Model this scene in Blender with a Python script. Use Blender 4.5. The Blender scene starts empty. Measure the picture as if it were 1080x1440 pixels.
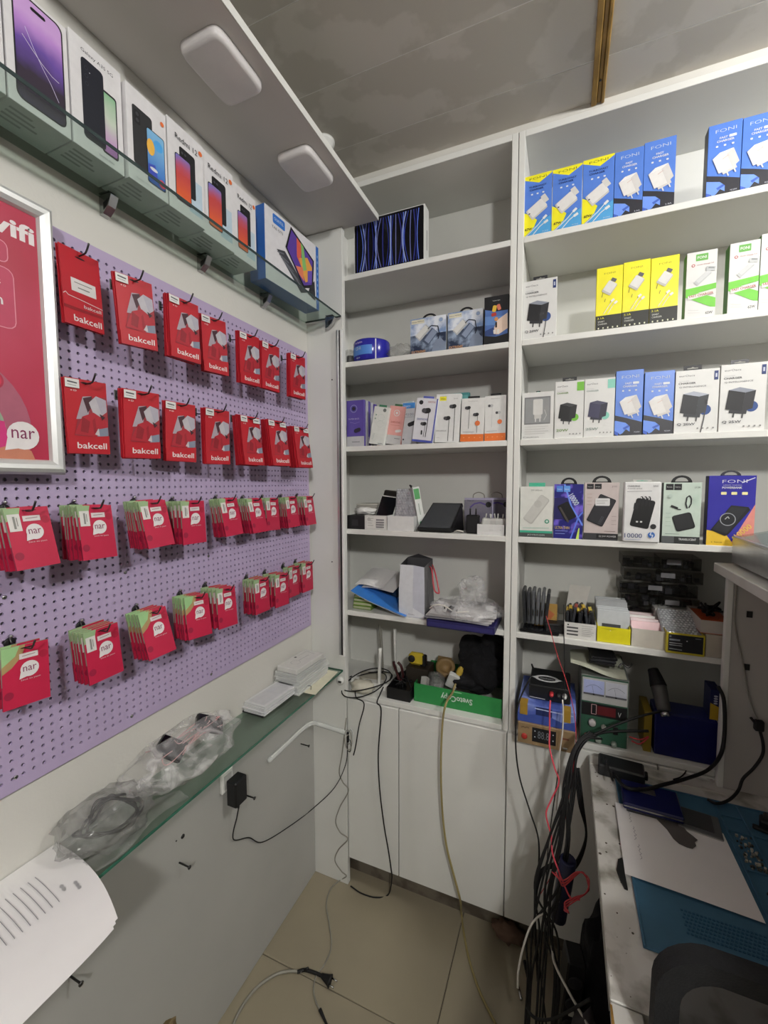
import bpy, bmesh, math, random
from mathutils import Vector, Matrix, noise
random.seed(7)
S = bpy.context.scene
COL = S.collection
PI = math.pi

# ------------------------------------------------------------------ camera
FPX, CX, CY, H = 597.5, 540.0, 720.0, 1.55
def _n(v): return Vector(v).normalized()
_Y = _n((794.5-CX, 678-CY, FPX))
_X = -_n((-869-CX, 683-CY, FPX))
_X = (_X-_X.dot(_Y)*_Y).normalized()
_Z = _X.cross(_Y)
if _Z[1] > 0: _Z = -_Z
CAM = Vector((0, 0, H))
right = Vector((_X[0], _Y[0], _Z[0])); down = Vector((_X[1], _Y[1], _Z[1])); fwd = Vector((_X[2], _Y[2], _Z[2]))
cam = bpy.data.cameras.new('camera'); co = bpy.data.objects.new('camera', cam); COL.objects.link(co)
cam.sensor_fit = 'VERTICAL'; cam.sensor_height = 36; cam.lens = FPX/1440*36
cam.clip_start = .02
mw = Matrix((right, -down, -fwd)).transposed().to_4x4(); mw.translation = CAM
co.matrix_world = mw
S.camera = co

# ------------------------------------------------------------------ world, lights, exposure
w = bpy.data.worlds.new('world'); S.world = w; w.use_nodes = True
w.node_tree.nodes['Background'].inputs[0].default_value = (.9, .95, 1, 1)
w.node_tree.nodes['Background'].inputs[1].default_value = .3
S.view_settings.view_transform = 'Standard'; S.view_settings.look = 'None'
S.view_settings.gamma = 1; S.view_settings.use_curve_mapping = False
S.view_settings.exposure = 0.34
LIGHTS = [((.82, -1.26, 2.50), .08, 105.0), ((1.05, .8, 2.50), .045, 62.0)]      # two globe lamps under the ceiling
for i, (p, rad, e) in enumerate(LIGHTS):
    l = bpy.data.lights.new('ceiling_lamp_light', 'POINT'); l.shadow_soft_size = rad; l.energy = e
    l.color = (1, .985, .95)
    o = bpy.data.objects.new('ceiling_lamp_light', l); COL.objects.link(o); o.location = p

# ------------------------------------------------------------------ pixel rays (a pixel gives only a direction)
def ray(u, v):
    return right*(u-CX)+down*(v-CY)+fwd*FPX
def onx(u, v, x): r = ray(u, v); return CAM+r*((x-CAM.x)/r.x)
def ony(u, v, y): r = ray(u, v); return CAM+r*((y-CAM.y)/r.y)
def onz(u, v, z): r = ray(u, v); return CAM+r*((z-CAM.z)/r.z)

# ------------------------------------------------------------------ materials
def lin(h):
    h = h.lstrip('#'); c = [int(h[i:i+2], 16)/255 for i in (0, 2, 4)]
    return [x/12.92 if x <= .04045 else ((x+.055)/1.055)**2.4 for x in c]
MATS = {}
def mk(name, hexc, rough=.5, metal=0, var=.06, scale=30, bump=0, bscale=200, alpha=1, trans=0, emit=0, ior=1.45, spec=.5, hex2=None, edge=None, detail=3):
    m = bpy.data.materials.new(name); m.use_nodes = True; nt = m.node_tree; N = nt.nodes; L = nt.links
    b = N['Principled BSDF']; c = lin(hexc)
    tc = N.new('ShaderNodeTexCoord'); nz = N.new('ShaderNodeTexNoise')
    nz.inputs['Scale'].default_value = scale; nz.inputs['Detail'].default_value = detail
    L.new(tc.outputs['Object'], nz.inputs['Vector'])
    rp = N.new('ShaderNodeValToRGB')
    if hex2:
        a, z = c, lin(hex2); lo, hi = edge or (.45, .6)
    else:
        a = [x*(1-var) for x in c]; z = [min(1, x*(1+var)) for x in c]; lo, hi = .3, .7
    rp.color_ramp.elements[0].position = lo; rp.color_ramp.elements[1].position = hi
    rp.color_ramp.elements[0].color = (*a, 1); rp.color_ramp.elements[1].color = (*z, 1)
    L.new(nz.outputs['Fac'], rp.inputs['Fac']); L.new(rp.outputs['Color'], b.inputs['Base Color'])
    b.inputs['Roughness'].default_value = rough; b.inputs['Metallic'].default_value = metal
    b.inputs['IOR'].default_value = ior; b.inputs['Specular IOR Level'].default_value = spec
    b.inputs['Alpha'].default_value = alpha; b.inputs['Transmission Weight'].default_value = trans
    if emit:
        b.inputs['Emission Color'].default_value = (*c, 1); b.inputs['Emission Strength'].default_value = emit
    if bump:
        bn = N.new('ShaderNodeTexNoise'); bn.inputs['Scale'].default_value = bscale
        L.new(tc.outputs['Object'], bn.inputs['Vector'])
        bp = N.new('ShaderNodeBump'); bp.inputs['Strength'].default_value = bump; bp.inputs['Distance'].default_value = .003
        L.new(bn.outputs['Fac'], bp.inputs['Height']); L.new(bp.outputs['Normal'], b.inputs['Normal'])
    MATS[name] = m
    return m
def film(name, hexc, a0, a1, scale=25, rough=.12):
    """clear wrinkled plastic film: alpha from noise, glossy"""
    m = mk(name, hexc, rough, 0, .05, scale, bump=.9, bscale=scale*1.4); nt = m.node_tree; N = nt.nodes; L = nt.links
    b = N['Principled BSDF']; tc = N['Texture Coordinate']
    nz = N.new('ShaderNodeTexNoise'); nz.inputs['Scale'].default_value = scale*1.7; nz.inputs['Detail'].default_value = 5
    nz.inputs['Distortion'].default_value = 1.2
    L.new(tc.outputs['Object'], nz.inputs['Vector'])
    mr = N.new('ShaderNodeMapRange'); mr.inputs[1].default_value = .38; mr.inputs[2].default_value = .68
    mr.inputs[3].default_value = a0; mr.inputs[4].default_value = a1
    L.new(nz.outputs['Fac'], mr.inputs[0]); L.new(mr.outputs[0], b.inputs['Alpha'])
    return m
def pane(name, tint, gloss=.12, rough=.03):
    """sheet of glass: tinted see-through plus Fresnel reflection"""
    m = bpy.data.materials.new(name); m.use_nodes = True; nt = m.node_tree; N = nt.nodes; L = nt.links
    N.remove(N['Principled BSDF']); out = N['Material Output']
    t = N.new('ShaderNodeBsdfTransparent'); g = N.new('ShaderNodeBsdfGlossy'); mx = N.new('ShaderNodeMixShader')
    lw = N.new('ShaderNodeLayerWeight'); fr = N.new('ShaderNodeMath'); fr.operation = 'POWER'; fr.inputs[1].default_value = 4; lw.inputs[0].default_value = .5; L.new(lw.outputs['Facing'], fr.inputs[0])
    fa = N.new('ShaderNodeMapRange'); fa.inputs[3].default_value = gloss*.3; fa.inputs[4].default_value = .28; L.new(fr.outputs[0], fa.inputs[0]); fr = fa
    tc = N.new('ShaderNodeTexCoord'); nz = N.new('ShaderNodeTexNoise'); nz.inputs['Scale'].default_value = 6
    L.new(tc.outputs['Object'], nz.inputs['Vector'])
    rp = N.new('ShaderNodeValToRGB'); c = lin(tint)
    rp.color_ramp.elements[0].color = (*[x*.96 for x in c], 1); rp.color_ramp.elements[1].color = (*c, 1)
    L.new(nz.outputs['Fac'], rp.inputs['Fac']); L.new(rp.outputs['Color'], t.inputs[0])
    g.inputs['Roughness'].default_value = rough
    L.new(fr.outputs[0], mx.inputs[0]); L.new(t.outputs[0], mx.inputs[1]); L.new(g.outputs[0], mx.inputs[2])
    L.new(mx.outputs[0], out.inputs[0]); MATS[name] = m
    return m
def C(h, rough=.45):
    """plain printed / painted colour, created on first use"""
    if h in MATS: return MATS[h]
    if not h.startswith('#'): raise KeyError(h)
    k = h+'_%d' % int(rough*100)
    if k not in MATS:
        n = [int(h[i:i+2], 16) for i in (1, 3, 5)]
        g = '#%02x%02x%02x' % tuple(int(x*.91) for x in n) if min(n) > 195 else h     # real white card is not pure white
        mk(k, g, rough, var=.04, scale=60)
    return MATS[k]

mk('laminate', '#dcdcd8', .42, var=.02, scale=6, bump=.05, bscale=300)
mk('laminate_inner', '#d8d8d3', .5, var=.03, scale=5)
mk('wall_paint', '#d0cec8', .7, var=.025, scale=4, bump=.12, bscale=160)
mk('wall_far', '#45433f', .8, var=.05, scale=4)  # dark tone for the unseen walls, chosen to lower bounced fill light
mk('lower_wall', '#adada9', .5, var=.05, scale=3, bump=.05, bscale=60)
mk('ceiling_panel', '#c9c5bd', .6, hex2='#bdb9b0', scale=5.5, edge=(.48, .52), detail=6, bump=.08, bscale=40)
mk('ceiling_back', '#e2e1dc', .6)
mk('tile', '#8c8371', .28, hex2='#978e79', scale=3.2, edge=(.3, .7), detail=6)
mk('grout', '#564f44', .9, var=.2)
mk('plinth', '#6e665a', .5, hex2='#4f473d', scale=14)
mk('peg', '#b2a2c3', .5, var=.03, scale=8)
mk('canopy_under', '#c9c5c1', .55, var=.02, scale=5)
mk('steel', '#b9b9b9', .25, 1, var=.08)
mk('dark_steel', '#4d4c4c', .35, .9, var=.1)
mk('alu', '#c4c5c6', .35, .85, var=.05, bump=.05)
mk('wood', '#8a6a2c', .45, hex2='#a98541', scale=9)
mk('black', '#141416', .45, var=.2)
mk('rubber', '#0d0d0f', .6, var=.25)
mk('gloss_black', '#0c0d12', .12, var=.2)
mk('blackcloth', '#0d0d11', .95, var=.35, bump=.6, bscale=90)
mk('paper', '#e8e6e6', .8, var=.02, scale=12)
mk('white', '#e6e6e4', .5, var=.03)
mk('whiteplastic', '#e2e2de', .3, var=.03)
mk('lampcover', '#d6d2d2', .35, var=.02)
mk('greycable', '#8d8a80', .5, var=.1)
mk('whitecable', '#c9c5bd', .5, var=.1)
mk('yellowcable', '#96885a', .5, var=.1)
mk('redcable', '#b3353c', .45, var=.1)
mk('pinkcable', '#d64a5a', .45, var=.1)
mk('mat_blue', '#3d6782', .55, var=.05, bump=.1)
mk('mat_blue_dark', '#245675', .6, var=.05)
mk('desk_white', '#cfcdc8', .35, hex2='#7d7a6e', scale=15, edge=(.5, .72), detail=8)
mk('counter_white', '#cfcdc8', .4, hex2='#bab7b0', scale=6, edge=(.5, .75), detail=5)
mk('chip', '#a8813f', .7, hex2='#86642b', scale=40)
mk('chair_fabric', '#191a1d', .85, var=.2, scale=80, bump=.3, bscale=300)
mk('navy', '#0f1352', .4, var=.15)
mk('goldmetal', '#9b8363', .4, .3, var=.08)
mk('psu_green', '#2f5744', .5, var=.1)
mk('bubble', '#b9bcc0', .12, .25, var=.25, scale=60)
mk('stain', '#6b5a3a', .8, hex2='#8f7e5e', scale=60)
pane('glass', '#e6efea'); mk('glass_edge', '#3c6f5c', .15, var=.2, scale=20, alpha=.92)
mk('glass_edge_dark', '#3a4747', .15, var=.2, scale=20, alpha=.95)
pane('acrylic', '#efefee')
pane('windowfilm', '#e9eeee')
film('bagfilm', '#efeded', .05, .5, 12)
film('greyfilm', '#a3a3a0', .2, .5, 13)
film('clearfilm', '#f0f0f2', .03, .42, 10)
mk('clearstrip', '#eef0ee', .15, var=.02, alpha=.55)
mk('chairmesh', '#1c1e22', .7, var=.2, scale=200, alpha=.78)

# ------------------------------------------------------------------ text glyph cache
_T = {}
def glyphs(s, bold=0):
    k = (s, bold)
    if k in _T: return _T[k]
    cu = bpy.data.curves.new('t', 'FONT'); cu.body = s; cu.size = 1; cu.resolution_u = 2; cu.offset = bold
    ob = bpy.data.objects.new('t', cu); COL.objects.link(ob)
    dg = bpy.context.evaluated_depsgraph_get()
    me = bpy.data.meshes.new_from_object(ob.evaluated_get(dg))
    vs = [tuple(v.co[:2]) for v in me.vertices]; fs = [tuple(p.vertices) for p in me.polygons]
    bpy.data.objects.remove(ob); bpy.data.curves.remove(cu); bpy.data.meshes.remove(me)
    if not vs: vs = [(0, 0), (1, 0), (1, 1)]; fs = [(0, 1, 2)]
    x0 = min(v[0] for v in vs); x1 = max(v[0] for v in vs); y0 = min(v[1] for v in vs); y1 = max(v[1] for v in vs)
    vs = [((x-x0)/(x1-x0)-.5, (y-y0)/(y1-y0)-.5) for x, y in vs]
    _T[k] = (vs, fs)
    return _T[k]

def catmull(pts, sub):
    pts = [Vector(p) for p in pts]
    if sub <= 1 or len(pts) < 3: return pts
    P = [2*pts[0]-pts[1]]+pts+[2*pts[-1]-pts[-2]]; out = []
    for i in range(1, len(P)-2):
        a, b, c, d = P[i-1:i+3]
        for k in range(sub):
            t = k/sub
            out.append(.5*((2*b)+(c-a)*t+(2*a-5*b+4*c-d)*t*t+(3*b-a-3*c+d)*t**3))
    out.append(pts[-1])
    return out

# ------------------------------------------------------------------ mesh builder
class MB:
    def __init__(s): s.v = []; s.f = []; s.mi = []; s.ms = []; s.sm = []; s.M = Matrix()
    def add(s, vs, fs, m, smooth=False):
        if isinstance(m, str): m = C(m)
        if m not in s.ms: s.ms.append(m)
        k = s.ms.index(m); n = len(s.v)
        s.v += [s.M @ Vector(v) for v in vs]
        for f in fs: s.f.append([i+n for i in f]); s.mi.append(k); s.sm.append(smooth)
        return s
    def box(s, lo, hi, m, b=0):
        x0, y0, z0 = lo; x1, y1, z1 = hi
        if not b:
            return s.add([(x0,y0,z0),(x1,y0,z0),(x1,y1,z0),(x0,y1,z0),(x0,y0,z1),(x1,y0,z1),(x1,y1,z1),(x0,y1,z1)],
                  [(0,3,2,1),(4,5,6,7),(0,1,5,4),(1,2,6,5),(2,3,7,6),(3,0,4,7)], m)
        V = []; idx = {}
        for i in (0,1):
            for j in (0,1):
                for k in (0,1):
                    p = [(x0,x1)[i], (y0,y1)[j], (z0,z1)[k]]; q = [p[0]+(b,-b)[i], p[1]+(b,-b)[j], p[2]+(b,-b)[k]]
                    for a in range(3):
                        r = list(q); r[a] = p[a]; idx[(i,j,k,a)] = len(V); V.append(r)
        F = []
        for a in range(3):
            o = [(0,0),(1,0),(1,1),(0,1)]
            for e in (0,1):
                ks = []
                for (p, q) in o:
                    t = [p, q]; t.insert(a, e); ks.append(idx[(*t, a)])
                F.append(ks)
        for a in range(3):
            b1, b2 = [t for t in range(3) if t != a]
            for e1 in (0,1):
                for e2 in (0,1):
                    t0 = [0]*3; t0[b1] = e1; t0[b2] = e2; t1 = list(t0); t1[a] = 1
                    F.append([idx[(*t0, b1)], idx[(*t1, b1)], idx[(*t1, b2)], idx[(*t0, b2)]])
        for i in (0,1):
            for j in (0,1):
                for k in (0,1): F.append([idx[(i,j,k,a)] for a in range(3)])
        return s.add(V, F, m)
    def prism(s, pts, h, m, axis='z', at=0, smooth=False):
        """polygon pts (2d) extruded by h; axis z: (x,y)->z, y: (x,z)->y, x: (y,z)->x"""
        def T(p, t):
            if axis == 'z': return (p[0], p[1], t)
            if axis == 'y': return (p[0], t, p[1])
            return (t, p[0], p[1])
        n = len(pts); V = [T(p, at) for p in pts]+[T(p, at+h) for p in pts]
        s.add(V, [list(range(n))[::-1], list(range(n, 2*n))], m)
        return s.add(V, [[i, (i+1) % n, (i+1) % n+n, i+n] for i in range(n)], m, smooth)
    def tube(s, pts, r, m, n=6, sub=6, flat=1):
        P = catmull(pts, sub); V = []; F = []
        t0 = (P[1]-P[0]).normalized(); a = t0.orthogonal().normalized()
        for i, p in enumerate(P):
            t = (P[min(i+1, len(P)-1)]-P[max(i-1, 0)]).normalized()
            a = (a-t*a.dot(t)); a = a.normalized() if a.length > 1e-6 else t.orthogonal().normalized()
            b = t.cross(a); rr = r(i/(len(P)-1)) if callable(r) else r
            for k in range(n):
                q = 2*PI*k/n; V.append(p+a*math.cos(q)*rr+b*math.sin(q)*rr*flat)
        for i in range(len(P)-1):
            for k in range(n): F.append([i*n+k, i*n+(k+1) % n, (i+1)*n+(k+1) % n, (i+1)*n+k])
        F += [list(range(n))[::-1], list(range(len(V)-n, len(V)))]
        return s.add(V, F, m, True)
    def lathe(s, prof, m, n=20, c=(0,0,0), axis='z', smooth=True):
        V = []; F = []
        for r, z in prof:
            for k in range(n):
                q = 2*PI*k/n; x, y = r*math.cos(q), r*math.sin(q)
                p = {'z': (x, y, z), 'y': (x, z, y), 'x': (z, x, y)}[axis]
                V.append((p[0]+c[0], p[1]+c[1], p[2]+c[2]))
        for i in range(len(prof)-1):
            for k in range(n): F.append([i*n+k, i*n+(k+1) % n, (i+1)*n+(k+1) % n, (i+1)*n+k])
        F += [list(range(n))[::-1], list(range(len(V)-n, len(V)))]
        return s.add(V, F, m, smooth)
    def grid(s, fn, nu, nv, m, smooth=True):
        V = [fn(i/nu, j/nv) for j in range(nv+1) for i in range(nu+1)]
        F = [[j*(nu+1)+i, j*(nu+1)+i+1, (j+1)*(nu+1)+i+1, (j+1)*(nu+1)+i] for j in range(nv) for i in range(nu)]
        return s.add(V, F, m, smooth)
    def blob(s, c, r, m, amp=.3, sc=3.0, sub=3, seed=0, oc=4, floor=None):
        bm = bmesh.new(); bmesh.ops.create_icosphere(bm, subdivisions=sub, radius=1)
        V = []
        for v in bm.verts:
            d = v.co.normalized(); k = 1+amp*noise.fractal(d*sc+Vector((seed*7.3, seed*3.1, seed)), 1, 2, oc)
            p = Vector((d.x*r[0]*k+c[0], d.y*r[1]*k+c[1], d.z*r[2]*k+c[2]))
            if floor is not None and p.z < floor: p.z = floor
            V.append(p)
        F = [[v.index for v in f.verts] for f in bm.faces]; bm.free()
        return s.add(V, F, m, True)
    def build(s, name, parent=None, loc=(0,0,0), rot=(0,0,0), kind=None):
        me = bpy.data.meshes.new(name); me.from_pydata([tuple(v) for v in s.v], [], s.f)
        for m in s.ms: me.materials.append(m)
        me.polygons.foreach_set('material_index', s.mi); me.polygons.foreach_set('use_smooth', s.sm)
        bm = bmesh.new(); bm.from_mesh(me); bmesh.ops.recalc_face_normals(bm, faces=bm.faces); bm.to_mesh(me); bm.free()
        o = bpy.data.objects.new(name, me); COL.objects.link(o); o.location = loc; o.rotation_euler = rot
        if parent: o.parent = parent
        if kind: o['kind'] = kind
        return o

class P:
    """flat print on the front face (y = 0, facing -y) of a w x h box; u, v are fractions"""
    def __init__(s, mb, w, h, y=0, x0=None, z0=0, step=.00012):
        s.mb = mb; s.w = w; s.h = h; s.y = y; s.k = 0; s.x0 = -w/2 if x0 is None else x0; s.z0 = z0; s.st = step; s.a = w/h
    def pt(s, u, v): return (s.x0+u*s.w, s.y-s.k*s.st, s.z0+v*s.h)
    def poly(s, q, m): s.k += 1; s.mb.add([s.pt(*p) for p in q], [list(range(len(q)))], m); return s
    def r(s, u0, v0, u1, v1, m): return s.poly([(u0,v0),(u1,v0),(u1,v1),(u0,v1)], m)
    def rr(s, u0, v0, u1, v1, rad, m, n=3):
        q = []; ru, rv = rad, rad*s.a
        for (cu, cv, a0) in ((u1-ru, v1-rv, 0), (u0+ru, v1-rv, 90), (u0+ru, v0+rv, 180), (u1-ru, v0+rv, 270)):
            for k in range(n+1):
                t = math.radians(a0+90*k/n); q.append((cu+ru*math.cos(t), cv+rv*math.sin(t)))
        return s.poly(q, m)
    def e(s, cu, cv, ru, m, n=16, rv=None):
        rv = ru*s.a if rv is None else rv
        return s.poly([(cu+ru*math.cos(2*PI*k/n), cv+rv*math.sin(2*PI*k/n)) for k in range(n)], m)
    def l(s, q, wd, m):
        s.k += 1
        for a, b in zip(q[:-1], q[1:]):
            A = Vector(s.pt(*a)); B = Vector(s.pt(*b)); d = (B-A)
            if d.length < 1e-6: continue
            d.normalize(); n = Vector((-d.z, 0, d.x))*(wd*s.w/2)
            s.mb.add([A-n, B-n, B+n, A+n], [(0,1,2,3)], m)
        return s
    def t(s, txt, cu, cv, wf, hf, m, rot=0, bold=.0):
        s.k += 1; vs, fs = glyphs(txt, bold); c = s.pt(cu, cv); cr, sr = math.cos(rot), math.sin(rot)
        V = []
        for x, y in vs:
            X = x*wf*s.w; Y = y*hf*s.h; V.append((c[0]+X*cr-Y*sr, c[1], c[2]+X*sr+Y*cr))
        s.mb.add(V, fs, m); return s
    def quad(s, cu, cv, a, b, m):
        """parallelogram from corner with edge vectors a, b in width units"""
        f = lambda p: (cu+p[0], cv+p[1]*s.a)
        return s.poly([f((0,0)), f(a), f((a[0]+b[0], a[1]+b[1])), f(b)], m)
    def rot_rr(s, cu, cv, wd, ht, ang, m, rad=.15, n=3):
        """rounded rect, centre, sizes in width units, rotated"""
        q = []; R = rad*min(wd, ht); c, d = math.cos(ang), math.sin(ang)
        for (x, y, a0) in ((wd/2-R, ht/2-R, 0), (-wd/2+R, ht/2-R, 90), (-wd/2+R, -ht/2+R, 180), (wd/2-R, -ht/2+R, 270)):
            for k in range(n+1):
                t = math.radians(a0+90*k/n); X = x+R*math.cos(t); Y = y+R*math.sin(t)
                q.append((cu+X*c-Y*d, cv+(X*d+Y*c)*s.a))
        return s.poly(q, m)
    def charger(s, cu, cv, k, front, side, top, prong='#d8d8d8', ang=0):
        """iso picture of a wall plug charger"""
        c, d = math.cos(ang), math.sin(ang)
        def R(p): return (cu+k*(p[0]*c-p[1]*d), cv+k*(p[0]*d+p[1]*c)*s.a)
        for x in (-.12, .2):
            s.poly([R((x-.03,-.45)),R((x+.03,-.45)),R((x+.03,-.78)),R((x-.03,-.78))], prong)
        s.poly([R((-.3,-.35)),R((.32,-.35)),R((.32,-.6)),R((-.3,-.6))], side)
        s.poly([R((-.45,-.45)),R((.15,-.5)),R((.15,.3)),R((-.45,.38))], front)
        s.poly([R((.15,-.5)),R((.5,-.35)),R((.5,.42)),R((.15,.3))], side)
        s.poly([R((-.45,.38)),R((.15,.3)),R((.5,.42)),R((-.08,.52))], top)
        return s

# ------------------------------------------------------------------ things
def tag(o, label, cat, group=None, kind=None):
    if label: o['label'] = label
    if cat: o['category'] = cat
    if group: o['group'] = group
    if kind: o['kind'] = kind
    return o
def thing(name, label, cat, loc=(0,0,0), rz=0, group=None):
    o = bpy.data.objects.new(name, None); COL.objects.link(o); o.empty_display_size = .03
    o.location = loc; o.rotation_euler = (0, 0, rz)
    return tag(o, label, cat, group)
def struct(o, label, cat='room'): o['kind'] = 'structure'; o['label'] = label; o['category'] = cat; return o
def copy_tree(o, parent=None):
    c = o.copy(); COL.objects.link(c)
    if parent: c.parent = parent
    for ch in o.children: copy_tree(ch, c)
    return c
def cable(name, label, pts, r, m, cat='cable', group=None, n=6, sub=8, build=True):
    base = Vector(pts[0]); mb = MB(); mb.tube([Vector(p)-base for p in pts], r, MATS[m], n, sub)
    return tag(mb.build(name, loc=base), label, cat, group)

# key planes (metres), read off the photograph's vanishing lines
XW = -.883         # left wall face
YF = 1.38          # shelf and door fronts
YB = 1.645         # back panel
SZ = [2.281, 1.981, 1.681, 1.380, 1.075, .766]   # tops of the shelf boards
TH = .018
XL0, XL1 = -.733, -.169     # visible opening of the left unit     # left unit, inner
XR0, XR1 = -.131, .72       # right unit, inner
ZC = 2.602
# ================================================================== room shell
mb = MB(); mb.box((-1.0,-2.6,-.06),(2.6,1.75,-.004), MATS['grout']); floor = struct(mb.build('floor'), 'beige polished tile floor of the shop booth', 'floor')
mb = MB(); mb.box((.001,.001,-.008),(.5985,.5985,0), MATS['tile'], .0015); t0 = None
for i in range(-1, 5):
    for j in range(-6, 2):
        x = -.299+.6*i; y = 1.038+.6*j
        if x < -.95 or y > 1.5: continue
        if t0 is None: t0 = mb.build('floor_tile', floor, (x,y,0)); o = t0
        else: o = t0.copy(); COL.objects.link(o); o.location = (x,y,0)
mb = MB(); mb.box((-1.0,-2.6,ZC+.0007),(2.6,1.75,ZC+.06), MATS['ceiling_back']); ceil = struct(mb.build('ceiling'), 'grey panelled ceiling with thin pale joints', 'ceiling')
mb = MB(); mb.box((-.9,.0015,0),(2.6,.2005,.0006), MATS['ceiling_panel']); t0 = None
for j in range(-18, 2):
    y = 1.053+.202*j
    if t0 is None: t0 = o = mb.build('ceiling_board', ceil, (0,y,ZC))
    else: o = t0.copy(); COL.objects.link(o); o.location = (0,y,ZC)
mb = MB(); mb.box((-1.0,-2.6,.0),(XW,1.75,ZC+.003), MATS['wall_paint']); struct(mb.build('wall_left'), 'white painted left wall behind the pegboard', 'wall')
mb = MB(); mb.box((XW,1.665,0),(2.6,1.75,ZC+.003), MATS['wall_paint']); struct(mb.build('wall_back'), 'white wall behind the shelving units', 'wall')
mb = MB(); mb.box((2.5,-2.5,0),(2.6,1.665,ZC+.003), MATS['wall_far']); struct(mb.build('wall_right'), 'unseen wall on the right of the shop, darkened to cut bounced light', 'wall')
mb = MB(); mb.box((XW,-2.6,0),(2.5,-2.5,ZC+.003), MATS['wall_far']); struct(mb.build('wall_front'), 'unseen wall behind the photographer, darkened to cut bounced light', 'wall')
mb = MB(); mb.box((XW,-1.2,.004),(XW+.004,1.358,.84), MATS['lower_wall']); struct(mb.build('trim_1'), 'grey white laminate panel covering the lower left wall', 'wall panel')
mb = MB(); mb.box((XW+.02,1.384,2.582),(.75,1.44,ZC), MATS['wall_paint']); struct(mb.build('trim_2'), 'uneven plaster filler strip between shelving top and ceiling', 'filler')
# gold wood strip across the ceiling
a = onz(831,147,ZC); mb = MB(); mb.box((.041,-1.5,ZC-.012),(.055,1.383,ZC), MATS['wood'], .002); mb.box((.055,-1.5,ZC-.007),(.066,1.383,ZC), MATS['wood'], .002)
mb.box((.066,-1.5,ZC-.012),(.074,1.383,ZC), MATS['wood'], .002); mb.lathe([(.003,ZC-.0085),(.003,ZC-.006)], MATS['dark_steel'], 8, (.06,1.31,0))
tag(mb.build('ceiling_moulding'), 'brown grooved wooden strip running across the grey ceiling', 'moulding')
# white round ceiling socket by the canopy
p = onz(458,198,ZC); mb = MB(); mb.lathe([(.032,0),(.032,-.008),(.028,-.009),(.028,-.016),(.024,-.018),(.024,-.026),(.019,-.03),(.019,-.04),(.004,-.042)], MATS['whiteplastic'], 24)
tag(mb.build('ceiling_socket', loc=(p.x-.005,p.y,ZC)), 'small white ribbed round fitting on ceiling beside overhead board', 'ceiling fitting')
# globe lamps of the shop (outside the frame)
mk('lampface', '#fff6e8', .5, emit=6)
for i, (q, rad, e) in enumerate(LIGHTS):
    t = thing('ceiling_light', ['round globe ceiling lamp over the shop aisle','round globe ceiling lamp over the high counter'][i], 'lamp', (q[0],q[1],ZC))
    mb = MB(); mb.lathe([(.06,0),(.06,-.012),(.02,-.02),(.018,-.05),(.022,-.06)], MATS['white'], 24); mb.build('holder', t)
    mb = MB(); mb.blob((0,0,-.1), (.03,.03,.03), MATS['lampface'], 0, 1, 3); mb.build('globe', t)

# ================================================================== shelving units
def unit(name, label, x0, x1, xs):
    t = thing(name, label, 'shelving unit', (0,0,0))
    L = MATS['laminate']
    mb = MB(); mb.box((x0-TH,YF,.113),(x0,YB+.015,2.582), L, .0012); mb.build('side_panel', t)
    mb = MB(); mb.box((x1,YF,.113),(x1+TH,YB+.015,2.582), L, .0012); mb.build('side_panel', t)
    mb = MB(); mb.box((x0,YF,2.564),(x1,YB,2.582), L, .0012); mb.build('top_board', t)
    mb = MB(); mb.box((x0,YB,.02),(x1,YB+.012,2.582), MATS['laminate_inner']); mb.build('back_panel', t)
    for i, z in enumerate(SZ):
        mb = MB(); mb.box((x0+.0003,YF if i < 5 else YF-.012,z-TH),(x1-.0003,YB,z), L, .0012); mb.build('shelf_board', t)
    mb = MB(); mb.box((x0-TH,1.43,0),(x1+TH,1.445,.112), MATS['plinth']); mb.build('plinth', t)
    for a, b in zip(xs[:-1], xs[1:]):
        mb = MB(); mb.box((a+.0016,YF-.018,.113),(b-.0016,YF-.0003,SZ[5]-TH-.003), L, .0015); mb.build('door', t)
    return t
g1 = ony(563,1100,YF).x; g2 = ony(711.5,1150,YF).x
unit('shelving_unit', 'tall white shelving unit with tablet carton on its top shelf and earphones', -.862, XL1, [XL0+.001, g1, g2])
UR = unit('shelving_unit', 'wide white shelving unit holding rows of charger and power bank boxes', XR0, XR1, [g2, g2+.415, XR1+TH])
# corner filler panel with metal rail
t = thing('corner_upright', 'narrow white panel with slotted metal rail between pegboard wall and shelves', 'panel', (0,0,0))
mb = MB(); mb.box((XW+.0005,1.36,.0005),(-.7345,1.3795,2.436), MATS['laminate'], .001); mb.build('panel', t)
a = ony(477,464,1.355); b = ony(478,922,1.355)
mb = MB(); x = a.x
mb.box((x-.012,1.352,b.z),(x-.004,1.36,a.z), MATS['alu'], .0008); mb.box((x+.004,1.352,b.z),(x+.011,1.36,a.z), MATS['white'], .0008)
mb.box((x-.004,1.3575,b.z),(x+.004,1.36,a.z), MATS['dark_steel']); mb.box((x-.012,1.3515,b.z),(x+.011,1.353,b.z+.004), MATS['white']); mb.build('rail', t)
for q in [(467,534),(467,790)]:
    c = ony(*q,1.36); mb = MB(); mb.lathe([(.0025,0),(.0025,.001)], MATS['dark_steel'], 8, (c.x,1.3588,c.z), 'y'); mb.build('screw', t)

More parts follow.
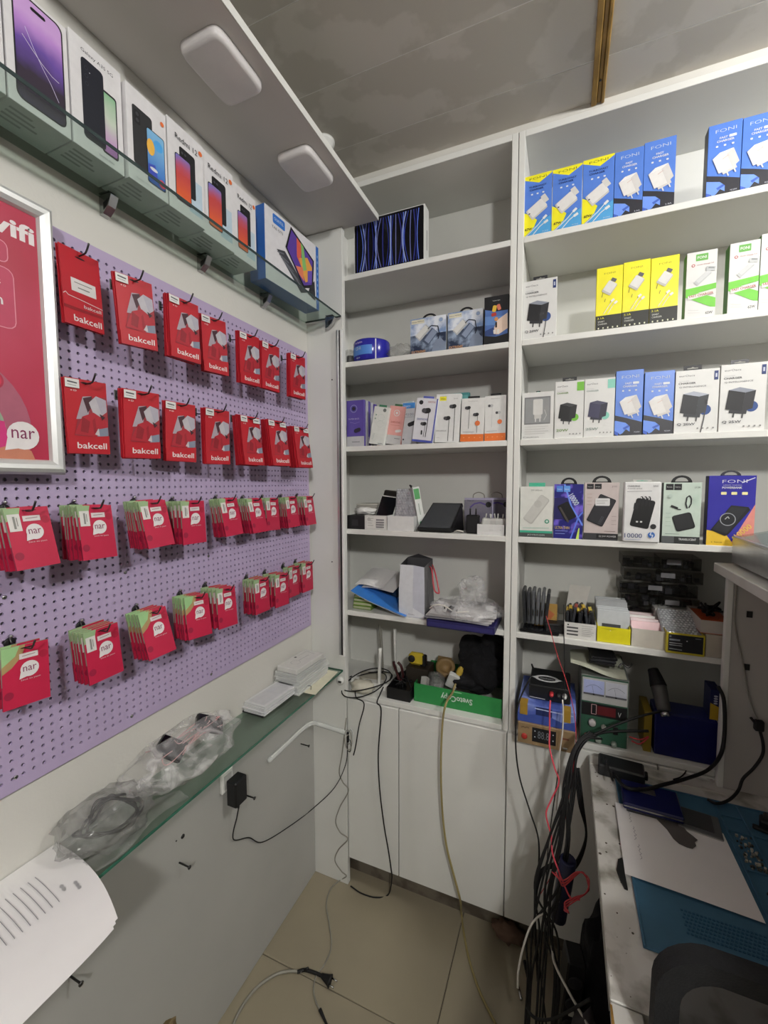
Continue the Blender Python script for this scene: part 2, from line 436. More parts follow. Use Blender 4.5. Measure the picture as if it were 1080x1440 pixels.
# overhead canopy board with two flat lamps
t = thing('overhead_board', 'wide white board fixed above the pegboard wall carrying square lamps', 'board', (0,0,0))
mb = MB(); mb.box((XW+.0005,-.9,2.4375),(-.6045,1.379,2.4555), MATS['canopy_under'], .0012); mb.build('board', t)
mb = MB(); mb.box((-.6044,-.9,2.437),(-.6028,1.379,2.456), MATS['laminate']); mb.build('edge_band', t)
for i, (x0, x1, y0, y1) in enumerate([(-.745,-.638,.685,.83),(-.745,-.638,1.003,1.148),(-.745,-.638,.365,.51)]):
    q = thing('flat_lamp', ['switched off white square lamp under the overhead board, above the plain phone cartons','switched off white square lamp under the overhead board, above the tablet carton','switched off white square lamp under the overhead board, farthest from shelves'][i], 'lamp', ((x0+x1)/2,(y0+y1)/2,2.4375))
    a, b = (x1-x0)/2, (y1-y0)/2; mb = MB(); V = []; n = 24
    prof = [(1,0),(1,-.008),(.985,-.013),(.95,-.017),(.85,-.0185)]
    for k, zz in prof:
        for j in range(n):
            th = 2*PI*(j+.5)/n; cx = math.copysign(abs(math.cos(th))**.28, math.cos(th)); sy = math.copysign(abs(math.sin(th))**.28, math.sin(th))
            V.append((cx*a*k, sy*b*k, zz))
    F = [[i*n+j, i*n+(j+1) % n, (i+1)*n+(j+1) % n, (i+1)*n+j] for i in range(len(prof)-1) for j in range(n)]+[list(range(n)), list(range(len(V)-n, len(V)))]
    mb.add(V, F, MATS['lampcover'], True); mb.build('cover', q)
    mb = MB(); mb.box((-a*.8,-b*.8,-.006),(a*.8,b*.8,-.0005), MATS['white']); mb.build('base', q)

# ================================================================== pegboard with real holes
PY0, PY1, PZ0, PZ1 = .02, 1.345, 1.012, 2.021
XP = -.8745
def pegboard():
    t = thing('pegboard', 'lilac perforated pegboard panel on the left wall', 'pegboard', (XW, PY0, PZ0))
    p = .0163; ny = int((PY1-PY0-.016)/p); nz = int((PZ1-PZ0-.016)/p)
    my = (PY1-PY0-ny*p)/2; mz = (PZ1-PZ0-nz*p)/2; R = .0031; th = .005; xf = XP-XW
    V = []; F = []; mi = []
    ring = [(.5,0),(.5,.5),(0,.5),(-.5,.5),(-.5,0),(-.5,-.5),(0,-.5),(.5,-.5)]
    for i in range(ny):
        for j in range(nz):
            cy = my+(i+.5)*p; cz = mz+(j+.5)*p; b = len(V)
            for (a, c) in ring: V.append((xf, cy+a*p, cz+c*p))
            for k in range(8): V.append((xf, cy+R*math.cos(PI*k/4), cz+R*math.sin(PI*k/4)))
            for k in range(8): V.append((xf-th, cy+R*math.cos(PI*k/4), cz+R*math.sin(PI*k/4)))
            for k in range(8):
                k2 = (k+1) % 8
                F.append((b+k, b+k2, b+8+k2, b+8+k)); F.append((b+8+k, b+8+k2, b+16+k2, b+16+k))
    me = bpy.data.meshes.new('perforated_sheet'); me.from_pydata(V, [], F); me.materials.append(MATS['peg'])
    o = bpy.data.objects.new('perforated_sheet', me); COL.objects.link(o); o.parent = t
    W, Hh = PY1-PY0, PZ1-PZ0
    mb = MB()
    for (y0, y1, z0, z1) in ((0,W,0,mz),(0,W,Hh-mz,Hh),(0,my,mz,Hh-mz),(W-my,W,mz,Hh-mz)): mb.box((xf-th,y0,z0),(xf,y1,z1), MATS['peg'])
    mb.build('border', t)
    for (u, v) in [(176,805),(6,840),(293,782),(22,1093),(185,1007),(297,948)]:
        q = onx(u, v, XP); mb = MB(); mb.lathe([(.0038,.0003),(.0038,.0012),(.002,.0018)], MATS['steel'], 10, (xf,q.y-PY0,q.z-PZ0), 'x'); mb.build('screw', t)
    mb = MB()
    return t
pegboard()
# ================================================================== SIM packs on hooks
BW, BH, NW, NH = .075, .135, .065, .100
# row, column, top centre (X, Y, Z), tilt, yaw, roll, number in the stack  (fitted to the photograph)
PACKS = [
 ('b',1,1,-.828,.525,1.972,.02,-.1,.03,2),('b',1,2,-.808,.617,1.962,.009,.114,.05,3),('b',1,3,-.800,.732,1.962,.043,.1,-.02,4),('b',1,4,-.817,.837,1.961,.014,.096,.026,3),
 ('b',1,5,-.806,.955,1.956,-.01,.065,.017,4),('b',1,6,-.814,1.058,1.961,-.01,.07,-.022,3),('b',1,7,-.81,1.191,1.963,-.02,.084,.004,4),
 ('b',2,1,-.821,.521,1.741,-.03,.01,.03,2),('b',2,2,-.797,.616,1.737,-.06,.092,.018,4),('b',2,3,-.825,.736,1.736,-.013,.15,-.015,3),('b',2,4,-.801,.825,1.733,-.033,.069,.009,4),
 ('b',2,5,-.809,.952,1.734,.105,.046,0,7),('b',2,6,-.797,1.056,1.735,.132,.1,0,7),('b',2,7,-.814,1.207,1.735,.131,.082,.005,7),
 ('n',3,1,-.812,.409,1.511,.234,-.061,.018,5),('n',3,2,-.812,.519,1.509,.15,-.042,-.023,6),('n',3,3,-.817,.644,1.512,.219,.01,.041,8),('n',3,4,-.807,.743,1.508,.05,.055,0,5),
 ('n',3,5,-.83,.882,1.509,.188,.018,.033,6),('n',3,6,-.831,.987,1.505,.224,-.005,.008,5),('n',3,7,-.836,1.074,1.504,.1,-.04,-.045,2),('n',3,8,-.834,1.17,1.504,.124,.001,.018,5),('n',3,9,-.827,1.261,1.503,.14,-.026,.007,4),
 ('n',4,1,-.829,.405,1.281,.081,.098,-.043,2),('n',4,2,-.814,.521,1.274,.063,.031,.044,5),('n',4,3,-.823,.638,1.274,.275,.06,.04,5),('n',4,4,-.819,.756,1.278,.18,.129,-.039,6),
 ('n',4,5,-.803,.836,1.28,.127,.005,-.06,5),('n',4,6,-.818,.995,1.269,.048,-.004,-.011,5),('n',4,7,-.808,1.079,1.267,.04,.036,-.034,4),('n',4,8,-.83,1.176,1.271,.023,-.066,-.037,2),('n',4,9,-.824,1.247,1.272,.027,.008,-.011,4)]
RED, CRI = '#b3212d', '#bb2647'
mk('bak_red', RED, .32, var=.05, scale=14); mk('nar_red', CRI, .35, var=.06, scale=12)
def bak_front(mb, w, h, full=True):
    p = P(mb, w, h, z0=-h, y=-.0009)
    p.e(.5,.955,.13,'#2a0c10',12,.014)
    p.rr(.13,.83,.17,.845,.01,'#e9c9c9'); p.l([(.2,.83),(.25,.83),(.27,.838),(.25,.846),(.2,.846),(.2,.83)],.012,'#e9c9c9')
    p.poly([(.16,.24),(.38,.76),(.98,.8),(.98,.24)],'#94303b')
    p.poly([(.22,.46),(.4,.77),(.6,.79),(.5,.48)],'#a59aa4'); p.poly([(.4,.75),(.62,.79),(.62,.66),(.5,.56)],'#43242e')
    p.poly([(.54,.7),(.72,.8),(.97,.76),(.98,.6),(.8,.52),(.62,.57)],'#c9c4cc'); p.poly([(.7,.79),(.84,.55),(.97,.6),(.97,.76)],'#a9a5b2')
    p.poly([(.16,.26),(.36,.5),(.64,.57),(.86,.5),(.98,.46),(.98,.28),(.6,.24)],'#ab2533'); p.poly([(.36,.5),(.54,.44),(.48,.28),(.3,.3)],'#8c1e2a'); p.poly([(.6,.46),(.66,.5),(.7,.3),(.62,.28)],'#951f2c')
    p.poly([(.7,.34),(.98,.38),(.98,.24),(.7,.24)],'#7d8496'); p.poly([(.64,.27),(.74,.36),(.76,.25)],'#d8cdd0'); p.poly([(.78,.56),(.92,.52),(.84,.47)],'#3c1f28')
    p.poly([(0,.2),(1,.26),(1,0),(0,0)],MATS['bak_red'])
    p.t('bakcell',.56,.11,.72,.085,'#f3eeee',bold=.012)
def nar_bubble(p, cu, cv, ru):
    p.e(cu,cv,ru,'#f4eff0',20); p.poly([(cu-ru*.98,cv-ru*.25*p.a),(cu-ru*.2,cv-ru*.9*p.a),(cu-ru*1.15,cv-ru*1.1*p.a)],'#f4eff0')
    p.t('nar',cu+.0,cv+.005,ru*1.45,ru*.62*p.a,'#7a2450')
def nar_front(mb, w, h, var=0):
    p = P(mb, w, h, z0=-h, y=-.0019)
    if var == 0: p.poly([(0,1),(.36,1),(.3,.86),(0,.78)],'#98b387')
    else: p.poly([(0,1),(.5,1),(.42,.82),(.2,.66),(0,.58)],'#a98f62'); p.poly([(0,1),(.38,1),(.28,.84),(0,.7)],'#98c389')
    p.e(.12,.22,.1,'#98203f'); p.e(.88,.78,.1,'#a61f3c')
    p.e(.55,.95,.17,'#2a0c14',12,.012)
    if var == 0:
        p.r(.04,.62,.31,.9,'#eeece8'); p.l([(.17,.66),(.17,.86)],.05,'#8a8a86'); p.l([(.23,.7),(.23,.84)],.02,'#8a8a86')
    p.r(.36,.77,.76,.86,'#ece4e4'); p.l([(.42,.815),(.7,.825)],.02,'#9a7f86')
    nar_bubble(p,.57,.59,.2)
    p.t('Sənə ən yaxın',.58,.42,.42,.035,'#f0dfe2')
def body(kind):
    mb = MB()
    if kind == 'b': mb.box((-BW/2,-.0008,-BH),(BW/2,.0008,0), MATS['bak_red'])
    else:
        # folded booklet: thin at the top, wedge at the side, pale inner pages showing at its edge
        w = NW/2; h = NH; R = MATS['nar_red']; G = C('#8b897c'); GG = C('#8fb07f')
        mb.add([(-w,-.0018,0),(w,-.0018,0),(w,-.0018,-h),(-w,-.0018,-h)], [(0,1,2,3)], R)
        mb.add([(-w,.0018,0),(w,.0018,0),(w,.0018,-h),(-w,.0018,-h)], [(0,1,2,3)], R)
        for x, f in ((-w,1),(w,0)):
            mb.add([(x,-.0018,0),(x,.0018,0),(x,.0018,-h*.16),(x,-.0018,-h*.16)], [(0,1,2,3)], GG if f else R)
            mb.add([(x,-.0018,-h*.16),(x,.0018,-h*.16),(x,.0018,-h*.62),(x,-.0018,-h*.62)], [(0,1,2,3)], G if f else R)
            mb.add([(x,-.0018,-h*.62),(x,.0018,-h*.62),(x,.0018,-h),(x,-.0018,-h)], [(0,1,2,3)], C('#8f1834') if f else R)
        mb.add([(-w,-.0018,0),(w,-.0018,0),(w,.0018,0),(-w,.0018,0)], [(0,1,2,3)], GG)
        mb.add([(-w,-.0018,-h),(w,-.0018,-h),(w,.0018,-h),(-w,.0018,-h)], [(0,1,2,3)], R)
    return mb
def card_meshes():
    D = {}
    mb = body('b'); bak_front(mb, BW, BH); D['b'] = mb.build('sim_pack')
    mb = body('b'); p = P(mb, BW, BH, z0=-BH, y=-.0009)      # reverse side with a cover sheet
    p.e(.5,.93,.13,'#2a0c10',12,.012); p.t('bakcell',.58,.1,.72,.085,'#f3eeee',bold=.012); p.r(0,.2,1,.26,'#8c141f'); p.r(0,.24,1,.99,MATS['bak_red'])
    p.e(.5,.91,.13,'#2a0c10',12,.012); p.r(.22,.45,.85,.62,'#ece6e6'); p.l([(.3,.57),(.75,.57)],.02,'#777777'); p.l([(.38,.51),(.68,.51)],.025,'#777777')
    p.l([(0,.37),(.06,.4),(.12,.37),(.4,.36),(1,.33)],.015,'#f1e2e2'); p.t('bakcell',.72,.285,.45,.045,'#f3eeee')
    D['r'] = mb.build('sim_pack')
    mb = body('n'); nar_front(mb, NW, NH, 0); D['n'] = mb.build('sim_pack')
    mb = body('n'); nar_front(mb, NW, NH, 1); D['m'] = mb.build('sim_pack')
    mb = MB(); p = P(mb, BW, BH, z0=-BH, y=-.0035); p.r(.0,.87,.32,.985,'#efeeec'); p.l([(.05,.945),(.27,.935)],.035,'#55555a'); p.l([(.05,.905),(.25,.9)],.015,'#8a8a8a'); D['st'] = mb.build('sticker')
    mb = MB(); p = P(mb, BW, BH, z0=-BH, y=-.0035); p.r(.62,.87,.96,.975,'#efeeec'); p.l([(.67,.925),(.9,.92)],.03,'#77777a'); D['st2'] = mb.build('sticker')
    return D
CM = card_meshes(); first = set()
ordn = ['first','second','third','fourth','fifth','sixth','seventh','eighth','ninth']
rown = {1:'top',2:'second',3:'third',4:'lowest'}
def place(key, parent=None):
    src = CM[key]
    if key not in first: first.add(key); o = src
    else: o = src.copy(); COL.objects.link(o)
    if parent: o.parent = parent
    return o
ROT = Matrix.Rotation(PI/2, 4, 'Z')
def pose(o, X, Y, Z, tilt, yaw, roll):
    # local x -> +Y, local -y (front) -> +X ; tilt swings the bottom outwards
    o.rotation_mode = 'QUATERNION'
    M = Matrix.Rotation(PI/2-yaw, 4, 'Z') @ Matrix.Rotation(-tilt, 4, 'X') @ Matrix.Rotation(-roll, 4, 'Y')
    o.location = (X, Y, Z); o.rotation_quaternion = M.to_quaternion()
for (k, r, c, X, Y, Z, tilt, yaw, roll, n) in PACKS:
    where = '%s hook from poster end, %s row' % (ordn[c-1], rown[r])
    colr = 'red SIM pack with white wordmark' if k == 'b' else 'crimson SIM booklet with round white logo'
    # hook
    hz = Z-(.007 if k == 'b' else .005); mb = MB(); L0 = XP
    mb.tube([(0,0,.012),(.004,0,.006),(.012,0,0),(X-L0+.012,0,0),(X-L0+.022,0,.004),(X-L0+.03,0,.016)], .0016, MATS['dark_steel'], 6, 4)
    hk = thing('pegboard_hook', 'dark metal hook carrying %s packs, %s' % ('red' if k == 'b' else 'crimson', where), 'hook', (L0,Y,hz), 0, 'pegboard hooks')
    mb.build('wire', hk)
    if k == 'n':
        mb = MB(); mb.lathe([(.009,.0005),(.009,.002),(.007,.003)], MATS['black'], 14, (0,0,.001), 'x'); mb.lathe([(.003,.003),(.003,.008),(.0015,.009)], MATS['steel'], 8, (0,0,.013), 'x'); mb.build('base_plate', hk)
    else:
        mb = MB(); mb.box((.0003,-.004,-.004),(.002,.004,.016), MATS['dark_steel'], .0005); mb.build('base_plate', hk)
    x0 = XP+.006; n = max(2, n); rnd = random.Random(r*31+c)
    h = BH if k == 'b' else NH
    for i in range(n):
        f = 1-i/n                      # 1 = front pack
        key = k
        if (r, c) == (1, 1) and i == 0: key = 'r'
        if k == 'n' and (r, c) in ((4,1),(4,3),(4,4)): key = 'm'
        if i == 0:
            lab = 'front %s, %s' % (colr, where)
            if key == 'r': lab = 'front red SIM pack turned to its reverse, partly behind the poster frame'
            if key == 'm': lab = 'front crimson SIM booklet with handwriting, %s' % where
            o = place(key); tag(o, lab, 'SIM pack', 'SIM packs on the pegboard')
            pose(o, X, Y, Z, tilt, yaw, roll)
            if k == 'b' and key != 'r':
                place('st', o)
                if r == 2 and c >= 5: place('st2', o)
        else:
            o = place(key); tag(o, '%s behind the front one, %s' % ('red SIM pack' if k == 'b' else 'crimson SIM booklet', where), 'SIM pack', 'packs behind the front pack, row %d hook %d' % (r, c))
            j = rnd.uniform(-1, 1)
            g = min(.0042*i, (X-x0)*i/n) if k == 'b' else (X-x0)*.92*i/n; f2 = 1-.55*i/n
            pose(o, X-g, Y-.0015*j-(.002 if k == 'b' else .0015), Z+.0015*rnd.uniform(-1,1), tilt*f2, yaw*f2, roll+.02*rnd.uniform(-1,1))
for k in CM:
    if k not in first: bpy.data.objects.remove(CM[k])

# ================================================================== poster in a snap frame
XPO = -.842
t = thing('poster_frame', 'crimson poster in a rounded silver snap frame hung over the pegboard', 'poster', (XPO, .490, 1.566), PI/2)
fw, fh = .345, .461
def railm(L):
    mb = MB(); prof = [(0,0),(.004,-.009),(.010,-.0135),(.017,-.0125),(.023,-.008),(.0255,-.002),(.0255,.006),(0,.006)]
    n = len(prof); V = []
    for q in prof: V.append((q[0],q[1],q[0]))
    for q in prof: V.append((q[0],q[1],L-q[0]))
    mb.add(V, [[i,(i+1) % n,(i+1) % n+n,i+n] for i in range(n)], MATS['alu_soft'], False)
    return mb
mk('alu_soft', '#d3d4d4', .38, .35, var=.03)
mb = railm(fh); mb.M = Matrix(); o = mb.build('frame_rail', t, (-fw,0,0)); o = mb.build('frame_rail', t, (0,0,0)); o.scale = (-1,1,1)
mb = railm(fw); o = mb.build('frame_rail', t, (-fw,0,0), (0,PI/2,0)); o.scale = (-1,1,1)
o = mb.build('frame_rail', t, (-fw,0,fh), (0,PI/2,0))
mb = MB(); mk('poster_red', '#a8243f', .35, hex2='#b83557', scale=4, edge=(.35,.7)); pw, ph = fw-.046, fh-.046
mb.box((-fw+.022,-.001,.022),(-.022,.005,fh-.022), MATS['poster_red'])
p = P(mb, pw, ph, x0=-fw+.023, z0=.023, y=-.001)
p.t('wifi',.85,.91,.26,.07,'#f3ecee',bold=.03)
def rrline(u0,v0,u1,v1,rad):
    q = []; ru, rv = rad, rad*p.a
    for (cu, cv, a0) in ((u1-ru,v1-rv,0),(u0+ru,v1-rv,90),(u0+ru,v0+rv,180),(u1-ru,v0+rv,270)):
        for k in range(4): q.append((cu+ru*math.cos(math.radians(a0+30*k)), cv+rv*math.sin(math.radians(a0+30*k))))
    p.l(q+q[:1], .005, '#d58a9b')
p.rr(.3,.765,.845,.845,.03,'#b23a57'); rrline(.3,.765,.845,.845,.03); p.t('5',.79,.8,.04,.035,'#f3ecee',bold=.02)
p.rr(.3,.515,.865,.745,.04,'#b53c5a'); rrline(.3,.515,.865,.745,.04); p.e(.69,.685,.035,'#8c2340'); p.t('s',.79,.685,.03,.02,'#f3ecee'); p.t('h',.79,.62,.04,.04,'#f3ecee')
[p.poly([(.5+r_*math.cos(k*PI/20), max(0,c_+r_*p.a*math.sin(k*PI/20))) for k in range(41)], m_) for r_, c_, m_ in ((.41,.12,'#a2566b'),(.29,.1,'#8fa18a'),(.2,.1,'#b8335f'))]; p.e(.74,.305,.05,'#a81f3f',24); p.e(.74,.305,.04,'#c5284b',24); p.t('0',.75,.305,.03,.025,'#f3ecee')
p.poly([(.6,0),(.7,.05),(.82,.07),(.9,.04),(.92,0)],'#c07b62'); p.poly([(.0,.0),(.6,.0),(.8,.06),(.78,.15),(0,.2)],'#c82f77')
nar_bubble(p,.865,.1,.078)
mb.build('poster_sheet', t)

# ================================================================== upper glass shelf and phone cartons
ZG = 2.134
t = thing('glass_shelf', 'narrow clear glass shelf with dark edge under the phone cartons', 'glass shelf', (XW,.0,ZG))
mb = MB(); mb.box((.002,-.35,-.006),(.147,1.349,0), MATS['glass'])
mb.build('glass_sheet', t)
mb = MB(); mb.box((.147,-.35,-.006),(.1482,1.349,0), MATS['glass_edge_dark']); mb.box((.002,1.349,-.006),(.148,1.3498,0), MATS['glass_edge_dark']); mb.build('polished_edge', t)
def clip(x, y, z, lab, down=1):
    t = thing('shelf_clip', lab, 'bracket', (x,y,z), 0, 'metal clips of the glass shelves')
    mb = MB(); mb.prism([(0,.004),(.034,.002),(.036,-.0005),(.026,-.02),(.01,-.032),(0,-.034)], .016, MATS['steel'], 'y', -.008); mb.build('clip_body', t)
    mb = MB(); mb.prism([(.012,-.012),(.03,-.006),(.022,-.02),(.012,-.026)], .0165, MATS['dark_steel'], 'y', -.00825); mb.build('clip_hollow', t)
    mb = MB(); mb.box((0,-.009,.0065),(.03,.009,.0095), MATS['steel'], .001); mb.build('clip_jaw', t)
for i, (u, v) in enumerate([(150,275),(285,358),(372,412)]):
    q = onx(u, v, XW+.012); clip(XW, q.y, ZG-.0065, 'chrome clip holding the upper glass shelf, %s' % ['below the plain white phone carton','below the last small phone carton','below the blue edged tablet carton'][i])
clip(-.79, 1.343, ZG-.0065, 'chrome corner clip holding upper glass shelf at the side panel')
def phone_box(y0, y1, x, h, d, lab, art, base='#eeecee', side=None, yaw=0):
    wd = y1-y0; t = tag(None_or(MB(), wd, h, d, base, art, side).build('phone_box', loc=(x,(y0+y1)/2,ZG+.0004), rot=(0,0,PI/2-yaw)), lab, 'carton', 'phone cartons on the glass shelf')
    return t
def None_or(mb, w, h, d, base, art, side=None):
    mb.box((-w/2,0,0),(w/2,d,h), C(base), .0006)
    if side: mb.add([(-w/2-.0002,0,0),(-w/2-.0002,d,0),(-w/2-.0002,d,h),(-w/2-.0002,0,h)], [(0,1,2,3)], side); mb.add([(w/2+.0002,0,0),(w/2+.0002,d,0),(w/2+.0002,d,h),(w/2+.0002,0,h)], [(0,1,2,3)], side)
    # small print on the underside, seen through the glass
    for k in range(4): mb.add([(-w*.4,d*(.2+.15*k),-.0002),(w*(-.05+.1*(k % 3)),d*(.2+.15*k),-.0002),(w*(-.05+.1*(k % 3)),d*(.27+.15*k),-.0002),(-w*.4,d*(.27+.15*k),-.0002)], [(0,1,2,3)], C('#9d9d9d'))
    art(P(mb, w, h)); return mb
def grad_mat(name, cols):
    m = mk(name, cols[0], .25); nt = m.node_tree; N = nt.nodes; L = nt.links; b = N['Principled BSDF']
    tc = N['Texture Coordinate']; mp = N.new('ShaderNodeSeparateXYZ'); L.new(tc.outputs['Generated'], mp.inputs[0])
    nz = N['Noise Texture']; nz.inputs['Scale'].default_value = 14
    ad = N.new('ShaderNodeMath'); ad.operation = 'MULTIPLY_ADD'; ad.inputs[1].default_value = .35; L.new(nz.outputs['Fac'], ad.inputs[0]); L.new(mp.outputs['Z'], ad.inputs[2])
    rp = N.new('ShaderNodeValToRGB'); el = rp.color_ramp.elements
    while len(el) < len(cols): el.new(.5)
    for i, c in enumerate(cols): el[i].position = .15+.95*i/(len(cols)-1); el[i].color = (*lin(c), 1)
    L.new(ad.outputs[0], rp.inputs[0]); L.new(rp.outputs[0], b.inputs['Base Color']); return m
grad_mat('purple_screen', ['#4a4560','#3b3340','#3b3340','#6a4fa0','#b98ad0','#c9a0d8'])
grad_mat('aurora_screen', ['#9d55a8','#b98ac0','#c5cfc0','#7fb58a','#b98fc0'])
grad_mat('sunset_screen', ['#c9a26a','#d9603a','#c04a4a','#5f7fd0','#4f80e0'])
grad_mat('sky_screen', ['#2c3f9c','#4f83cc','#7fb6df','#86bbe4'])
def art_iph(p):
    p.rr(.12,.06,.92,.97,.12,'#15131a',5); p.rr(.145,.075,.895,.955,.11,MATS['purple_screen'],5); p.rr(.4,.885,.64,.915,.03,'#0b0a10')
    p.l([(.25,.62),(.4,.55),(.55,.49),(.7,.45),(.82,.44)],.012,'#d9cfe6'); p.l([(.3,.7),(.42,.57),(.55,.46),(.68,.37),(.8,.26)],.01,'#c9bfe0')
def art_gal(p):
    p.t('Galaxy A35 5G',.52,.9,.62,.04,'#2a2a30'); p.rr(.2,.12,.62,.84,.07,'#12131c',4); p.rr(.55,.1,.88,.7,.05,'#15151c',4); p.rr(.58,.12,.855,.68,.04,MATS['aurora_screen'],4); p.rr(.2,.12,.62,.84,.07,'#171a26',4)
    for v in (.76,.69,.62): p.e(.29,v,.035,'#2b2d3a'); p.e(.29,v,.02,'#0b0b10')
    p.e(.35,.735,.01,'#e9e9f0'); p.t('SAMSUNG',.62,.045,.3,.018,'#8a8a90')
def art_n11(p):
    p.rr(.13,.2,.62,.82,.06,'#2c2d2f',4); p.rr(.18,.64,.32,.78,.03,'#17181a')
    for v in (.745,.68): p.e(.25,v,.04,'#3d3f42')
    p.rr(.46,.1,.93,.7,.05,'#1c1d22',4); p.rr(.475,.11,.915,.69,.045,MATS['sky_screen'],4); p.e(.76,.57,.12,'#4aa0e0'); p.e(.56,.5,.1,'#e8b34a',rv=.09); p.poly([(.48,.3),(.66,.33),(.72,.2),(.6,.14),(.48,.18)],'#3a4bb4'); p.e(.62,.27,.1,'#e9eef4',rv=.02); p.e(.83,.17,.09,'#cf4258')
    p.e(.88,.86,.05,'#e0703a'); p.t('Redmi Note 11',.42,.055,.5,.02,'#b9b9b9')
def art_r12(p):
    p.r(.55,.1,.93,.5,'#c9dcec'); p.rr(.3,.26,.74,.77,.05,'#1d1e22',4); p.rr(.34,.6,.5,.75,.03,'#101114')
    for (a, b) in ((.38,.71),(.46,.71),(.38,.645),(.46,.645)): p.e(a,b,.028,'#46474d')
    p.rr(.17,.14,.6,.66,.05,'#1a1c24',4); p.rr(.185,.15,.585,.65,.045,MATS['sunset_screen'],4)
    p.t('Redmi 12',.5,.85,.62,.062,'#3a3a3e'); p.e(.9,.88,.055,'#e0703a')
def art_tab(p):
    p.r(0,0,1,1,'#eceaee'); p.rr(.14,.83,.36,.96,.02,'#2f6fc4'); p.t('OUKITEL',.25,.9,.17,.04,'#e9f0fa'); p.t('TAB OT5',.22,.77,.2,.035,'#3a3a44')
    p.poly([(.2,.5),(.35,.55),(.8,.17),(.66,.1)],'#3f4046'); 
    for k in range(5): p.l([(.21+.03*k,.47-.02*k+.0),(.33+.09*k,.5-.08*k)],.012,'#73757c')
    p.poly([(.47,.97),(.95,.73),(.92,.3),(.72,.2),(.36,.62)],'#16161c'); p.poly([(.48,.93),(.92,.71),(.89,.33),(.72,.24),(.39,.62)],'#5a3f9a')
    p.poly([(.58,.88),(.68,.83),(.66,.5),(.58,.6)],'#d8604a'); p.poly([(.62,.6),(.8,.7),(.9,.6),(.89,.4),(.75,.3)],'#e0a24a'); p.poly([(.66,.85),(.72,.82),(.78,.5),(.7,.45)],'#7fb56a'); p.poly([(.55,.45),(.7,.5),(.72,.3),(.62,.36)],'#dd7a5a'); p.poly([(.8,.5),(.9,.55),(.89,.36),(.8,.32)],'#6a4fae')
    p.poly([(.86,.3),(.95,.42),(.97,.12),(.8,.16)],'#26272c')
phone_box(.312,.406,-.789,.176,.075, 'white phone carton showing a dark screen at its edge, left of purple one', art_iph)
phone_box(.409,.4985,-.789,.177,.075, 'white phone carton with a purple glowing screen picture', art_iph)
phone_box(.501,.593,-.788,.184,.075, 'white phone carton with navy phone back and pastel screen', art_gal)
phone_box(.596,.684,-.780,.174,.08, 'white phone carton with black phone and blue balloon screen', art_n11)
o = phone_box(.687,.783,-.780,.181,.08, 'white phone carton with orange and blue screen, beside the balloon screen carton', art_r12)
o = phone_box(.786,.888,-.789,.188,.08, 'white phone carton with orange and blue screen, middle one of three alike', art_r12)
o = phone_box(.891,.978,-.793,.180,.08, 'white phone carton with orange and blue screen, beside the tablet carton', art_r12)
mb = MB(); w_, h_, d_ = .262, .205, .058; mb.box((-w_/2,0,0),(w_/2,d_,h_), C('#2c66b8'), .0006); pp = P(mb, w_*.94, h_, x0=-w_/2); art_tab(pp)
for k in range(9): mb.add([(w_*.46,-.0006,h_*(.1+.09*k)),(w_*.475,-.0006,h_*(.1+.09*k)),(w_*.475,-.0006,h_*(.14+.09*k)),(w_*.46,-.0006,h_*(.14+.09*k))], [(0,1,2,3)], C('#8fb4e4'))
tag(mb.build('tablet_box', loc=(-.792,1.155,ZG+.0004), rot=(0,0,PI/2-.06)), 'blue edged tablet carton showing a tilted tablet and keyboard on glass shelf', 'carton')

# ================================================================== lower glass shelf and what lies on it
ZH = .858
t = thing('glass_shelf', 'narrow clear glass shelf with green edge below the pegboard', 'glass shelf', (XW,0,ZH))
mb = MB(); mb.box((.002,-.3,-.006),(.141,1.349,0), MATS['glass']); mb.build('glass_sheet', t)
mb = MB(); mb.box((.141,-.3,-.006),(.1425,1.349,0), MATS['glass_edge']); mb.box((.002,1.349,-.006),(.142,1.3498,0), MATS['glass_edge']); mb.build('polished_edge', t)
mb = MB(); mb.lathe([(.014,0),(.014,.012),(.010,.016),(.004,.017)], MATS['whiteplastic'], 20, axis='y'); mb.M = Matrix.Rotation(PI,4,'Z')
o = MB(); o.lathe([(.015,0),(.015,-.010),(.011,-.014),(.004,-.015)], MATS['whiteplastic'], 20, axis='y'); o.box((-.004,-.017,-.004),(.008,-.0145,.003), MATS['dark_steel']); q = ony(479,957,1.355)
tag(o.build('shelf_clip', loc=(q.x,1.36,q.z)), 'round white plastic clip under the lower glass shelf end', 'bracket')
for i, (u, v) in enumerate([(302,1098)]):
    q = onx(u, v, XW+.004)
    mb = MB(); mb.box((0,-.022,-.03),(.01,.022,.03), MATS['whiteplastic'], .002); mb.box((.0101,-.014,-.02),(.0115,.014,.02), C('#cfcfcb'))
    tag(mb.build('wall_socket', loc=(XW+.0045,.893,.700)), 'small white wall socket behind the black power adapter', 'socket')

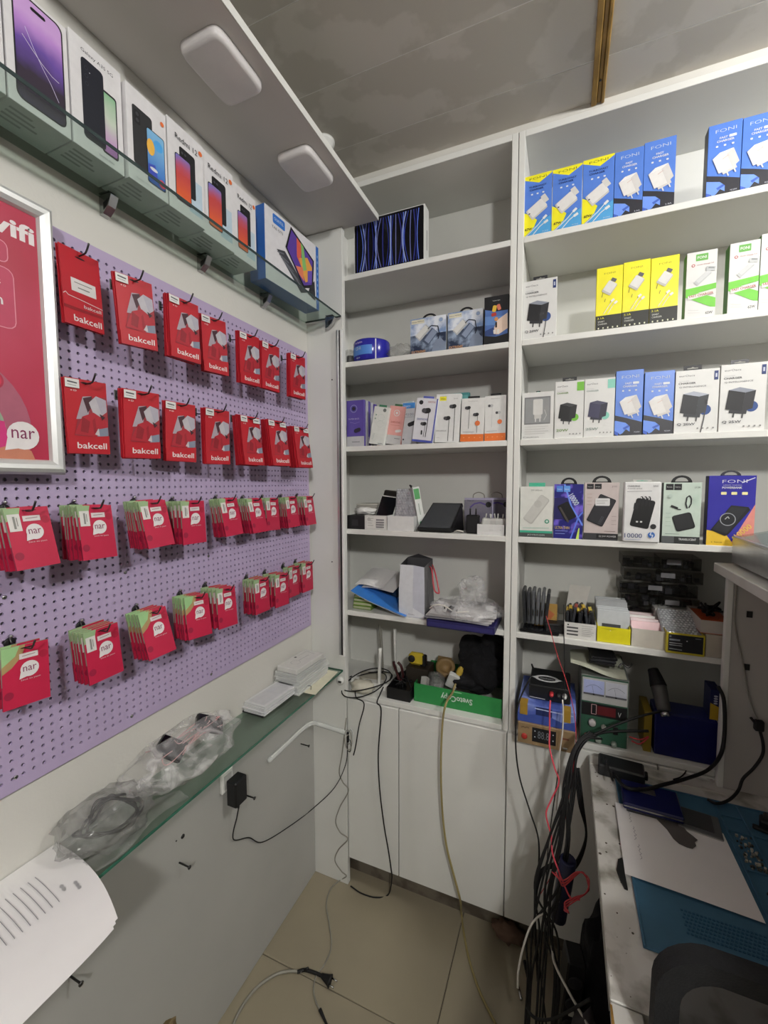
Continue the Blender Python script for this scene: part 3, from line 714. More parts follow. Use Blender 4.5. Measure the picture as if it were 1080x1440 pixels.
# stacks of glass protector packs
def pack_slab(mb, w, d, h, m, b=.0006): mb.box((-w/2,-d/2,0),(w/2,d/2,h), m, b)
z = ZH+.0004; q0 = onz(440,935,.88)
for i in range(6):
    mb = MB(); pack_slab(mb, .098, .182, .0075, MATS['clearstrip'], .001); mb.box((-.044,-.083,.001),(.044,.083,.006), C('#d5d6d2'))
    tag(mb.build('screen_protector_pack', loc=(-.826+.004*random.uniform(-1,1),1.215+.006*random.uniform(-1,1),z), rot=(0,0,random.uniform(-.05,.05))), 'clear boxed screen protector in the pile against the corner panel', 'protector pack', 'clear protector packs in the corner pile'); z += .0078
for i in range(3):
    mb = MB(); pack_slab(mb, .09, .17, .007, MATS['clearstrip'], .001); mb.box((-.041,-.08,.001),(.041,.08,.0061), C('#3a3b3d')); mb.box((-.040,-.079,.0062),(.04,.079,.0071), C('#b9babb'))
    tag(mb.build('screen_protector_pack', loc=(-.826+.005*random.uniform(-1,1),1.203,z), rot=(0,0,random.uniform(-.08,.02))), 'dark framed screen protector pack in the middle of the corner pile', 'protector pack', 'dark protector packs in the corner pile'); z += .0074
mb = MB(); mb.box((-.041,-.078,0),(.041,.078,.017), C('#e4e3df'), .002)
mb.M = Matrix(((0,-1,0,0),(1,0,0,0),(0,0,1,.0175),(0,0,0,1))) @ Matrix.Rotation(-PI/2,4,'X'); p = P(mb, .156, .082, x0=-.078, z0=-.041)
p.l([(.3+.1*math.cos(k*PI/6),.5+.2*math.sin(k*PI/6)) for k in range(13)],.006,'#8e8e8e'); p.l([(.42,.5),(.75,.46)],.008,'#77777a'); p.l([(.6,.8),(.9,.78)],.006,'#8e8e8e'); p.r(.48,.76,.54,.86,'#444444'); p.l([(.85,.3),(.9,.78)],.008,'#8e8e8e'); mb.M = Matrix()
tag(mb.build('cable_box', loc=(-.822,1.20,z+.0002), rot=(0,0,-.05)), 'flat white accessory box topping the protector pile', 'carton')
z = ZH+.0004
for i in range(7):
    mb = MB(); dk = i == 0; mb.box((-.039,-.078,0),(.039,.078,.0042), C('#26262a' if dk else '#e6e6e8'), .0006)
    if i == 6:
        mb.box((-.03,-.07,.0043),(.03,.07,.0045), C('#d9d9dd')); mb.box((-.022,.0,.0046),(.0,.03,.0047), C('#c3c3c9'))
    tag(mb.build('film_envelope', loc=(-.838+.003*random.uniform(-1,1),1.055+.006*random.uniform(-1,1),z), rot=(0,0,.0+random.uniform(-.08,.04))), ('black' if dk else 'white')+' flat film pack in the low stack on the lower glass shelf', 'film pack', None if dk else 'white film packs in the low stack'); z += .0044
mb = MB(); mb.grid(lambda a, b: (-.05+.1*a, -.09+.18*b, .0008+.001*math.sin(5*a)), 4, 4, C('#dcd8c2', .8)); tag(mb.build('beige_sheet', loc=(-.792,1.235,ZH+.0003), rot=(0,0,.08)), 'loose cream paper slip at the end of the lower glass shelf', 'paper')
cable('thin_wire', 'thin black wire bit with red bead beside the white film packs', [(-.80,1.13,ZH+.004),(-.79,1.16,ZH+.012),(-.775,1.185,ZH+.006),(-.765,1.17,ZH+.003)], .001, 'rubber', 'wire')

# plastic bags
t = thing('plastic_bag', 'clear crumpled plastic bag of camera parts on the lower glass shelf', 'bag', (-.83,.70,ZH))
mb = MB(); mb.blob((.0,.02,.045),(.075,.155,.052), MATS['bagfilm'], .22, 2.2, 4, 3, 3, floor=.002); mb.build('film', t)
for i, (x, y, zz, rz, sx) in enumerate([(-.0,-.02,.075,.5,.032),(.0,.095,.072,.9,.034)]):
    m_ = MB(); m_.box((-sx,-.024,-.010),(sx,.024,.010), MATS['gloss_black'], .004); m_.lathe([(.014,.010),(.014,.013),(.009,.0135)], MATS['gloss_black'], 14, (.01,0,0))
    tag(m_.build('camera_module', loc=(-.83+x,.70+y,ZH+zz), rot=(.25,.45,rz)), ['black camera module in the clear bag, nearer the tied end','black camera module in the clear bag, nearer the open end'][i], 'module', None)
for i in range(5):
    q = [(-.83+random.uniform(-.045,.045),.72+random.uniform(-.09,.1),ZH+random.uniform(.05,.09)) for _ in range(4)]
    cable('loop_wire', 'thin pale pink wire curled inside the clear bag', q, .0012, 'pinkwire' if 'pinkwire' in MATS else (mk('pinkwire','#c99a9a',.5) and 'pinkwire'), 'wire', 'pink wires inside the clear bag')
t = thing('plastic_bag', 'grey translucent plastic bag with coiled black cable inside', 'bag', (-.815,.52,ZH))
mb = MB(); mb.blob((0,-.005,.038),(.066,.085,.043), MATS['greyfilm'], .22, 2.6, 4, 9, floor=.0015); mb.build('film', t)
mb = MB(); mb.grid(lambda a, b: (.02+.045*a+.01*math.sin(7*b), -.07+.2*b, .004+.012*math.sin(4*a+3*b)**2*(1-a)), 8, 12, MATS['greyfilm']); mb.build('loose_flap', t)
pts = [(-.815+.04*math.cos(k*.9)+.01*math.sin(k*2.1),.52+.05*math.sin(k*.9)+.012*math.cos(k*1.7),ZH+.022+.03*((k*37) % 7)/7) for k in range(26)]
cable('coiled_cable', 'black cable coiled up inside the grey plastic bag', pts, .0024, 'rubber')
# printed sheets hanging over the shelf edge
def sheet(a, b):
    y = .462-.30*b; x = -.881+.245*a
    zz = ZH+.006+.004*math.sin(3*b)-(.010*max(0,a-.6)**1.5*4)+.01*(1-b)**6*a
    return (x, y-.05*a*a*(1-b)*1.0, zz)
for i in range(3):
    mb = MB(); mb.grid(lambda a, b: tuple(Vector(sheet(a, b))+Vector((.004*i,-.006*i,.0012*(2-i)-.004))), 14, 16, MATS['paper'])
    if i == 0:
        for k in range(11):
            b0 = .2+.036*k; q = [sheet(.2+.04*j-.0*k, b0+.0) for j in range(10)]
            for s0, s1 in zip(q[:-1], q[1:]): mb.add([(s0[0],s0[1],s0[2]+.0004),(s1[0],s1[1],s1[2]+.0004),(s1[0],s1[1]-.0009,s1[2]+.0004),(s0[0],s0[1]-.0009,s0[2]+.0004)], [(0,1,2,3)], C('#8b8b90'))
        for (a0, b0, nk) in ((.5,.1,9),(.44,.155,7)):          # illegible heading words
            for k in range(nk):
                g = Vector(sheet(a0+.011*k, b0)); hh = .0016+.0007*((k*5) % 3); mb.add([(g.x,g.y-hh,g.z+.0012),(g.x+.0014,g.y-hh,g.z+.0012),(g.x+.0014,g.y+hh,g.z+.0012),(g.x,g.y+hh,g.z+.0012)], [(0,1,2,3)], C('#5a5a60'))
    tag(mb.build('printed_sheet'), ['curled white printed sheet with rows of lines, topmost on the lower glass shelf','white sheet under the topmost curled printed sheet','white sheet lowest under the curled printed sheets'][i], 'paper')

# things on the lower wall
for i, (u, v) in enumerate([(345,1118),(252,1213),(98,1372),(423,1046)]):
    q = onx(u, v, XW+.004); mb = MB(); mb.lathe([(.0021,0),(.0021,.033),(.005,.035),(.005,.037),(.001,.038)], MATS['dark_steel'], 8, axis='x')
    tag(mb.build('wall_screw', loc=(XW+.0035,q.y,q.z), rot=(0,0,0)), 'steel screw standing out of the lower wall '+['under the black power adapter','below the plastic bags','under the printed sheets','beside the clear corner rail'][i], 'screw')
q = onx(257,1176,XW+.004); mb = MB(); mb.lathe([(.006,0),(.0055,.002),(.003,.003)], MATS['dark_steel'], 9, axis='x'); mb.lathe([(.002,0),(.002,.002)], MATS['dark_steel'], 6, (0,-.02,.004), 'x')
tag(mb.build('wall_bolt', loc=(XW+.0035,q.y,q.z), rot=(0,0,0)), 'dark bolt stub in the lower wall below the glass shelf edge', 'bolt')
q = onx(236,1432,XW+.004); mb = MB()
pts = [(q.y-.012+.034*math.cos(k*PI/9)*(1+.12*math.sin(k*2.3)), q.z-.035+.035*math.sin(k*PI/9)*(1+.12*math.sin(k*1.7))) for k in range(18)]; mb.prism(pts, .0008, MATS['stain'], 'x', XW+.0041)
tag(mb.build('wall_stain'), 'brown broken patch low on the left wall near the floor', 'stain')
# L shaped clear plastic rail
a = onx(380,1068,XW+.012); b = onx(430,1021,XW+.014); c = ony(452,1020,1.348); d = ony(484,1030,1.35)
t = thing('corner_rail', 'clear plastic L shaped rail fixed in the wall corner', 'rail', a)
mb = MB(); mb.tube([Vector(p)-a for p in (a, a.lerp(b,.5), a.lerp(b,.9), b+Vector((.012,.025,.0)), Vector((c.x,1.349,c.z)), Vector((d.x,1.351,d.z)))], .0085, MATS['clearstrip'], 8, 6); mb.build('rail', t)
mb = MB(); mb.tube([Vector(p)-a+Vector((.002,-.001,.006)) for p in (a, a.lerp(b,.5), a.lerp(b,.9), b+Vector((.012,.025,.0)), Vector((c.x,1.349,c.z)), Vector((d.x,1.351,d.z)))], .002, MATS['whiteplastic'], 6, 6); mb.build('ridge', t)
for e in (a, Vector((d.x,1.351,d.z))):
    mb = MB(); mb.blob(e-a, (.009,.011,.009), MATS['clearstrip'], .02, 1, 2); mb.build('end_tab', t)
# black power adapter and its lead
q = onx(324,1112,XW+.03); t = thing('power_adapter', 'black wall power adapter plugged in under the glass shelf', 'adapter', (XW+.02,.905,.672))
mb = MB(); mb.box((-.002,-.024,-.04),(.034,.024,.036), MATS['black'], .004); mb.build('body', t)
mb = MB(); mb.lathe([(.005,0),(.004,-.012),(.0025,-.022)], MATS['rubber'], 8, (.016,.004,-.04)); mb.build('strain_relief', t)
P0 = (XW+.036,.909,.61); pts = [P0, (XW+.034,.905,.59)]+[tuple(onx(u,v,XW+.01)) for u,v in [(328,1180),(350,1178),(370,1184),(410,1160),(440,1137)]]+[tuple(ony(470,1108,1.348)), tuple(ony(486,1075,1.344)), tuple(ony(489,1045,1.346))]
cable('adapter_lead', 'thin black lead running from wall adapter to the corner panel edge', pts, .0017, 'rubber')
# ================================================================== boxed goods on the back shelves
mk('foni_blue', '#5680d6', .35, var=.03); mk('foni_dark', '#2b2b33', .4); mk('foni_yellow', '#efe62c', .35, var=.03)
mk('carton_white', '#d6d6d4', .4, var=.02)
def goods(name, label, ul, ur, vt, Y, z, d, art, base, tab=None, group=None, rz=0, lean=0, side=None, cat='carton', b=.0006):
    xl = ony(ul, vt, Y).x; xr = ony(ur, vt, Y).x; um = (ul+ur)/2; h = ony(um, vt, Y).z-z; w_ = xr-xl-.0012
    base = C(base) if isinstance(base, str) else base
    mb = MB(); mb.box((-w_/2,0,0),(w_/2,d,h), base, b)
    if side:
        for sx in (-1,1): mb.add([(sx*(w_/2+.0002),.001,.001),(sx*(w_/2+.0002),d-.001,.001),(sx*(w_/2+.0002),d-.001,h-.001),(sx*(w_/2+.0002),.001,h-.001)], [(0,1,2,3)], side)
    art(P(mb, w_, h))
    loc = ((xl+xr)/2, Y, z+.0003)
    if not tab: o = tag(mb.build(name, loc=loc, rot=(lean,0,rz)), label, cat, group); return o
    t = thing(name, label, cat, loc, rz, group); t.rotation_euler = (lean,0,rz); mb.build('carton', t)
    kind, col, wd, ht, cu = tab; mb = MB(); y = d*.5
    if kind == 'arch':
        n = 10; R = wd*w_/2; hh = ht
        out = [(R*math.cos(PI*k/n), hh*math.sin(PI*k/n)) for k in range(n+1)]; inn = [(R*.62*math.cos(PI*k/n), hh*.55*math.sin(PI*k/n)+.15*hh) for k in range(n+1)]
        for k in range(n):
            a0, a1, b0, b1 = out[k], out[k+1], inn[k], inn[k+1]
            V = [(q[0]+(cu-.5)*w_, yy, h+q[1]) for yy in (y-.001,y+.001) for q in (a0,a1,b1,b0)]
            mb.add(V, [(0,1,2,3),(7,6,5,4),(0,1,5,4),(3,2,6,7)], col)
        mb.box(((cu-.5)*w_-R,y-.001,h),((cu-.5)*w_+R,y+.001,h+.15*hh), col)
    else:
        R = wd*w_/2; c = (cu-.5)*w_
        mb.box((c-R,y-.001,h),(c+R,y+.001,h+ht), col, .0004); pp = P(mb, 2*R, ht, y=y-.0011, x0=c-R, z0=h)
        pp.poly([(.2,.4),(.8,.4),(.8,.55),(.6,.58),(.5,.75),(.4,.58),(.2,.55)], '#8f8f88' if kind == 'slot' else '#2fa888')
    mb.build('hang_tab', t)
    return t
def icons(p, v, n=3, u0=.3, u1=.7, r=.035, col='#eef2fa'):
    for k in range(n): p.rr(u0+(u1-u0)*k/(n-1)-r, v-.012, u0+(u1-u0)*k/(n-1)+r, v+.012, .012, col)
def foni(p, u, v, wd, ht, col):
    """wide sloped wordmark"""
    p.t('FONI', u, v, wd, ht, col, rot=.02, bold=-.01)
def art_turbo(p):
    p.poly([(0,1),(1,1),(1,.975),(.55,.86),(0,.95)],'foni_yellow'); foni(p,.5,.945,.6,.035,'#3a3a2a')
    p.t('TURBOFAST',.5,.81,.62,.03,'#1f2f66',bold=.02); p.t('CHARGER',.46,.765,.5,.03,'#1f2f66',bold=.02); icons(p,.69)
    p.poly([(0,.42),(.25,.36),(.5,.26),(.55,.2),(0,0)],'foni_yellow'); p.poly([(.5,.26),(1,.3),(1,0),(.25,0)],'#3f7fc4'); p.poly([(.35,.14),(1,.3),(1,0),(.2,0)],'#4fa0d8')
    p.l([(.05,0),(.5,.16),(.72,.26)],.03,'#eef2f6'); p.l([(.3,0),(.6,.14),(.8,.2)],.03,'#eef2f6'); p.rot_rr(.78,.28,.16,.09,.7,'#f4f4f4'); p.rot_rr(.82,.2,.16,.09,.5,'#f4f4f4')
    p.rot_rr(.48,.43,.66,.44,.6,'#d9d7d4',.1); p.rot_rr(.5,.45,.62,.37,.6,'#f2f0ee',.1); p.rot_rr(.76,.58,.18,.3,.55,'#e5e3e0',.1); p.rot_rr(.22,.38,.06,.04,.5,'#333333')
    p.t('67W',.2,.13,.26,.04,'#222222',bold=.02); p.t('FONI',.8,.05,.2,.02,'#cfe4f4')
def art_fast(pd):
    def f(p):
        p.poly([(0,.32),(.45,.27),(1,.2),(1,0),(0,0)],'foni_dark')
        p.poly([(0,.08),(.0,.24),(.4,.2),(.56,.14),(.56,.06),(.42,.1),(.3,.04),(.2,.02),(.14,.05)],'#6e95ea'); p.poly([(0,.08),(.14,.05),(.14,.0),(.0,.03)],'#3d5fc0'); p.poly([(.3,.12),(.5,.16),(.56,.14),(.36,.09)],'#3d5fc0')
        foni(p,.52,.9,.62,.045,'#dfe8fa'); p.t('FAST',.46 if pd else .5,.8,.24,.028,'#f2f5fc',bold=.02)
        if pd: p.rr(.62,.785,.84,.82,.02,'#eef2fa')
        p.t('CHARGER',.52,.755,.52,.03,'#f2f5fc',bold=.02); icons(p,.69,3,.27,.74)
        p.charger(.54,.47,.7,'#f3f1ef','#e2dfdc','#faf9f7','#eeeeee',.35); p.l([(.45,.5),(.62,.54)],.018,'#c9a9a0'); p.t('PD20W' if pd else '3.0A',.82,.05,.2,.02,'#d9dcea')
    return f
def art_smart(p):
    p.r(0,0,1,.24,'#23241f'); foni(p,.5,.9,.42,.026,'#7a7414'); p.t('3.1A',.2,.2,.26,.03,'foni_yellow'); p.t('SMART',.22,.145,.26,.025,'#e9e9e0'); p.t('CHARGER',.27,.105,.36,.025,'#e9e9e0'); icons(p,.04,5,.12,.85,.025,'#d9d9c0')
    p.rot_rr(.5,.66,.4,.5,-.6,'#cfcdc6',.1); p.rot_rr(.52,.68,.36,.44,-.6,'#f3f2ee',.1); p.rot_rr(.66,.78,.2,.14,-.5,'#5a5a60',.1); p.l([(.25,.6),(.22,.53)],.02,'#55553a'); p.l([(.36,.5),(.33,.45)],.02,'#55553a')
    p.l([(.3,.26),(.5,.38),(.62,.44)],.025,'#f3f2ee'); p.l([(.46,.26),(.62,.36),(.7,.4)],.025,'#f3f2ee'); p.rot_rr(.64,.46,.14,.09,.7,'#fafafa'); p.rot_rr(.76,.42,.14,.09,.7,'#fafafa')
def art_qc(p):
    p.rr(.3,.86,.7,.96,.02,'#64a84c'); p.t('FONI',.5,.91,.3,.04,'#f2f7ef',bold=.02); p.e(.22,.8,.06,'#b03a3a'); p.e(.22,.8,.035,'carton_white'); p.t('Quick Charge 3.0',.62,.8,.55,.022,'#a85a5a')
    p.poly([(0,.46),(1,.28),(1,.12),(0,.34)],'#6ec23c'); p.poly([(0,.36),(1,.42),(1,.5),(0,.46)],'#6ec23c')
    p.rot_rr(.55,.6,.62,.2,.75,'#b9bcbd',.1); p.rot_rr(.58,.62,.56,.14,.75,'#dcdfe0',.1); p.rot_rr(.8,.72,.3,.16,-.2,'#cfd2d3',.1); p.rot_rr(.82,.73,.2,.06,-.2,'#8f9394')
    p.poly([(.08,.29),(.95,.35),(.95,.41),(.08,.35)],'#f1f0ea'); p.t('FAST CHARGER',.52,.35,.8,.036,'#a0403a',rot=.06,bold=.02); p.poly([(0,0),(1,0),(1,.14),(0,.22)],'carton_white'); p.t('62W',.8,.07,.24,.04,'#4a4a4a',bold=.02); p.l([(.1,.14),(.45,.12)],.012,'#b9b9b9'); p.l([(.1,.1),(.5,.08)],.012,'#b9b9b9')
def art_eur(watt, body, disc, tagc, cab=True, green=None):
    def f(p):
        p.t('eurOacs',.26,.915,.36,.03,'#4a4a50'); p.t('POWER',.2,.83,.24,.018,'#b5b5b8'); p.t('CHARGER',.27,.795,.4,.03,green or '#3a3a40',bold=.02)
        if not green: p.t('Q INTELLIGENCE',.4,.735,.62,.028,'#6a6a70')
        if green: p.r(.76,.82,1,.97,tagc)
        else: p.r(.88,.82,.97,.96,tagc); p.r(.905,.86,.945,.92,'#c9cfe4')
        p.e(.7,.36,.14,disc); a, b, c = body; p.charger(.44,.47,.62,a,b,c,'#4a4a4a',-.12)
        p.t(watt,.28,.14,.42,.045,green or '#3a3a44',bold=.01)
        if cab: p.l([(.72,.42),(.68,.2),(.62,.0)],.022,'#3a3a3e'); p.rot_rr(.72,.48,.06,.12,.1,'#26262a')
        icons(p,.07,4,.55,.9,.02,'#8a8a8a')
    return f
def art_window(p):
    p.r(.08,.32,.9,.9,'#77787a'); p.r(.11,.35,.87,.87,'#8d8f90'); p.rr(.36,.52,.66,.85,.04,'#e2e1dd'); p.r(.4,.44,.62,.52,'#d5d4d0'); p.r(.42,.37,.46,.44,'#dcdcdc'); p.r(.56,.37,.6,.44,'#dcdcdc'); p.l([(.7,.4),(.78,.5),(.72,.62)],.02,'#c9c9c9')
    for k in range(4): p.l([(.1,.27-.05*k),(.85-.1*(k % 2),.27-.05*k)],.012,'#b5b5b2')
    p.t('Caution',.3,.05,.5,.03,'#777777')
R0, Y0 = SZ, YF+.012
K = ['turbo fast charger carton, yellow and blue, ']
G1 = 'blue charger cartons on the top shelf'
for i, (a, b, v) in enumerate([(736.9,776.8,245),(777.5,819.6,234.3),(820.3,864.8,221)]):
    goods('charger_box', 'blue charger carton with yellow triangle top, '+['touching the upright','middle of three alike','beside the plain blue cartons'][i], a, b, v, Y0, SZ[0], .03, art_turbo, 'foni_blue', group=G1)
for i, (a, b, v) in enumerate([(865.2,906.3,210),(906.6,951.9,195.5),(997,1045,172),(1045.7,1094,160)]):
    goods('charger_box', 'blue and black charger carton on the top shelf, '+['beside the yellow topped ones','next to the wide gap, inner side','first past the wide gap','last past the wide gap'][i], a, b, v, Y0, SZ[0], .034, art_fast(i > 1), 'foni_blue', group=G1, side=MATS['foni_dark'])
goods('charger_box', 'white charger carton with black plug and blue disc alone by the upright', 735.8, 784, 393, Y0, SZ[1], .03, art_eur('Q 20W', ('#1b1b1f','#2b2b30','#8a8f9c'), '#2d4a86', '#26376e'), 'carton_white', tab=('slot',C('#26262a'),.42,.016,.5), cat='carton')
for i, (a, b, v) in enumerate([(839.5,876.8,375),(877.1,915.6,366.5),(916,956.3,360.5)]):
    goods('charger_box', 'bright yellow charger carton with black base, '+['facing the white plug carton','middle of three alike','beside the white and green cartons'][i], a, b, v, Y0, SZ[1], .03, art_smart, 'foni_yellow', tab=('tab',MATS['foni_yellow'],.84,.006,.5), group='yellow charger cartons')
for i, (a, b, v) in enumerate([(966.3,1009.8,353),(1026.9,1070.4,339.5),(1071.4,1114,326)]):
    goods('charger_box', 'white and green fast charger carton, '+['beside the yellow cartons','middle of three alike','farthest from the yellow cartons'][i], a, b, v, Y0, SZ[1], .034, art_qc, 'carton_white', tab=('tab',MATS['carton_white'],.6,.006,.5), group='white and green charger cartons', side=C('#4f8f2e'))
BLK = ('#1b1b1f','#2b2b30','#8a8f9c')
goods('charger_box', 'small white carton with clear window onto a white plug', 734.2, 779.5, 551.5, Y0, SZ[2], .03, art_window, 'carton_white', tab=('tab',C('#3a3a3a'),.14,.006,.5))
goods('charger_box', 'white charger carton with green corner and black plug', 780.9, 822, 535.8, Y0, SZ[2], .03, art_eur('20W', ('#17171a','#232326','#3a3a3e'), '#72b83c', '#72b83c', False, '#6f8f4a'), 'carton_white', tab=('slot',C('#2a2a2c'),.5,.014,.5))
goods('charger_box', 'white charger carton with mint corner and violet plug', 822.4, 865.9, 532, Y0, SZ[2], .03, art_eur('25W', ('#3a3854','#2a2a3c','#4a4a60'), '#86c9b8', '#86c9b8', False, '#8a9a94'), 'carton_white')
for i, (a, b, v) in enumerate([(866.6,906,520.5),(907,949.8,522)]):
    goods('charger_box', 'blue and black charger carton on the plug shelf, '+['taller one with hang slot','beside the white plug carton'][i], a, b, v, Y0, SZ[2], .034, art_fast(True), 'foni_blue', group='blue cartons on the plug shelf', side=MATS['foni_dark'])
goods('charger_box', 'wide white carton with squat black plug and white cable', 950.5, 1013, 519.8, Y0-.002, SZ[2], .034, art_eur('Q 20W', ('#26282c','#33363b','#a9aebb'), '#2d4a86', '#26376e'), 'carton_white', tab=('slot',C('#26262a'),.42,.016,.42))
goods('charger_box', 'wide white carton with tilted black plug over a blue disc', 1014.2, 1080.5, 511, Y0-.002, SZ[2], .034, art_eur('Q 25W', BLK, '#2d4a86', '#26376e', False), 'carton_white', tab=('slot',C('#55555a'),.4,.014,.45))
# power banks
def art_joy(p):
    p.r(0,0,1,.085,'#4a4d4d'); p.r(0,.085,1,.13,'#3fa98a'); p.t('JOYROOM',.5,.043,.52,.035,'#d8e6e0'); p.t('20W 10000mAh',.5,.93,.34,.03,'#8a8a86'); p.rot_rr(.5,.55,.34,.98,-.6,'#b5b5b0',.2); p.rot_rr(.49,.56,.3,.93,-.6,'#d9d9d4',.2); p.e(.55,.66,.12,'#cfcfca'); p.e(.83,.32,.07,'#2f8a6c'); p.e(.83,.32,.04,'#d9efe6'); p.l([(.1,.18),(.9,.19)],.015,'#8fbfae')
mk('purple_swirl', '#2a2a7a', .3, hex2='#7a66d8', scale=28, edge=(.5,.62), detail=2)
def art_pur(p):
    p.r(0,0,1,1,'purple_swirl'); p.r(0,.35,.5,.75,'#221f5c'); p.l([(.35,1),(.6,.6),(1,.25)],.06,'#6f8ff0'); p.l([(.6,0),(.85,.4),(1,.5)],.05,'#5f7fe8')
    p.r(.08,.86,.3,.97,'#4f86d8'); p.r(.33,.86,.55,.97,'#5f9ae4'); p.t('hoco.',.19,.91,.15,.03,'#e9f2ff'); p.t('hoco.',.44,.91,.15,.03,'#e9f2ff')
    p.rot_rr(.45,.5,.42,.66,.5,'#0d0d12',.12); p.rot_rr(.36,.44,.07,.64,.5,'#4a4440',.2); p.t('10000',.68,.72,.44,.1,'#dce9f4',rot=-1.0,bold=.02); p.t('ULTRA-THIN',.3,.2,.5,.05,'#e2c45a'); p.l([(.06,.14),(.5,.14)],.02,'#8f9fe0'); p.l([(.06,.09),(.4,.09)],.02,'#8f9fe0'); p.poly([(.78,.0),(.86,.2),(.9,.2),(.88,0)],'#c9e86a')
def art_pink(p):
    p.r(0,0,1,.12,'#3c3c40'); p.r(.38,.03,1,.11,'#17171a'); p.t('22.5W POWER',.7,.07,.5,.03,'#e0e0e0'); p.r(.06,.89,.26,.98,'#1d1d20'); p.r(.29,.89,.49,.98,'#1d1d20'); p.t('hoco.',.16,.93,.14,.02,'#dddddd'); p.t('hoco.',.39,.93,.14,.02,'#dddddd')
    for k in range(4): p.l([(.08,.8-.06*k),(.22,.8-.06*k)],.03,'#b9a8a2')
    p.rot_rr(.5,.52,.52,.96,-.42,'#1a1a1d',.1); p.rot_rr(.5,.52,.48,.91,-.42,'#2b2b30',.1); p.rr(.32,.6,.74,.73,.03,'#e9e9ea'); p.l([(.36,.68),(.68,.69)],.012,'#8a8a8a'); p.l([(.36,.64),(.6,.65)],.012,'#8a8a8a'); p.t('10000',.5,.35,.26,.05,'#4c4c54',rot=1.15); p.t('J122',.86,.93,.14,.03,'#6a5a58')
    for k in range(3): p.l([(.8,.42-.07*k),(.94,.42-.07*k)],.012,'#9a8a86')
    p.l([(.6,.16),(.92,.16)],.016,'#7a6a66')
def art_ten(p):
    p.t('CHARGING',.26,.93,.34,.03,'#3a3a40',bold=.02); p.t('POWER BANK',.3,.89,.4,.024,'#77777c'); p.l([(.08,.84),(.75,.85)],.014,'#8a8a90'); p.t('20W',.85,.93,.14,.03,'#55555a')
    p.rot_rr(.52,.48,.52,.9,-.2,'#141416',.12); p.rot_rr(.34,.6,.12,.2,-.1,'#1f1f23',.2)
    for k in range(3): p.l([(.42+.1*k,.62),(.46+.1*k,.74),(.49+.1*k,.76),(.52+.1*k,.73),(.49+.1*k,.6)],.035,'#1c1c20'); p.e(.47+.1*k,.74,.022,'#eeeeee')
    p.rr(.35,.33,.41,.355,.01,'#e9e9e9'); p.rr(.46,.33,.52,.355,.01,'#e9e9e9'); p.t('10000',.29,.11,.48,.075,'#2f3f74'); p.l([(.06,.045),(.5,.045)],.012,'#8a93b4'); p.e(.78,.13,.095,'#3a6ab4'); p.l([(.78,.19),(.74,.13),(.82,.13),(.78,.07)],.025,'#eef2fa'); p.e(.82,.27,.08,'#2b2b2e')
def art_mint(p):
    p.r(0,0,1,.12,'#2d2f30'); p.r(.0,.0,.33,.12,'#55585a'); p.t('TRANSLUCENT',.68,.075,.46,.035,'#e6e6e6',bold=.02); p.r(.06,.88,.26,.98,'#17171a'); p.r(.28,.88,.48,.98,'#17171a'); p.t('hoco.',.16,.93,.14,.02,'#dddddd'); p.t('hoco.',.38,.93,.14,.02,'#dddddd'); p.t('10000',.86,.72,.32,.08,'#b9cfc2',rot=PI/2)
    p.rot_rr(.56,.36,.52,.52,.3,'#1b1c1e',.14); p.rot_rr(.55,.37,.46,.46,.3,'#28292c',.14); p.l([(.64,.58),(.6,.66),(.62,.76),(.69,.79),(.74,.74),(.74,.66),(.68,.59)],.035,'#232427'); p.rot_rr(.3,.6,.2,.07,-.4,'#1c1c1f'); p.l([(.37,.57),(.48,.56)],.03,'#232427')
    for k in range(4): p.l([(.08,.5-.07*k),(.22,.5-.07*k)],.012,'#9fb5a8')
    p.e(.18,.78,.06,'#c9d9cf'); p.t('J128',.88,.92,.14,.03,'#55605a'); p.l([(.08,.16),(.45,.16)],.014,'#6f7f78')
mk('pb_purple', '#35319a', .3, var=.08, scale=10)
def art_fpb(p):
    p.poly([(1,.6),(1,0),(.5,0)],'#d98a80'); p.poly([(0,0),(.62,0),(.4,.18),(0,.22)],'#e6bf3a'); foni(p,.55,.92,.52,.045,'#e9e9fa'); p.l([(.7,.9),(.97,.97)],.02,'#e9e9fa'); p.t('WIRELESS CHARGING',.5,.865,.4,.018,'#c9c9ec'); p.t('POWERBANK',.5,.83,.42,.028,'#f2f2fa',bold=.02)
    for k in range(3): p.rr(.27+.22*k,.73,.39+.22*k,.77,.015,'#e6dfa0')
    p.poly([(.08,.22),(.5,.58),(.86,.56),(.9,.52),(.46,.16),(.4,.14)],'#17181c'); p.poly([(.12,.23),(.51,.56),(.84,.545),(.43,.18)],'#26272c'); p.e(.44,.38,.17,'#9a9ca2',24); p.e(.44,.38,.15,'#1f2024',24); p.l([(.38,.38),(.44,.42),(.47,.39)],.02,'#c9c9c9'); p.t('10000',.77,.22,.42,.07,'#e9d25a',rot=.8); p.t('x  foni.az',.22,.05,.24,.02,'#5a4a1a')
Yp = YF+.006
AR = ('arch',MATS['black'],.56,.02,.5)
goods('power_bank_box', 'white and mint power bank carton touching the upright', 731.8, 778.5, 684.5, Yp, SZ[3], .028, art_joy, '#eff0ea', tab=('teal',C('#4fae90'),.5,.012,.5))
goods('power_bank_box', 'deep purple power bank carton with bright light streaks', 779.5, 821.3, 681, Yp, SZ[3], .026, art_pur, '#2c2570', tab=AR)
goods('power_bank_box', 'pale pink power bank carton with dark base strip', 822.4, 871.7, 678.8, Yp-.002, SZ[3], .026, art_pink, '#d6c9c6', tab=AR)
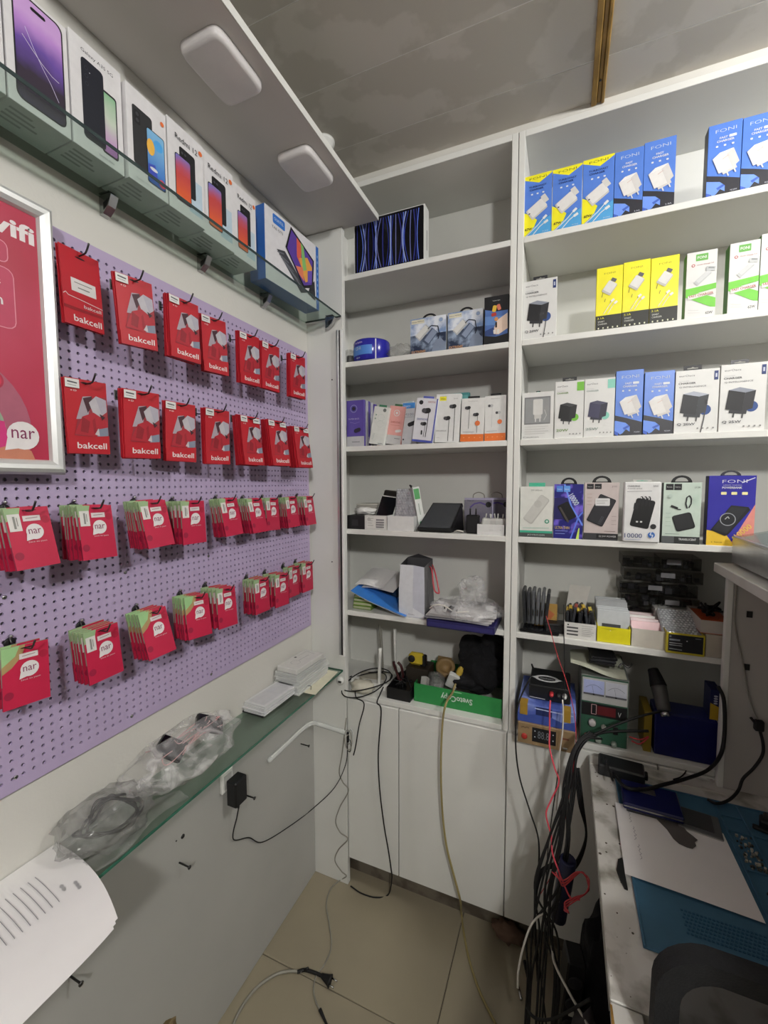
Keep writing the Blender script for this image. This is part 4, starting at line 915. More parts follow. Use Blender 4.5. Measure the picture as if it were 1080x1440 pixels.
goods('power_bank_box', 'white power bank carton with four built in cables pictured', 877.9, 931, 677.8, Yp-.012, SZ[3], .028, art_ten, '#f0f0f0', tab=('tab',C('#c9c9c4'),.5,.006,.5), b=.003)
goods('power_bank_box', 'mint green power bank carton with looped strap pictured', 933.4, 988, 678.8, Yp-.004, SZ[3], .028, art_mint, '#d3e4d8', tab=AR, side=C('#3a3d3d'))
goods('power_bank_box', 'purple and yellow wireless power bank carton next to the counter', 997, 1065, 669, Yp-.002, SZ[3], .03, art_fpb, 'pb_purple', tab=('arch',C('#33343c'),.44,.014,.5), side=C('#1d1b4a'))

# --- tablet carton on the top left shelf
mk('blade_dark', '#0b0b12', .25)
def art_pad(p):
    p.rr(.012,.02,.985,.985,.02,MATS['blade_dark'],4)
    rn = random.Random(3)
    cols = ['#2b3aa8','#5f78d8','#8f9fd8','#3c4fc0','#6a70a8','#2a2f7a']
    for k in range(26):
        u = .05+.035*k; bulge = .045*math.sin(k*1.15)+.02*math.sin(k*.5); c = cols[k % 6]
        q = [(u+bulge*math.sin(PI*t/8), .06+.88*t/8) for t in range(9)]
        if .0 < u < .96: p.l([(min(.97,max(.02,a)), b) for a, b in q], .006+.006*(k % 3), c)
Yt = YF+.02; a = ony(498.2,385,Yt); b = ony(597.2,364,Yt); hh = ony(597,286,Yt).z-SZ[0]
mb = MB(); w_ = b.x-a.x; mb.box((-w_/2,0,0),(w_/2,.045,hh), MATS['carton_white'], .001); art_pad(P(mb, w_, hh))
for k in range(1): mb.add([(w_/2+.0003,.02,hh*.25),(w_/2+.0003,.026,hh*.25),(w_/2+.0003,.026,hh*.6),(w_/2+.0003,.02,hh*.6)], [(0,1,2,3)], C('#77777a'))
tag(mb.build('tablet_box', loc=((a.x+b.x)/2,Yt,SZ[0]+.0003)), 'white tablet carton with blue ribbon lines on black, top shelf', 'carton')

# --- second left shelf
t = thing('disc_spindle', 'blue wrapped spindle of blank discs on the second shelf', 'disc spindle', (ony(523,500,1.44).x,1.44,SZ[1]))
mk('spindle_blue', '#2a2a9a', .2, var=.08); mb = MB(); R = (ony(546.5,490,1.44).x-ony(499.6,490,1.44).x)/2; hs = ony(523,477.5,1.40).z-SZ[1]
mb.lathe([(R*.96,.0005),(R,.004),(R,hs-.006),(R*.96,hs),(.01,hs)], MATS['spindle_blue'], 36); mb.build('wrap', t)
mb = MB(); n = 16
for k in range(n):
    a0 = -PI*.93+PI*.52*k/n+.15; a1 = -PI*.93+PI*.52*(k+1)/n+.15
    mb.add([(R*1.006*math.cos(x_),R*1.006*math.sin(x_),z_) for x_, z_ in ((a0,hs*.25),(a1,hs*.25),(a1,hs*.68),(a0,hs*.68))], [(0,1,2,3)], C('#4f86d4'))
for txt, zc, hh_, wd, col in (('Verbatim',.84,.1,.55,'#c9b9e9'),('CD-R',.56,.14,.4,'#dfeaf6'),('MINI 50',.12,.07,.25,'#c9d4f0')):
    vs, fs = glyphs(txt, .01); mb.add([(R*1.012*math.cos(-PI*.62+x_*wd),R*1.012*math.sin(-PI*.62+x_*wd),hs*(zc+y_*hh_)) for x_, y_ in vs], fs, C(col))
a0 = -PI*.30
mb.add([(R*1.008*math.cos(x_),R*1.008*math.sin(x_),z_) for x_, z_ in ((a0-.03,0.002),(a0+.03,.002),(a0+.03,hs-.003),(a0-.03,hs-.003))], [(0,1,2,3)], C('#e6e6f2')); mb.build('printed_label', t)
mb = MB(); mb.lathe([(.018,0),(.019,.02),(.02,.052),(.013,.056)], MATS['greyfilm'], 14); mb.lathe([(.014,.001),(.014,.034)], MATS['black'], 12, (.003,0,0)); q = ony(490,505,1.42)
tag(mb.build('small_jar', loc=(q.x,1.43,SZ[1]+.0003)), 'small dark jar left of the disc spindle', 'jar')
mb = MB(); mb.blob((0,0,.024),(.05,.03,.028), MATS['greyfilm'], .35, 3, 3, 4, floor=.0005); q = ony(562,500,1.42)
tag(mb.build('crumpled_film', loc=(q.x,1.43,SZ[1]+.0003)), 'crumpled grey plastic wrap between disc spindle and rocky cartons', 'plastic wrap')
mk('rocky', '#27324a', .35, hex2='#9fb0c9', scale=26, edge=(.42,.62), detail=5); mk('cloudy', '#7a92bb', .35, hex2='#dfe4ec', scale=22, edge=(.4,.6), detail=5)
def art_rock(p):
    p.r(0,.55,1,1,'cloudy'); p.r(0,0,1,.55,'rocky'); p.r(.03,.86,.4,.97,'#ece6cf'); p.t('hoco.',.12,.915,.14,.04,'#55553f'); p.t('PREMIUM',.29,.915,.18,.03,'#55553f'); p.e(.86,.88,.07,'#e4e8ee'); p.e(.86,.88,.055,'#8fa3c4')
    p.rot_rr(.36,.6,.42,.2,.75,'#c9cbcc',.08); p.rot_rr(.34,.62,.36,.15,.75,'#e9e9e6',.08); p.rot_rr(.56,.47,.42,.22,.85,'#4d586e',.08); p.rot_rr(.58,.48,.36,.16,.85,'#8794ac',.08); p.l([(.5,.68),(.6,.76),(.78,.72),(.82,.5),(.78,.36)],.025,'#1b2233'); p.poly([(.6,.06),(.72,.36),(.86,.4),(1,.25),(1,0),(.62,0)],'#7f8ba0')
    p.t('EXTREME',.24,.1,.4,.07,'#b58a6a',bold=.03); p.t('POWER',.2,.035,.3,.045,'#b58a6a',bold=.02)
goods('accessory_box', 'grey rocky landscape carton with hang loop beside the plastic wrap', 577, 627.6, 446, YF+.03, SZ[1], .035, art_rock, '#c9ccd0', tab=('arch',MATS['black'],.42,.018,.5), group='rocky landscape cartons')
goods('accessory_box', 'grey rocky landscape carton with hang loop beside the black carton', 629.7, 679.8, 437, YF+.03, SZ[1], .035, art_rock, '#c9ccd0', tab=('arch',MATS['black'],.42,.018,.5), group='rocky landscape cartons')
def art_blk(p):
    p.poly([(.04,.74),(.5,.68),(.96,.68),(.96,.2),(.5,.16),(.04,.2)],'#4a6aa8'); p.poly([(.04,.6),(.96,.56),(.96,.38),(.04,.42)],'#5f84bd'); p.poly([(.3,.22),(.55,.5),(.95,.62),(.96,.3),(.6,.2)],'#dfc6b4'); p.poly([(.04,.3),(.4,.36),(.5,.18),(.04,.2)],'#2d4276'); p.rot_rr(.42,.74,.16,.26,-.2,'#d8b23c',.3); p.rot_rr(.6,.76,.14,.24,.3,'#c9705a',.3); p.rot_rr(.4,.62,.2,.14,.1,'#b03a2e',.3); p.e(.5,.52,.08,'#c98a52'); p.rot_rr(.5,.4,.07,.22,0,'#2a1d1d',.3); p.rot_rr(.44,.26,.1,.18,.1,'#efe9e2',.3); p.rot_rr(.58,.26,.1,.18,-.1,'#efe9e2',.3); p.t('kakusiga',.5,.9,.3,.028,'#d9d9d9')
goods('accessory_box', 'black carton with blue and cream cartoon picture beside the upright', 681, 716.2, 416, YF+.012, SZ[1], .05, art_blk, '#121216')

# --- earphone boxes on the third left shelf
def lean_box(name, label, bl, br, tl, Y, z, h, d, art, base, group=None, tab=None, cat='earphone box'):
    """box on a shelf, sheared look comes from a real sideways lean"""
    a = ony(bl, 625, Y).x; b = ony(br, 625, Y).x; w_ = b-a-.001; c = ony(tl, 625-60, Y).x; ang = math.atan2(c-a, h)
    base = C(base) if isinstance(base, str) else base
    mb = MB(); mb.box((0,0,0),(w_*math.cos(ang),d,h), base, .0006); art(P(mb, w_*math.cos(ang), h, x0=0))
    t = thing(name, label, cat, (a,Y,z+.0004+max(0,0)), 0, group); t.rotation_euler = (-.0,ang,0); t.location.z += w_*math.cos(ang)*math.sin(ang) if ang > 0 else 0
    mb.build('carton', t)
    if tab: mb = MB(); mb.box((w_*.25,d*.4,h),(w_*.75,d*.4+.0015,h+.008), C(tab), .0003); mb.build('hang_tab', t)
    return t
def art_violet(p):
    p.r(0,0,1,.22,'#b9b9bd'); p.l([(.3,.1),(.75,.1)],.03,'#66666a'); p.e(.42,.82,.2,'#8a86b8',18); p.e(.42,.82,.16,'#4a3f8f',18); p.rot_rr(.42,.82,.2,.2,.3,'#26242e',.5); p.t('SUPER BASS',.42,.6,.6,.03,'#d0c9ec'); p.l([(.2,.53),(.5,.5),(.75,.53)],.015,'#8f86c8'); p.rot_rr(.62,.35,.4,.2,.3,'#2c2a38',.5)
def art_wg(p):
    p.e(.72,.92,.11,'#6a6f6c'); 
    for v in (.72,.55): p.l([(.55+.22*math.cos(k*.6),v+.09*math.sin(k*.6)) for k in range(11)],.012,'#b9c4bc')
    p.e(.2,.78,.05,'#8aa595'); p.e(.18,.68,.05,'#8aa595'); p.t('WIRED EARPHONE',.22,.2,.42,.04,'#b5beb8',rot=1.4); p.l([(.6,.04),(.9,.04)],.03,'#77807a')
def art_pinkbox(p):
    p.r(0,0,1,.24,'#bdbcbc'); p.l([(.55,.16),(.9,.16)],.04,'#77777a'); p.e(.5,.82,.2,'#efe4e0',18); p.e(.5,.82,.15,'#d99a94',18); p.rot_rr(.5,.82,.16,.16,.2,'#f2efec',.5); p.t('EARPHONE',.5,.58,.6,.05,'#a8544e'); p.l([(.2,.5),(.8,.5)],.015,'#b5665e'); p.rot_rr(.75,.36,.4,.16,.2,'#f2efec',.5)
def art_bw(p):
    p.r(.1,.86,.9,.99,'#3f86cc'); p.t('hoco',.4,.92,.4,.06,'#dfeaf6'); p.t('M100',.5,.72,.6,.06,'#77808c'); p.l([(.15,.66),(.8,.66)],.03,'#9aa0a8'); p.rot_rr(.7,.5,.6,.26,.3,'#1f2024',.5); p.e(.12,.14,.05,'#2a2a2c')
def bud(p, u, v, k, col='#232326', stem=None, to=0):
    p.rot_rr(u,v,.3*k,.2*k,.2,col,.5); p.e(u-.12*k,v,.09*k,'#4a4a4e'); 
    if stem: p.l([(u+.08*k,v-.03),(u+.06*k,to)],.025*k,col)
def art_wp(p):
    p.r(0,0,1,.05,'#4a55a8'); p.poly([(.92,0),(1,0),(1,1),(.94,1)],'#5a62ac'); p.e(.22,.9,.1,'#26262a'); p.t('BOROFONE',.72,.92,.34,.04,'#a85a5a'); bud(p,.55,.72,1.2,'#232326',1,.12); bud(p,.48,.42,.8,'#232326',1,.12); p.rot_rr(.42,.22,.07,.2,.05,'#2a2a2e',.4); p.t('EARPHONE',.38,.52,.5,.045,'#55609a')
def art_bas(p):
    p.r(.14,.86,.42,.95,'#e6df3a'); p.t('baseus',.28,.905,.2,.035,'#55521a'); p.t('Encok',.8,.9,.16,.025,'#8a8a8a'); bud(p,.72,.74,.8,'#232326',1,.03); bud(p,.5,.5,.8,'#232326',1,.03); p.t('WIRED EARPHONE',.25,.24,.44,.03,'#88888a'); p.l([(.06,.1),(.2,.1)],.01,'#a5a5a5')
def art_org(c):
    def f(p):
        p.r(0,0,1,.17,'#dd7130'); icons(p,.09,4,.15,.85,.03,'#e9935f'); p.t('Earphones',.5,.93,.4,.03,'#9a9a9a'); bud(p,.3,.78,.7,c,1,.3); bud(p,.66,.62,.7,c,1,.2); p.e(.72,.42,.11,'#dd7440'); p.l([(.1,.22),(.6,.22)],.015,'#8a8a8a')
    return f
Ye = YF+.012; z3 = SZ[2]; GE = 'earphone cartons on the third shelf'
for i in range(5):
    w0 = [(487,512,563),(495,516,564),(500,519,565),(505,523,567),(510,528,569)][i]
    goods('earphone_box', ['front violet earphone carton standing by the corner panel','violet earphone carton second from the front of its row','violet earphone carton in the middle of its row','violet earphone carton fourth from the front of its row','violet earphone carton at the back of its row'][i], w0[0], w0[1], w0[2], Ye+.016*i, z3, .013, art_violet, '#5a4a9c' if i % 2 == 0 else '#c9c9d4', group=GE, cat='earphone box')
lean_box('earphone_box', 'white and green earphone carton leaning beside the violet ones', 518.8, 540.3, 527, Ye+.004, z3, .132, .016, art_wg, '#eef1ec', GE, '#3f7a5a')
lean_box('earphone_box', 'pale pink earphone carton leaning behind the white and green one', 541.5, 563.5, 549, Ye+.022, z3, .134, .016, art_pinkbox, '#dca09a', GE, '#3f6a4a')
goods('earphone_box', 'white earphone carton with blue top band', 564.5, 586, 566, Ye+.03, z3, .018, art_bw, '#dfe2e6', group=GE, cat='earphone box', tab=('tab',C('#d0d4da'),.5,.006,.5))
lean_box('earphone_box', 'white earphone carton with blue violet side and black buds', 579, 609, 587, Ye-.006, z3, .146, .02, art_wp, '#eeeef4', GE, '#5a62ac')
lean_box('earphone_box', 'tall white earphone carton with yellow brand patch', 611, 645.5, 614, Ye, z3, .158, .02, art_bas, '#f0f1f0', GE)
goods('earphone_box', 'teal earphone carton standing behind the yellow patch carton', 624, 660, 553, Ye+.03, z3, .02, lambda p: p.r(.05,.05,.95,.95,'#5f9a9a'), '#3f7f80', group=GE, cat='earphone box')
lean_box('earphone_box', 'white and orange earphone carton with black buds', 647, 680, 649.5, Ye, z3, .138, .02, art_org('#2a2a2c'), '#eeeeec', GE, '#1b1b1e')
lean_box('earphone_box', 'white and orange earphone carton with pale buds beside upright', 681, 711, 682, Ye, z3, .142, .02, art_org('#b9b9ba'), '#eeeeec', GE, '#1b1b1e')

# --- fourth left shelf: repair trays
z4 = SZ[3]; Yq = YF+.012
def X_at(u, Y, z): 
    # x where pixel column u meets height z at depth Y
    return ony(u, 745, Y).x
def tray(name, label, x0, x1, y0, y1, z, h, m, th=.0015, front=None, cat='tray', inner=None):
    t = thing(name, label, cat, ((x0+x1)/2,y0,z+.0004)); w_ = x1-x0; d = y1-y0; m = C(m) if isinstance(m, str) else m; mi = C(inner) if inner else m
    mb = MB(); mb.box((-w_/2,0,0),(w_/2,d,th), mi); mb.build('bottom', t)
    mb = MB(); mb.box((-w_/2,0,th),(w_/2,th,h), m)
    if front: front(P(mb, w_, h))
    mb.build('front_wall', t)
    mb = MB(); mb.box((-w_/2,d-th,th),(w_/2,d,h), m); mb.build('rear_wall', t)
    for sx in (-1,1): mb = MB(); mb.box((sx*w_/2-(th if sx > 0 else 0),th,th),(sx*w_/2+(0 if sx > 0 else th),d-th,h), m); mb.build('side_wall', t)
    return t
def lines(p, rows, u0, u1, col='#9a9a98', wd=.02):
    for k, v in enumerate(rows): p.l([(u0,v),(u1-.1*(k % 3)*(u1-u0),v)],wd,col)
def art_label(p):
    p.rr(.08,.1,.94,.9,.02,'#efeeea'); lines(p,(.78,.62,.46,.3),.14,.4,'#9d9c98'); p.e(.2,.72,.08,'#b5b4b0')
    for v in (.7,.52,.36,.2): p.r(.52,v-.04,.88,v+.04,'#77767a'); p.l([(.52,v-.08),(.86,v-.08)],.01,'#b0b0ae')
x0 = X_at(488.3,Yq,0); x1 = X_at(512.5,Yq,0)
mb = MB(); mb.box((0,0,0),(x1-x0,.09,.05), C('#19191b'), .001); mb.box((.02,-.0003,.012),(.045,0,.034), C('#2b2b2e')); tag(mb.build('dark_box', loc=(x0,Yq,z4+.0003)), 'flat black box at the left end of the repair tray shelf', 'carton')
for i in range(5):
    mb = MB(); mb.box((0,0,0),(.082+.003*(i % 2),.1,.0075), C(['#b9b5ae','#8f8d88','#c4c1bb','#9b9892','#b0ada6'][i]), .0025)
    tag(mb.build('film_pouch', loc=(x0+.002*i,Yq+.06,z4+.0512+.0078*i), rot=(0,0,.04*(i-2))), 'grey flat pouch in the pile above the flat black box', 'pouch', 'grey pouches in a pile')
# tissue
mb = MB(); mb.blob((0,0,.012),(.042,.025,.014), C('#efeeec', .9), .5, 4, 3, 5, floor=.0003); tag(mb.build('crumpled_tissue', loc=(X_at(513,Yq+.02,0)-.01,Yq+.05,z4+.0515)), 'crumpled white tissue lying on the flat black box', 'tissue')
a, b = X_at(513,Yq,0), X_at(544,Yq,0); tray('card_tray', 'open white tray with printed specification label holding phones', a, b, Yq, Yq+.15, z4, .052, '#e3e2dd', front=art_label)
c, d = X_at(545,Yq,0), X_at(585,Yq,0); tray('card_tray', 'open plain white tray holding bubble wrapped slab', c, d-.008, Yq-.002, Yq+.15, z4, .052, '#e9e9e8')
def slab(name, label, x, y, z, w_, h, d, m, rx, rz=0, ry=0, cat='phone', face=None, bez=None, b=.004):
    t = thing(name, label, cat, (x,y,z), rz); t.rotation_euler = (rx,ry,rz); mb = MB(); mb.box((-w_/2,0,0),(w_/2,d,h), MATS[m] if m in MATS else C(m), b); mb.build('body', t)
    if face: mb = MB(); mb.box((-w_/2+.004,-.0006,.006),(w_/2-.004,.0,h-.006), MATS[face] if face in MATS else C(face)); mb.build('screen', t)
    return t
xm = (a+b)/2
slab('phone', 'black phone with white rim leaning back in the labelled tray', xm+.004, Yq+.032, z4+.003, .072, .135, .009, 'whiteplastic', -.5, .0, .12, face='gloss_black')
slab('phone', 'dark brown phone leaning behind the white rimmed one', xm+.008, Yq+.06, z4+.003, .078, .152, .01, '#4a443d', -.42, .0, .1, face='#1a1815')
def bubble_slab(name, label, x, y, z, w_, h, d, rx, rz=0, flat=False):
    t = thing(name, label, 'bubble wrap', (x,y,z), rz); t.rotation_euler = (rx,0,rz); mb = MB(); mb.box((-w_/2,0,0),(w_/2,d,h), MATS['bubble'], .004); mb.build('wrapped_core', t)
    mb = MB(); nx = max(4, int(w_/.0095)); nz = max(4, int(h/.0095))
    for i in range(nx):
        for j in range(nz):
            cx = -w_/2+(i+.5+.5*(j % 2)*.9)*w_/(nx+.5); cz = (j+.5)*h/nz; r = .0038
            V = []; F = []
            for rr_, yy in ((r,0),(r*.8,-.0016),(r*.35,-.0026)):
                for k in range(6): V.append((cx+rr_*math.cos(k*PI/3), yy, cz+rr_*math.sin(k*PI/3)))
            for q in range(2):
                for k in range(6): F.append([q*6+k, q*6+(k+1) % 6, (q+1)*6+(k+1) % 6, (q+1)*6+k])
            F.append(list(range(12,18))); mb.add(V, F, MATS['bubble'], True)
    o = mb.build('bubbles', t); o['kind'] = 'stuff'
    return t
bubble_slab('bubble_wrapped_part', 'silvery bubble wrapped slab standing in the plain white tray', (c+d)/2-.006, Yq+.045, z4+.003, .085, .148, .012, -.2)
t = thing('slim_box', 'slim white and green accessory carton leaning beside the bubble wrap', 'carton', (X_at(590,Yq,0)+.002,Yq+.035,z4+.002)); t.rotation_euler = (-.05,-.17,.5)
mb = MB(); mb.box((-.012,0,0),(.012,.075,.155), C('#e6e9e6'), .0006); p = P(mb, .024, .155, x0=-.012); p.r(.1,.72,.9,.96,'#4f9a5a'); p.l([(.5,.36),(.5,.62)],.16,'#9aa59c'); p.e(.45,.17,.28,'#3f8a5a'); p.r(0,0,1,.06,'#4fa06a')
mb.add([(.0123,.005,.03),(.0123,.07,.03),(.0123,.07,.12),(.0123,.005,.12)], [(0,1,2,3)], C('#4a5a52')); mb.build('carton', t)
mb = MB(); mb.tube([(-.012,.02,.155),(-.016,.02,.165),(-.008,.03,.16)], .0025, MATS['black'], 6, 4); mb.build('hang_loop', t)
# wedge tablet
t = thing('desk_terminal', 'black wedge shaped tablet terminal tilted back on the tray shelf', 'terminal', (0,0,0))
A = [ony(586.5,748,YF+.004), ony(634,752,YF+.004)]; B = [ony(607,711,YF+.075), ony(650,711,YF+.075)]
xl0, xr0, xl1, xr1 = A[0].x, A[1].x, B[0].x+.004, B[1].x; zt = z4+.098
mb = MB(); yb0, yb1 = YF+.004, YF+.078
V = [(xl0,yb0,z4+.001),(xr0,yb0,z4+.001),(xr1,yb1,zt),(xl1,yb1,zt),(xl0,yb0,z4+.013),(xr0,yb0,z4+.013)]
N_ = Vector((0,-(zt-z4),(yb1-yb0))).normalized()*-.012
Q = [Vector(q) for q in ((xl0,yb0,z4+.013),(xr0,yb0,z4+.013),(xr1,yb1,zt),(xl1,yb1,zt))]; Q2 = [Vector((q.x,q.y+.012,q.z-.011)) for q in Q]
mb.add(Q+Q2, [(0,1,2,3),(7,6,5,4),(0,1,5,4),(1,2,6,5),(2,3,7,6),(3,0,4,7)], MATS['black']); mb.build('tablet', t)
def inset(Q, f, off):
    c = sum(Q, Vector())/4; return [c+(q-c)*f+Vector((0,-.0008*off,.0006*off)) for q in Q]
mb = MB(); mb.add(inset(Q,.92,1), [(0,1,2,3)], C('#3c3e41', .25)); mb.build('screen', t)
mb = MB(); mb.add([(xl0+.004,yb0+.014,z4+.0006),(xr0-.004,yb0+.014,z4+.0006),(xr1-.002,yb1+.035,z4+.0006),(xl1+.004,yb1+.035,z4+.0006),(xl1+.004,yb1+.008,zt-.012),(xr1-.002,yb1+.008,zt-.012)], [(0,1,2,3),(0,1,5,4),(2,3,4,5),(1,2,5),(0,4,3)], MATS['black']); mb.build('stand', t)
# chargers at the right end
xk = X_at(663,Yq,0); t = thing('plug_charger', 'black two pin plug charger standing on the tray shelf', 'charger', (xk,Yq+.01,z4+.0004))
mb = MB(); mb.box((-.021,0,0),(.021,.028,.062), MATS['black'], .004); mb.build('body', t)
for sx in (-.0095,.0095): mb = MB(); mb.lathe([(.0024,.062),(.0024,.082),(.001,.084)], MATS['black'], 8, (sx,.014,0)); mb.build('pin', t)
cable('white_lead', 'short white lead looped beside the black plug charger', [(xk-.06,Yq+.01,z4+.004),(xk-.045,Yq+.0,z4+.01),(xk-.03,Yq+.012,z4+.006),(xk-.05,Yq+.03,z4+.004)], .0022, 'whitecable')
t = thing('blister_pack', 'clear blister pack with violet arc and black plug at shelf back', 'blister pack', (X_at(671,Yq+.09,0),Yq+.10,z4+.0004))
mb = MB(); mb.box((-.05,.012,0),(.05,.0135,.115), C('#b9b4cf'), .0004); p = P(mb, .1, .115, y=.0118); p.t('hoco',.22,.92,.22,.05,'#55507a'); p.l([(.2,.7),(.35,.82),(.55,.86),(.75,.8)],.05,'#7f66d8'); p.e(.84,.8,.1,'#1b1b1e'); mb.build('backing_card', t)
mb = MB(); mb.box((-.047,-.012,.002),(.047,.0115,.108), MATS['acrylic']); mb.build('blister', t)
mb = MB(); mb.tube([(-.02,.012,.115),(-.017,.012,.128),(0,.012,.135),(.017,.012,.128),(.02,.012,.115)], .0016, MATS['greycable'], 6, 5); mb.build('hang_loop', t)
t2 = copy_tree(t); t2.location = (XL1-.053,Yq+.135,z4+.0004); t2['label'] = 'clear blister pack standing behind the white chargers by the upright'
c, d = X_at(671,Yq-.004,0), XL1-.006; tray('card_tray', 'shallow white tray full of small white plug chargers', c, d, Yq-.004, Yq+.07, z4, .034, '#ebebea', front=lambda p: (p.t('SAMSUNG',.52,.48,.16,.14,'#b5b5b8'), p.e(.86,.5,.02,'#c5c5c8')))
for i, (fx, rz, ry) in enumerate([(.28,.2,.15),(.52,-.3,-.1),(.78,.1,.05)]):
    t = thing('plug_charger', 'small white plug charger in shallow tray, '+['nearest the black charger','middle one','nearest the upright'][i], 'charger', (c+(d-c)*fx,Yq+.03,z4+.012), rz, 'white plug chargers in tray'); t.rotation_euler = (.1,ry,rz)
    mb = MB(); mb.box((-.019,0,0),(.019,.026,.038), MATS['whiteplastic'], .005); mb.build('body', t)
    for sx in (-.008,.008): mb = MB(); mb.lathe([(.002,.038),(.002,.053),(.001,.054)], MATS['whiteplastic'], 6, (sx,.013,0)); mb.build('pin', t)
# ================================================================== fifth left shelf: papers and bags
z5 = SZ[4]
for i in range(4):
    mb = MB(); mb.box((-.038,0,0),(.038,.16,.0135), C(['#6f8f3a','#7f9f48','#65853a','#759545'][i]), .0012); mb.box((-.036,-.0005,.003),(.036,.001,.0105), C('#b9bf9a'))
    tag(mb.build('green_booklet', loc=(XL0+.042+.002*i,YF+.03,z5+.0004+.0138*i)), 'green cardboard pack in the low pile beside the blue folder', 'booklet', 'green packs in a pile')
def wavy(x0, x1, y0, y1, z0, f): return lambda a, b: (x0+(x1-x0)*a, y0+(y1-y0)*b, z0+f(a, b))
mb = MB(); mb.grid(wavy(XL0+.012,XL0+.16,YF+.05,YF+.23,z5+.075, lambda a, b: .03*b+.006*math.sin(4*a)), 8, 8, MATS['paper']); tag(mb.build('paper_sheet'), 'loose white sheet resting over the green booklets', 'paper')
mb = MB(); mb.grid(wavy(XL0+.005,XL0+.12,YF+.045,YF+.2,z5+.088, lambda a, b: .035*b+.004*math.sin(5*a)), 8, 8, MATS['paper']); tag(mb.build('paper_sheet'), 'small upper white sheet tilted above the green booklets', 'paper')
mk('folder_blue', '#3f82d6', .3, var=.06)
t = thing('document_folder', 'bright blue plastic folder draped over the green booklets', 'folder', (XL0,YF,z5))
f_ = lambda a, b: (.072*(1-a)**1.15+.002)*(1-.1*b)+.004+.03*b*(1-a)
mb = MB(); mb.grid(lambda a, b: (.014+.215*a, -.008+.2*b-.004*math.sin(6*a)*(1-b), f_(a, b)), 14, 10, MATS['folder_blue']); mb.build('cover', t)
mb = MB(); mb.grid(lambda a, b: (.02+.21*a, -.010+.19*b-.004*math.sin(6*a)*(1-b), f_(a, b)-.0035), 14, 10, C('#d9dce2')); mb.build('pages', t)
mb = MB(); mb.grid(lambda a, b: (.06+.16*a, .1+.1*b, f_(.3+.5*a, .5)+.006+.05*b*(1-a)), 8, 6, C('#28405f')); mb.build('rear_cover', t)
# paper carrier bag
a = ony(561,860,YF+.012); b = ony(597,860,YF+.012); hb = .185
t = thing('paper_bag', 'white paper carrier bag with grey side and red rope handle', 'bag', ((a.x+b.x)/2,YF+.012,z5+.0006)); w_ = (b.x-a.x)/2*1.0
Wt, Wm = C('#e6e8ee', .7), C('#d3d6e2', .7)
mb = MB(); x_ = w_
mb.add([(-x_,0,0),(.1*x_,0,0),(.1*x_,-.002,.09),(.12*x_,.004,hb),(-.9*x_,.002,hb),(-x_,-.001,.09)], [(0,1,2,5),(5,2,3,4)], Wt)
mb.add([(.1*x_,0,0),(x_,0,0),(x_,.0,.09),(x_*.95,.002,hb-.004),(.12*x_,.004,hb),(.1*x_,-.002,.09)], [(0,1,2,5),(5,2,3,4)], Wm)
mb.add([(.1*x_,-.0022,.035),(x_,-.0004,.012),(x_,-.0004,.003),(.1*x_,-.0008,.003)], [(0,1,2,3)], C('#eef0f6', .7))
p = P(mb, 2*x_, hb, y=-.0024); p.l([(.38,.06),(.62,.05)],.015,'#77777c'); mb.build('front_panel', t)
mb = MB(); mb.add([(x_,0,0),(x_+.012,.075,0),(x_+.002,.09,hb+.012),(x_*.95,.002,hb-.004),(x_+.01,.04,.1)], [(0,1,4),(1,2,4),(2,3,4),(3,0,4)], C('#5f5f60', .6)); mb.build('side_panel', t)
mb = MB(); mb.add([(-x_,0,0),(-x_,.075,0),(-x_*.9,.08,hb+.014),(-x_*.9,.002,hb)], [(0,1,2,3)], C('#3c3c3f', .6)); mb.build('side_panel', t)
mb = MB(); mb.add([(-x_,.078,0),(x_+.012,.078,0),(x_+.002,.09,hb+.012),(0,.075,hb+.03),(-x_*.9,.08,hb+.014)], [(0,1,2,3,4)], C('#3f3f42', .6)); mb.build('back_panel', t)
mb = MB(); mb.tube([(x_*.9,.06,hb-.01),(x_+.016,.03,hb-.015),(x_+.028,.01,hb-.06),(x_+.036,.005,hb-.085),(x_+.05,.004,hb-.09),(x_+.046,.012,hb-.075),(x_+.03,.03,hb-.03),(x_+.01,.06,hb-.005)], .0028, C('#b5444e'), 6, 6); mb.build('rope_handle', t)
# plastic sleeve with papers over navy folder
mb = MB(); xa = ony(597,890,1.30).x; xb = ony(694,903,1.30).x
mb.box((0,0,0),(xb-xa,.17,.026), C('#221f52'), .003); mb.box((.006,-.0006,.006),(xb-xa-.006,0,.018), C('#2d2a66')); tag(mb.build('ring_folder', loc=(xa,1.318,z5+.0005)), 'dark navy folder lying under clear sleeves and overhanging the shelf', 'folder')
zt = z5+.027
for i in range(4):
    mb = MB(); mb.grid(wavy(0,.215,0,.2,0, lambda a, b: .003*math.sin(3*a+i)+.002*math.sin(5*b)+.0006), 8, 8, C(['#8f8d94','#c9c6c6','#b9b4b4','#dad8d8'][i], .8)); tag(mb.build('paper_sheet', loc=(xa-.012+.006*i,1.322+.004*i,zt+.0018+.0042*i), rot=(0,0,.05*i-.04)), 'grey white document sheet inside the clear sleeves, '+['lowest','third down','second down','topmost'][i], 'paper', None)
mb = MB(); mb.blob((.115,.10,.022),(.125,.105,.03), MATS['clearfilm'], .25, 1.7, 4, 12, 2, floor=.001); mb.blob((.12,.15,.06),(.045,.03,.055), MATS['clearfilm'], .5, 1.8, 4, 5, 2)
tag(mb.build('plastic_sleeve', loc=(xa,1.315,zt)), 'crumpled clear plastic sleeves over the papers on the shelf', 'bag')
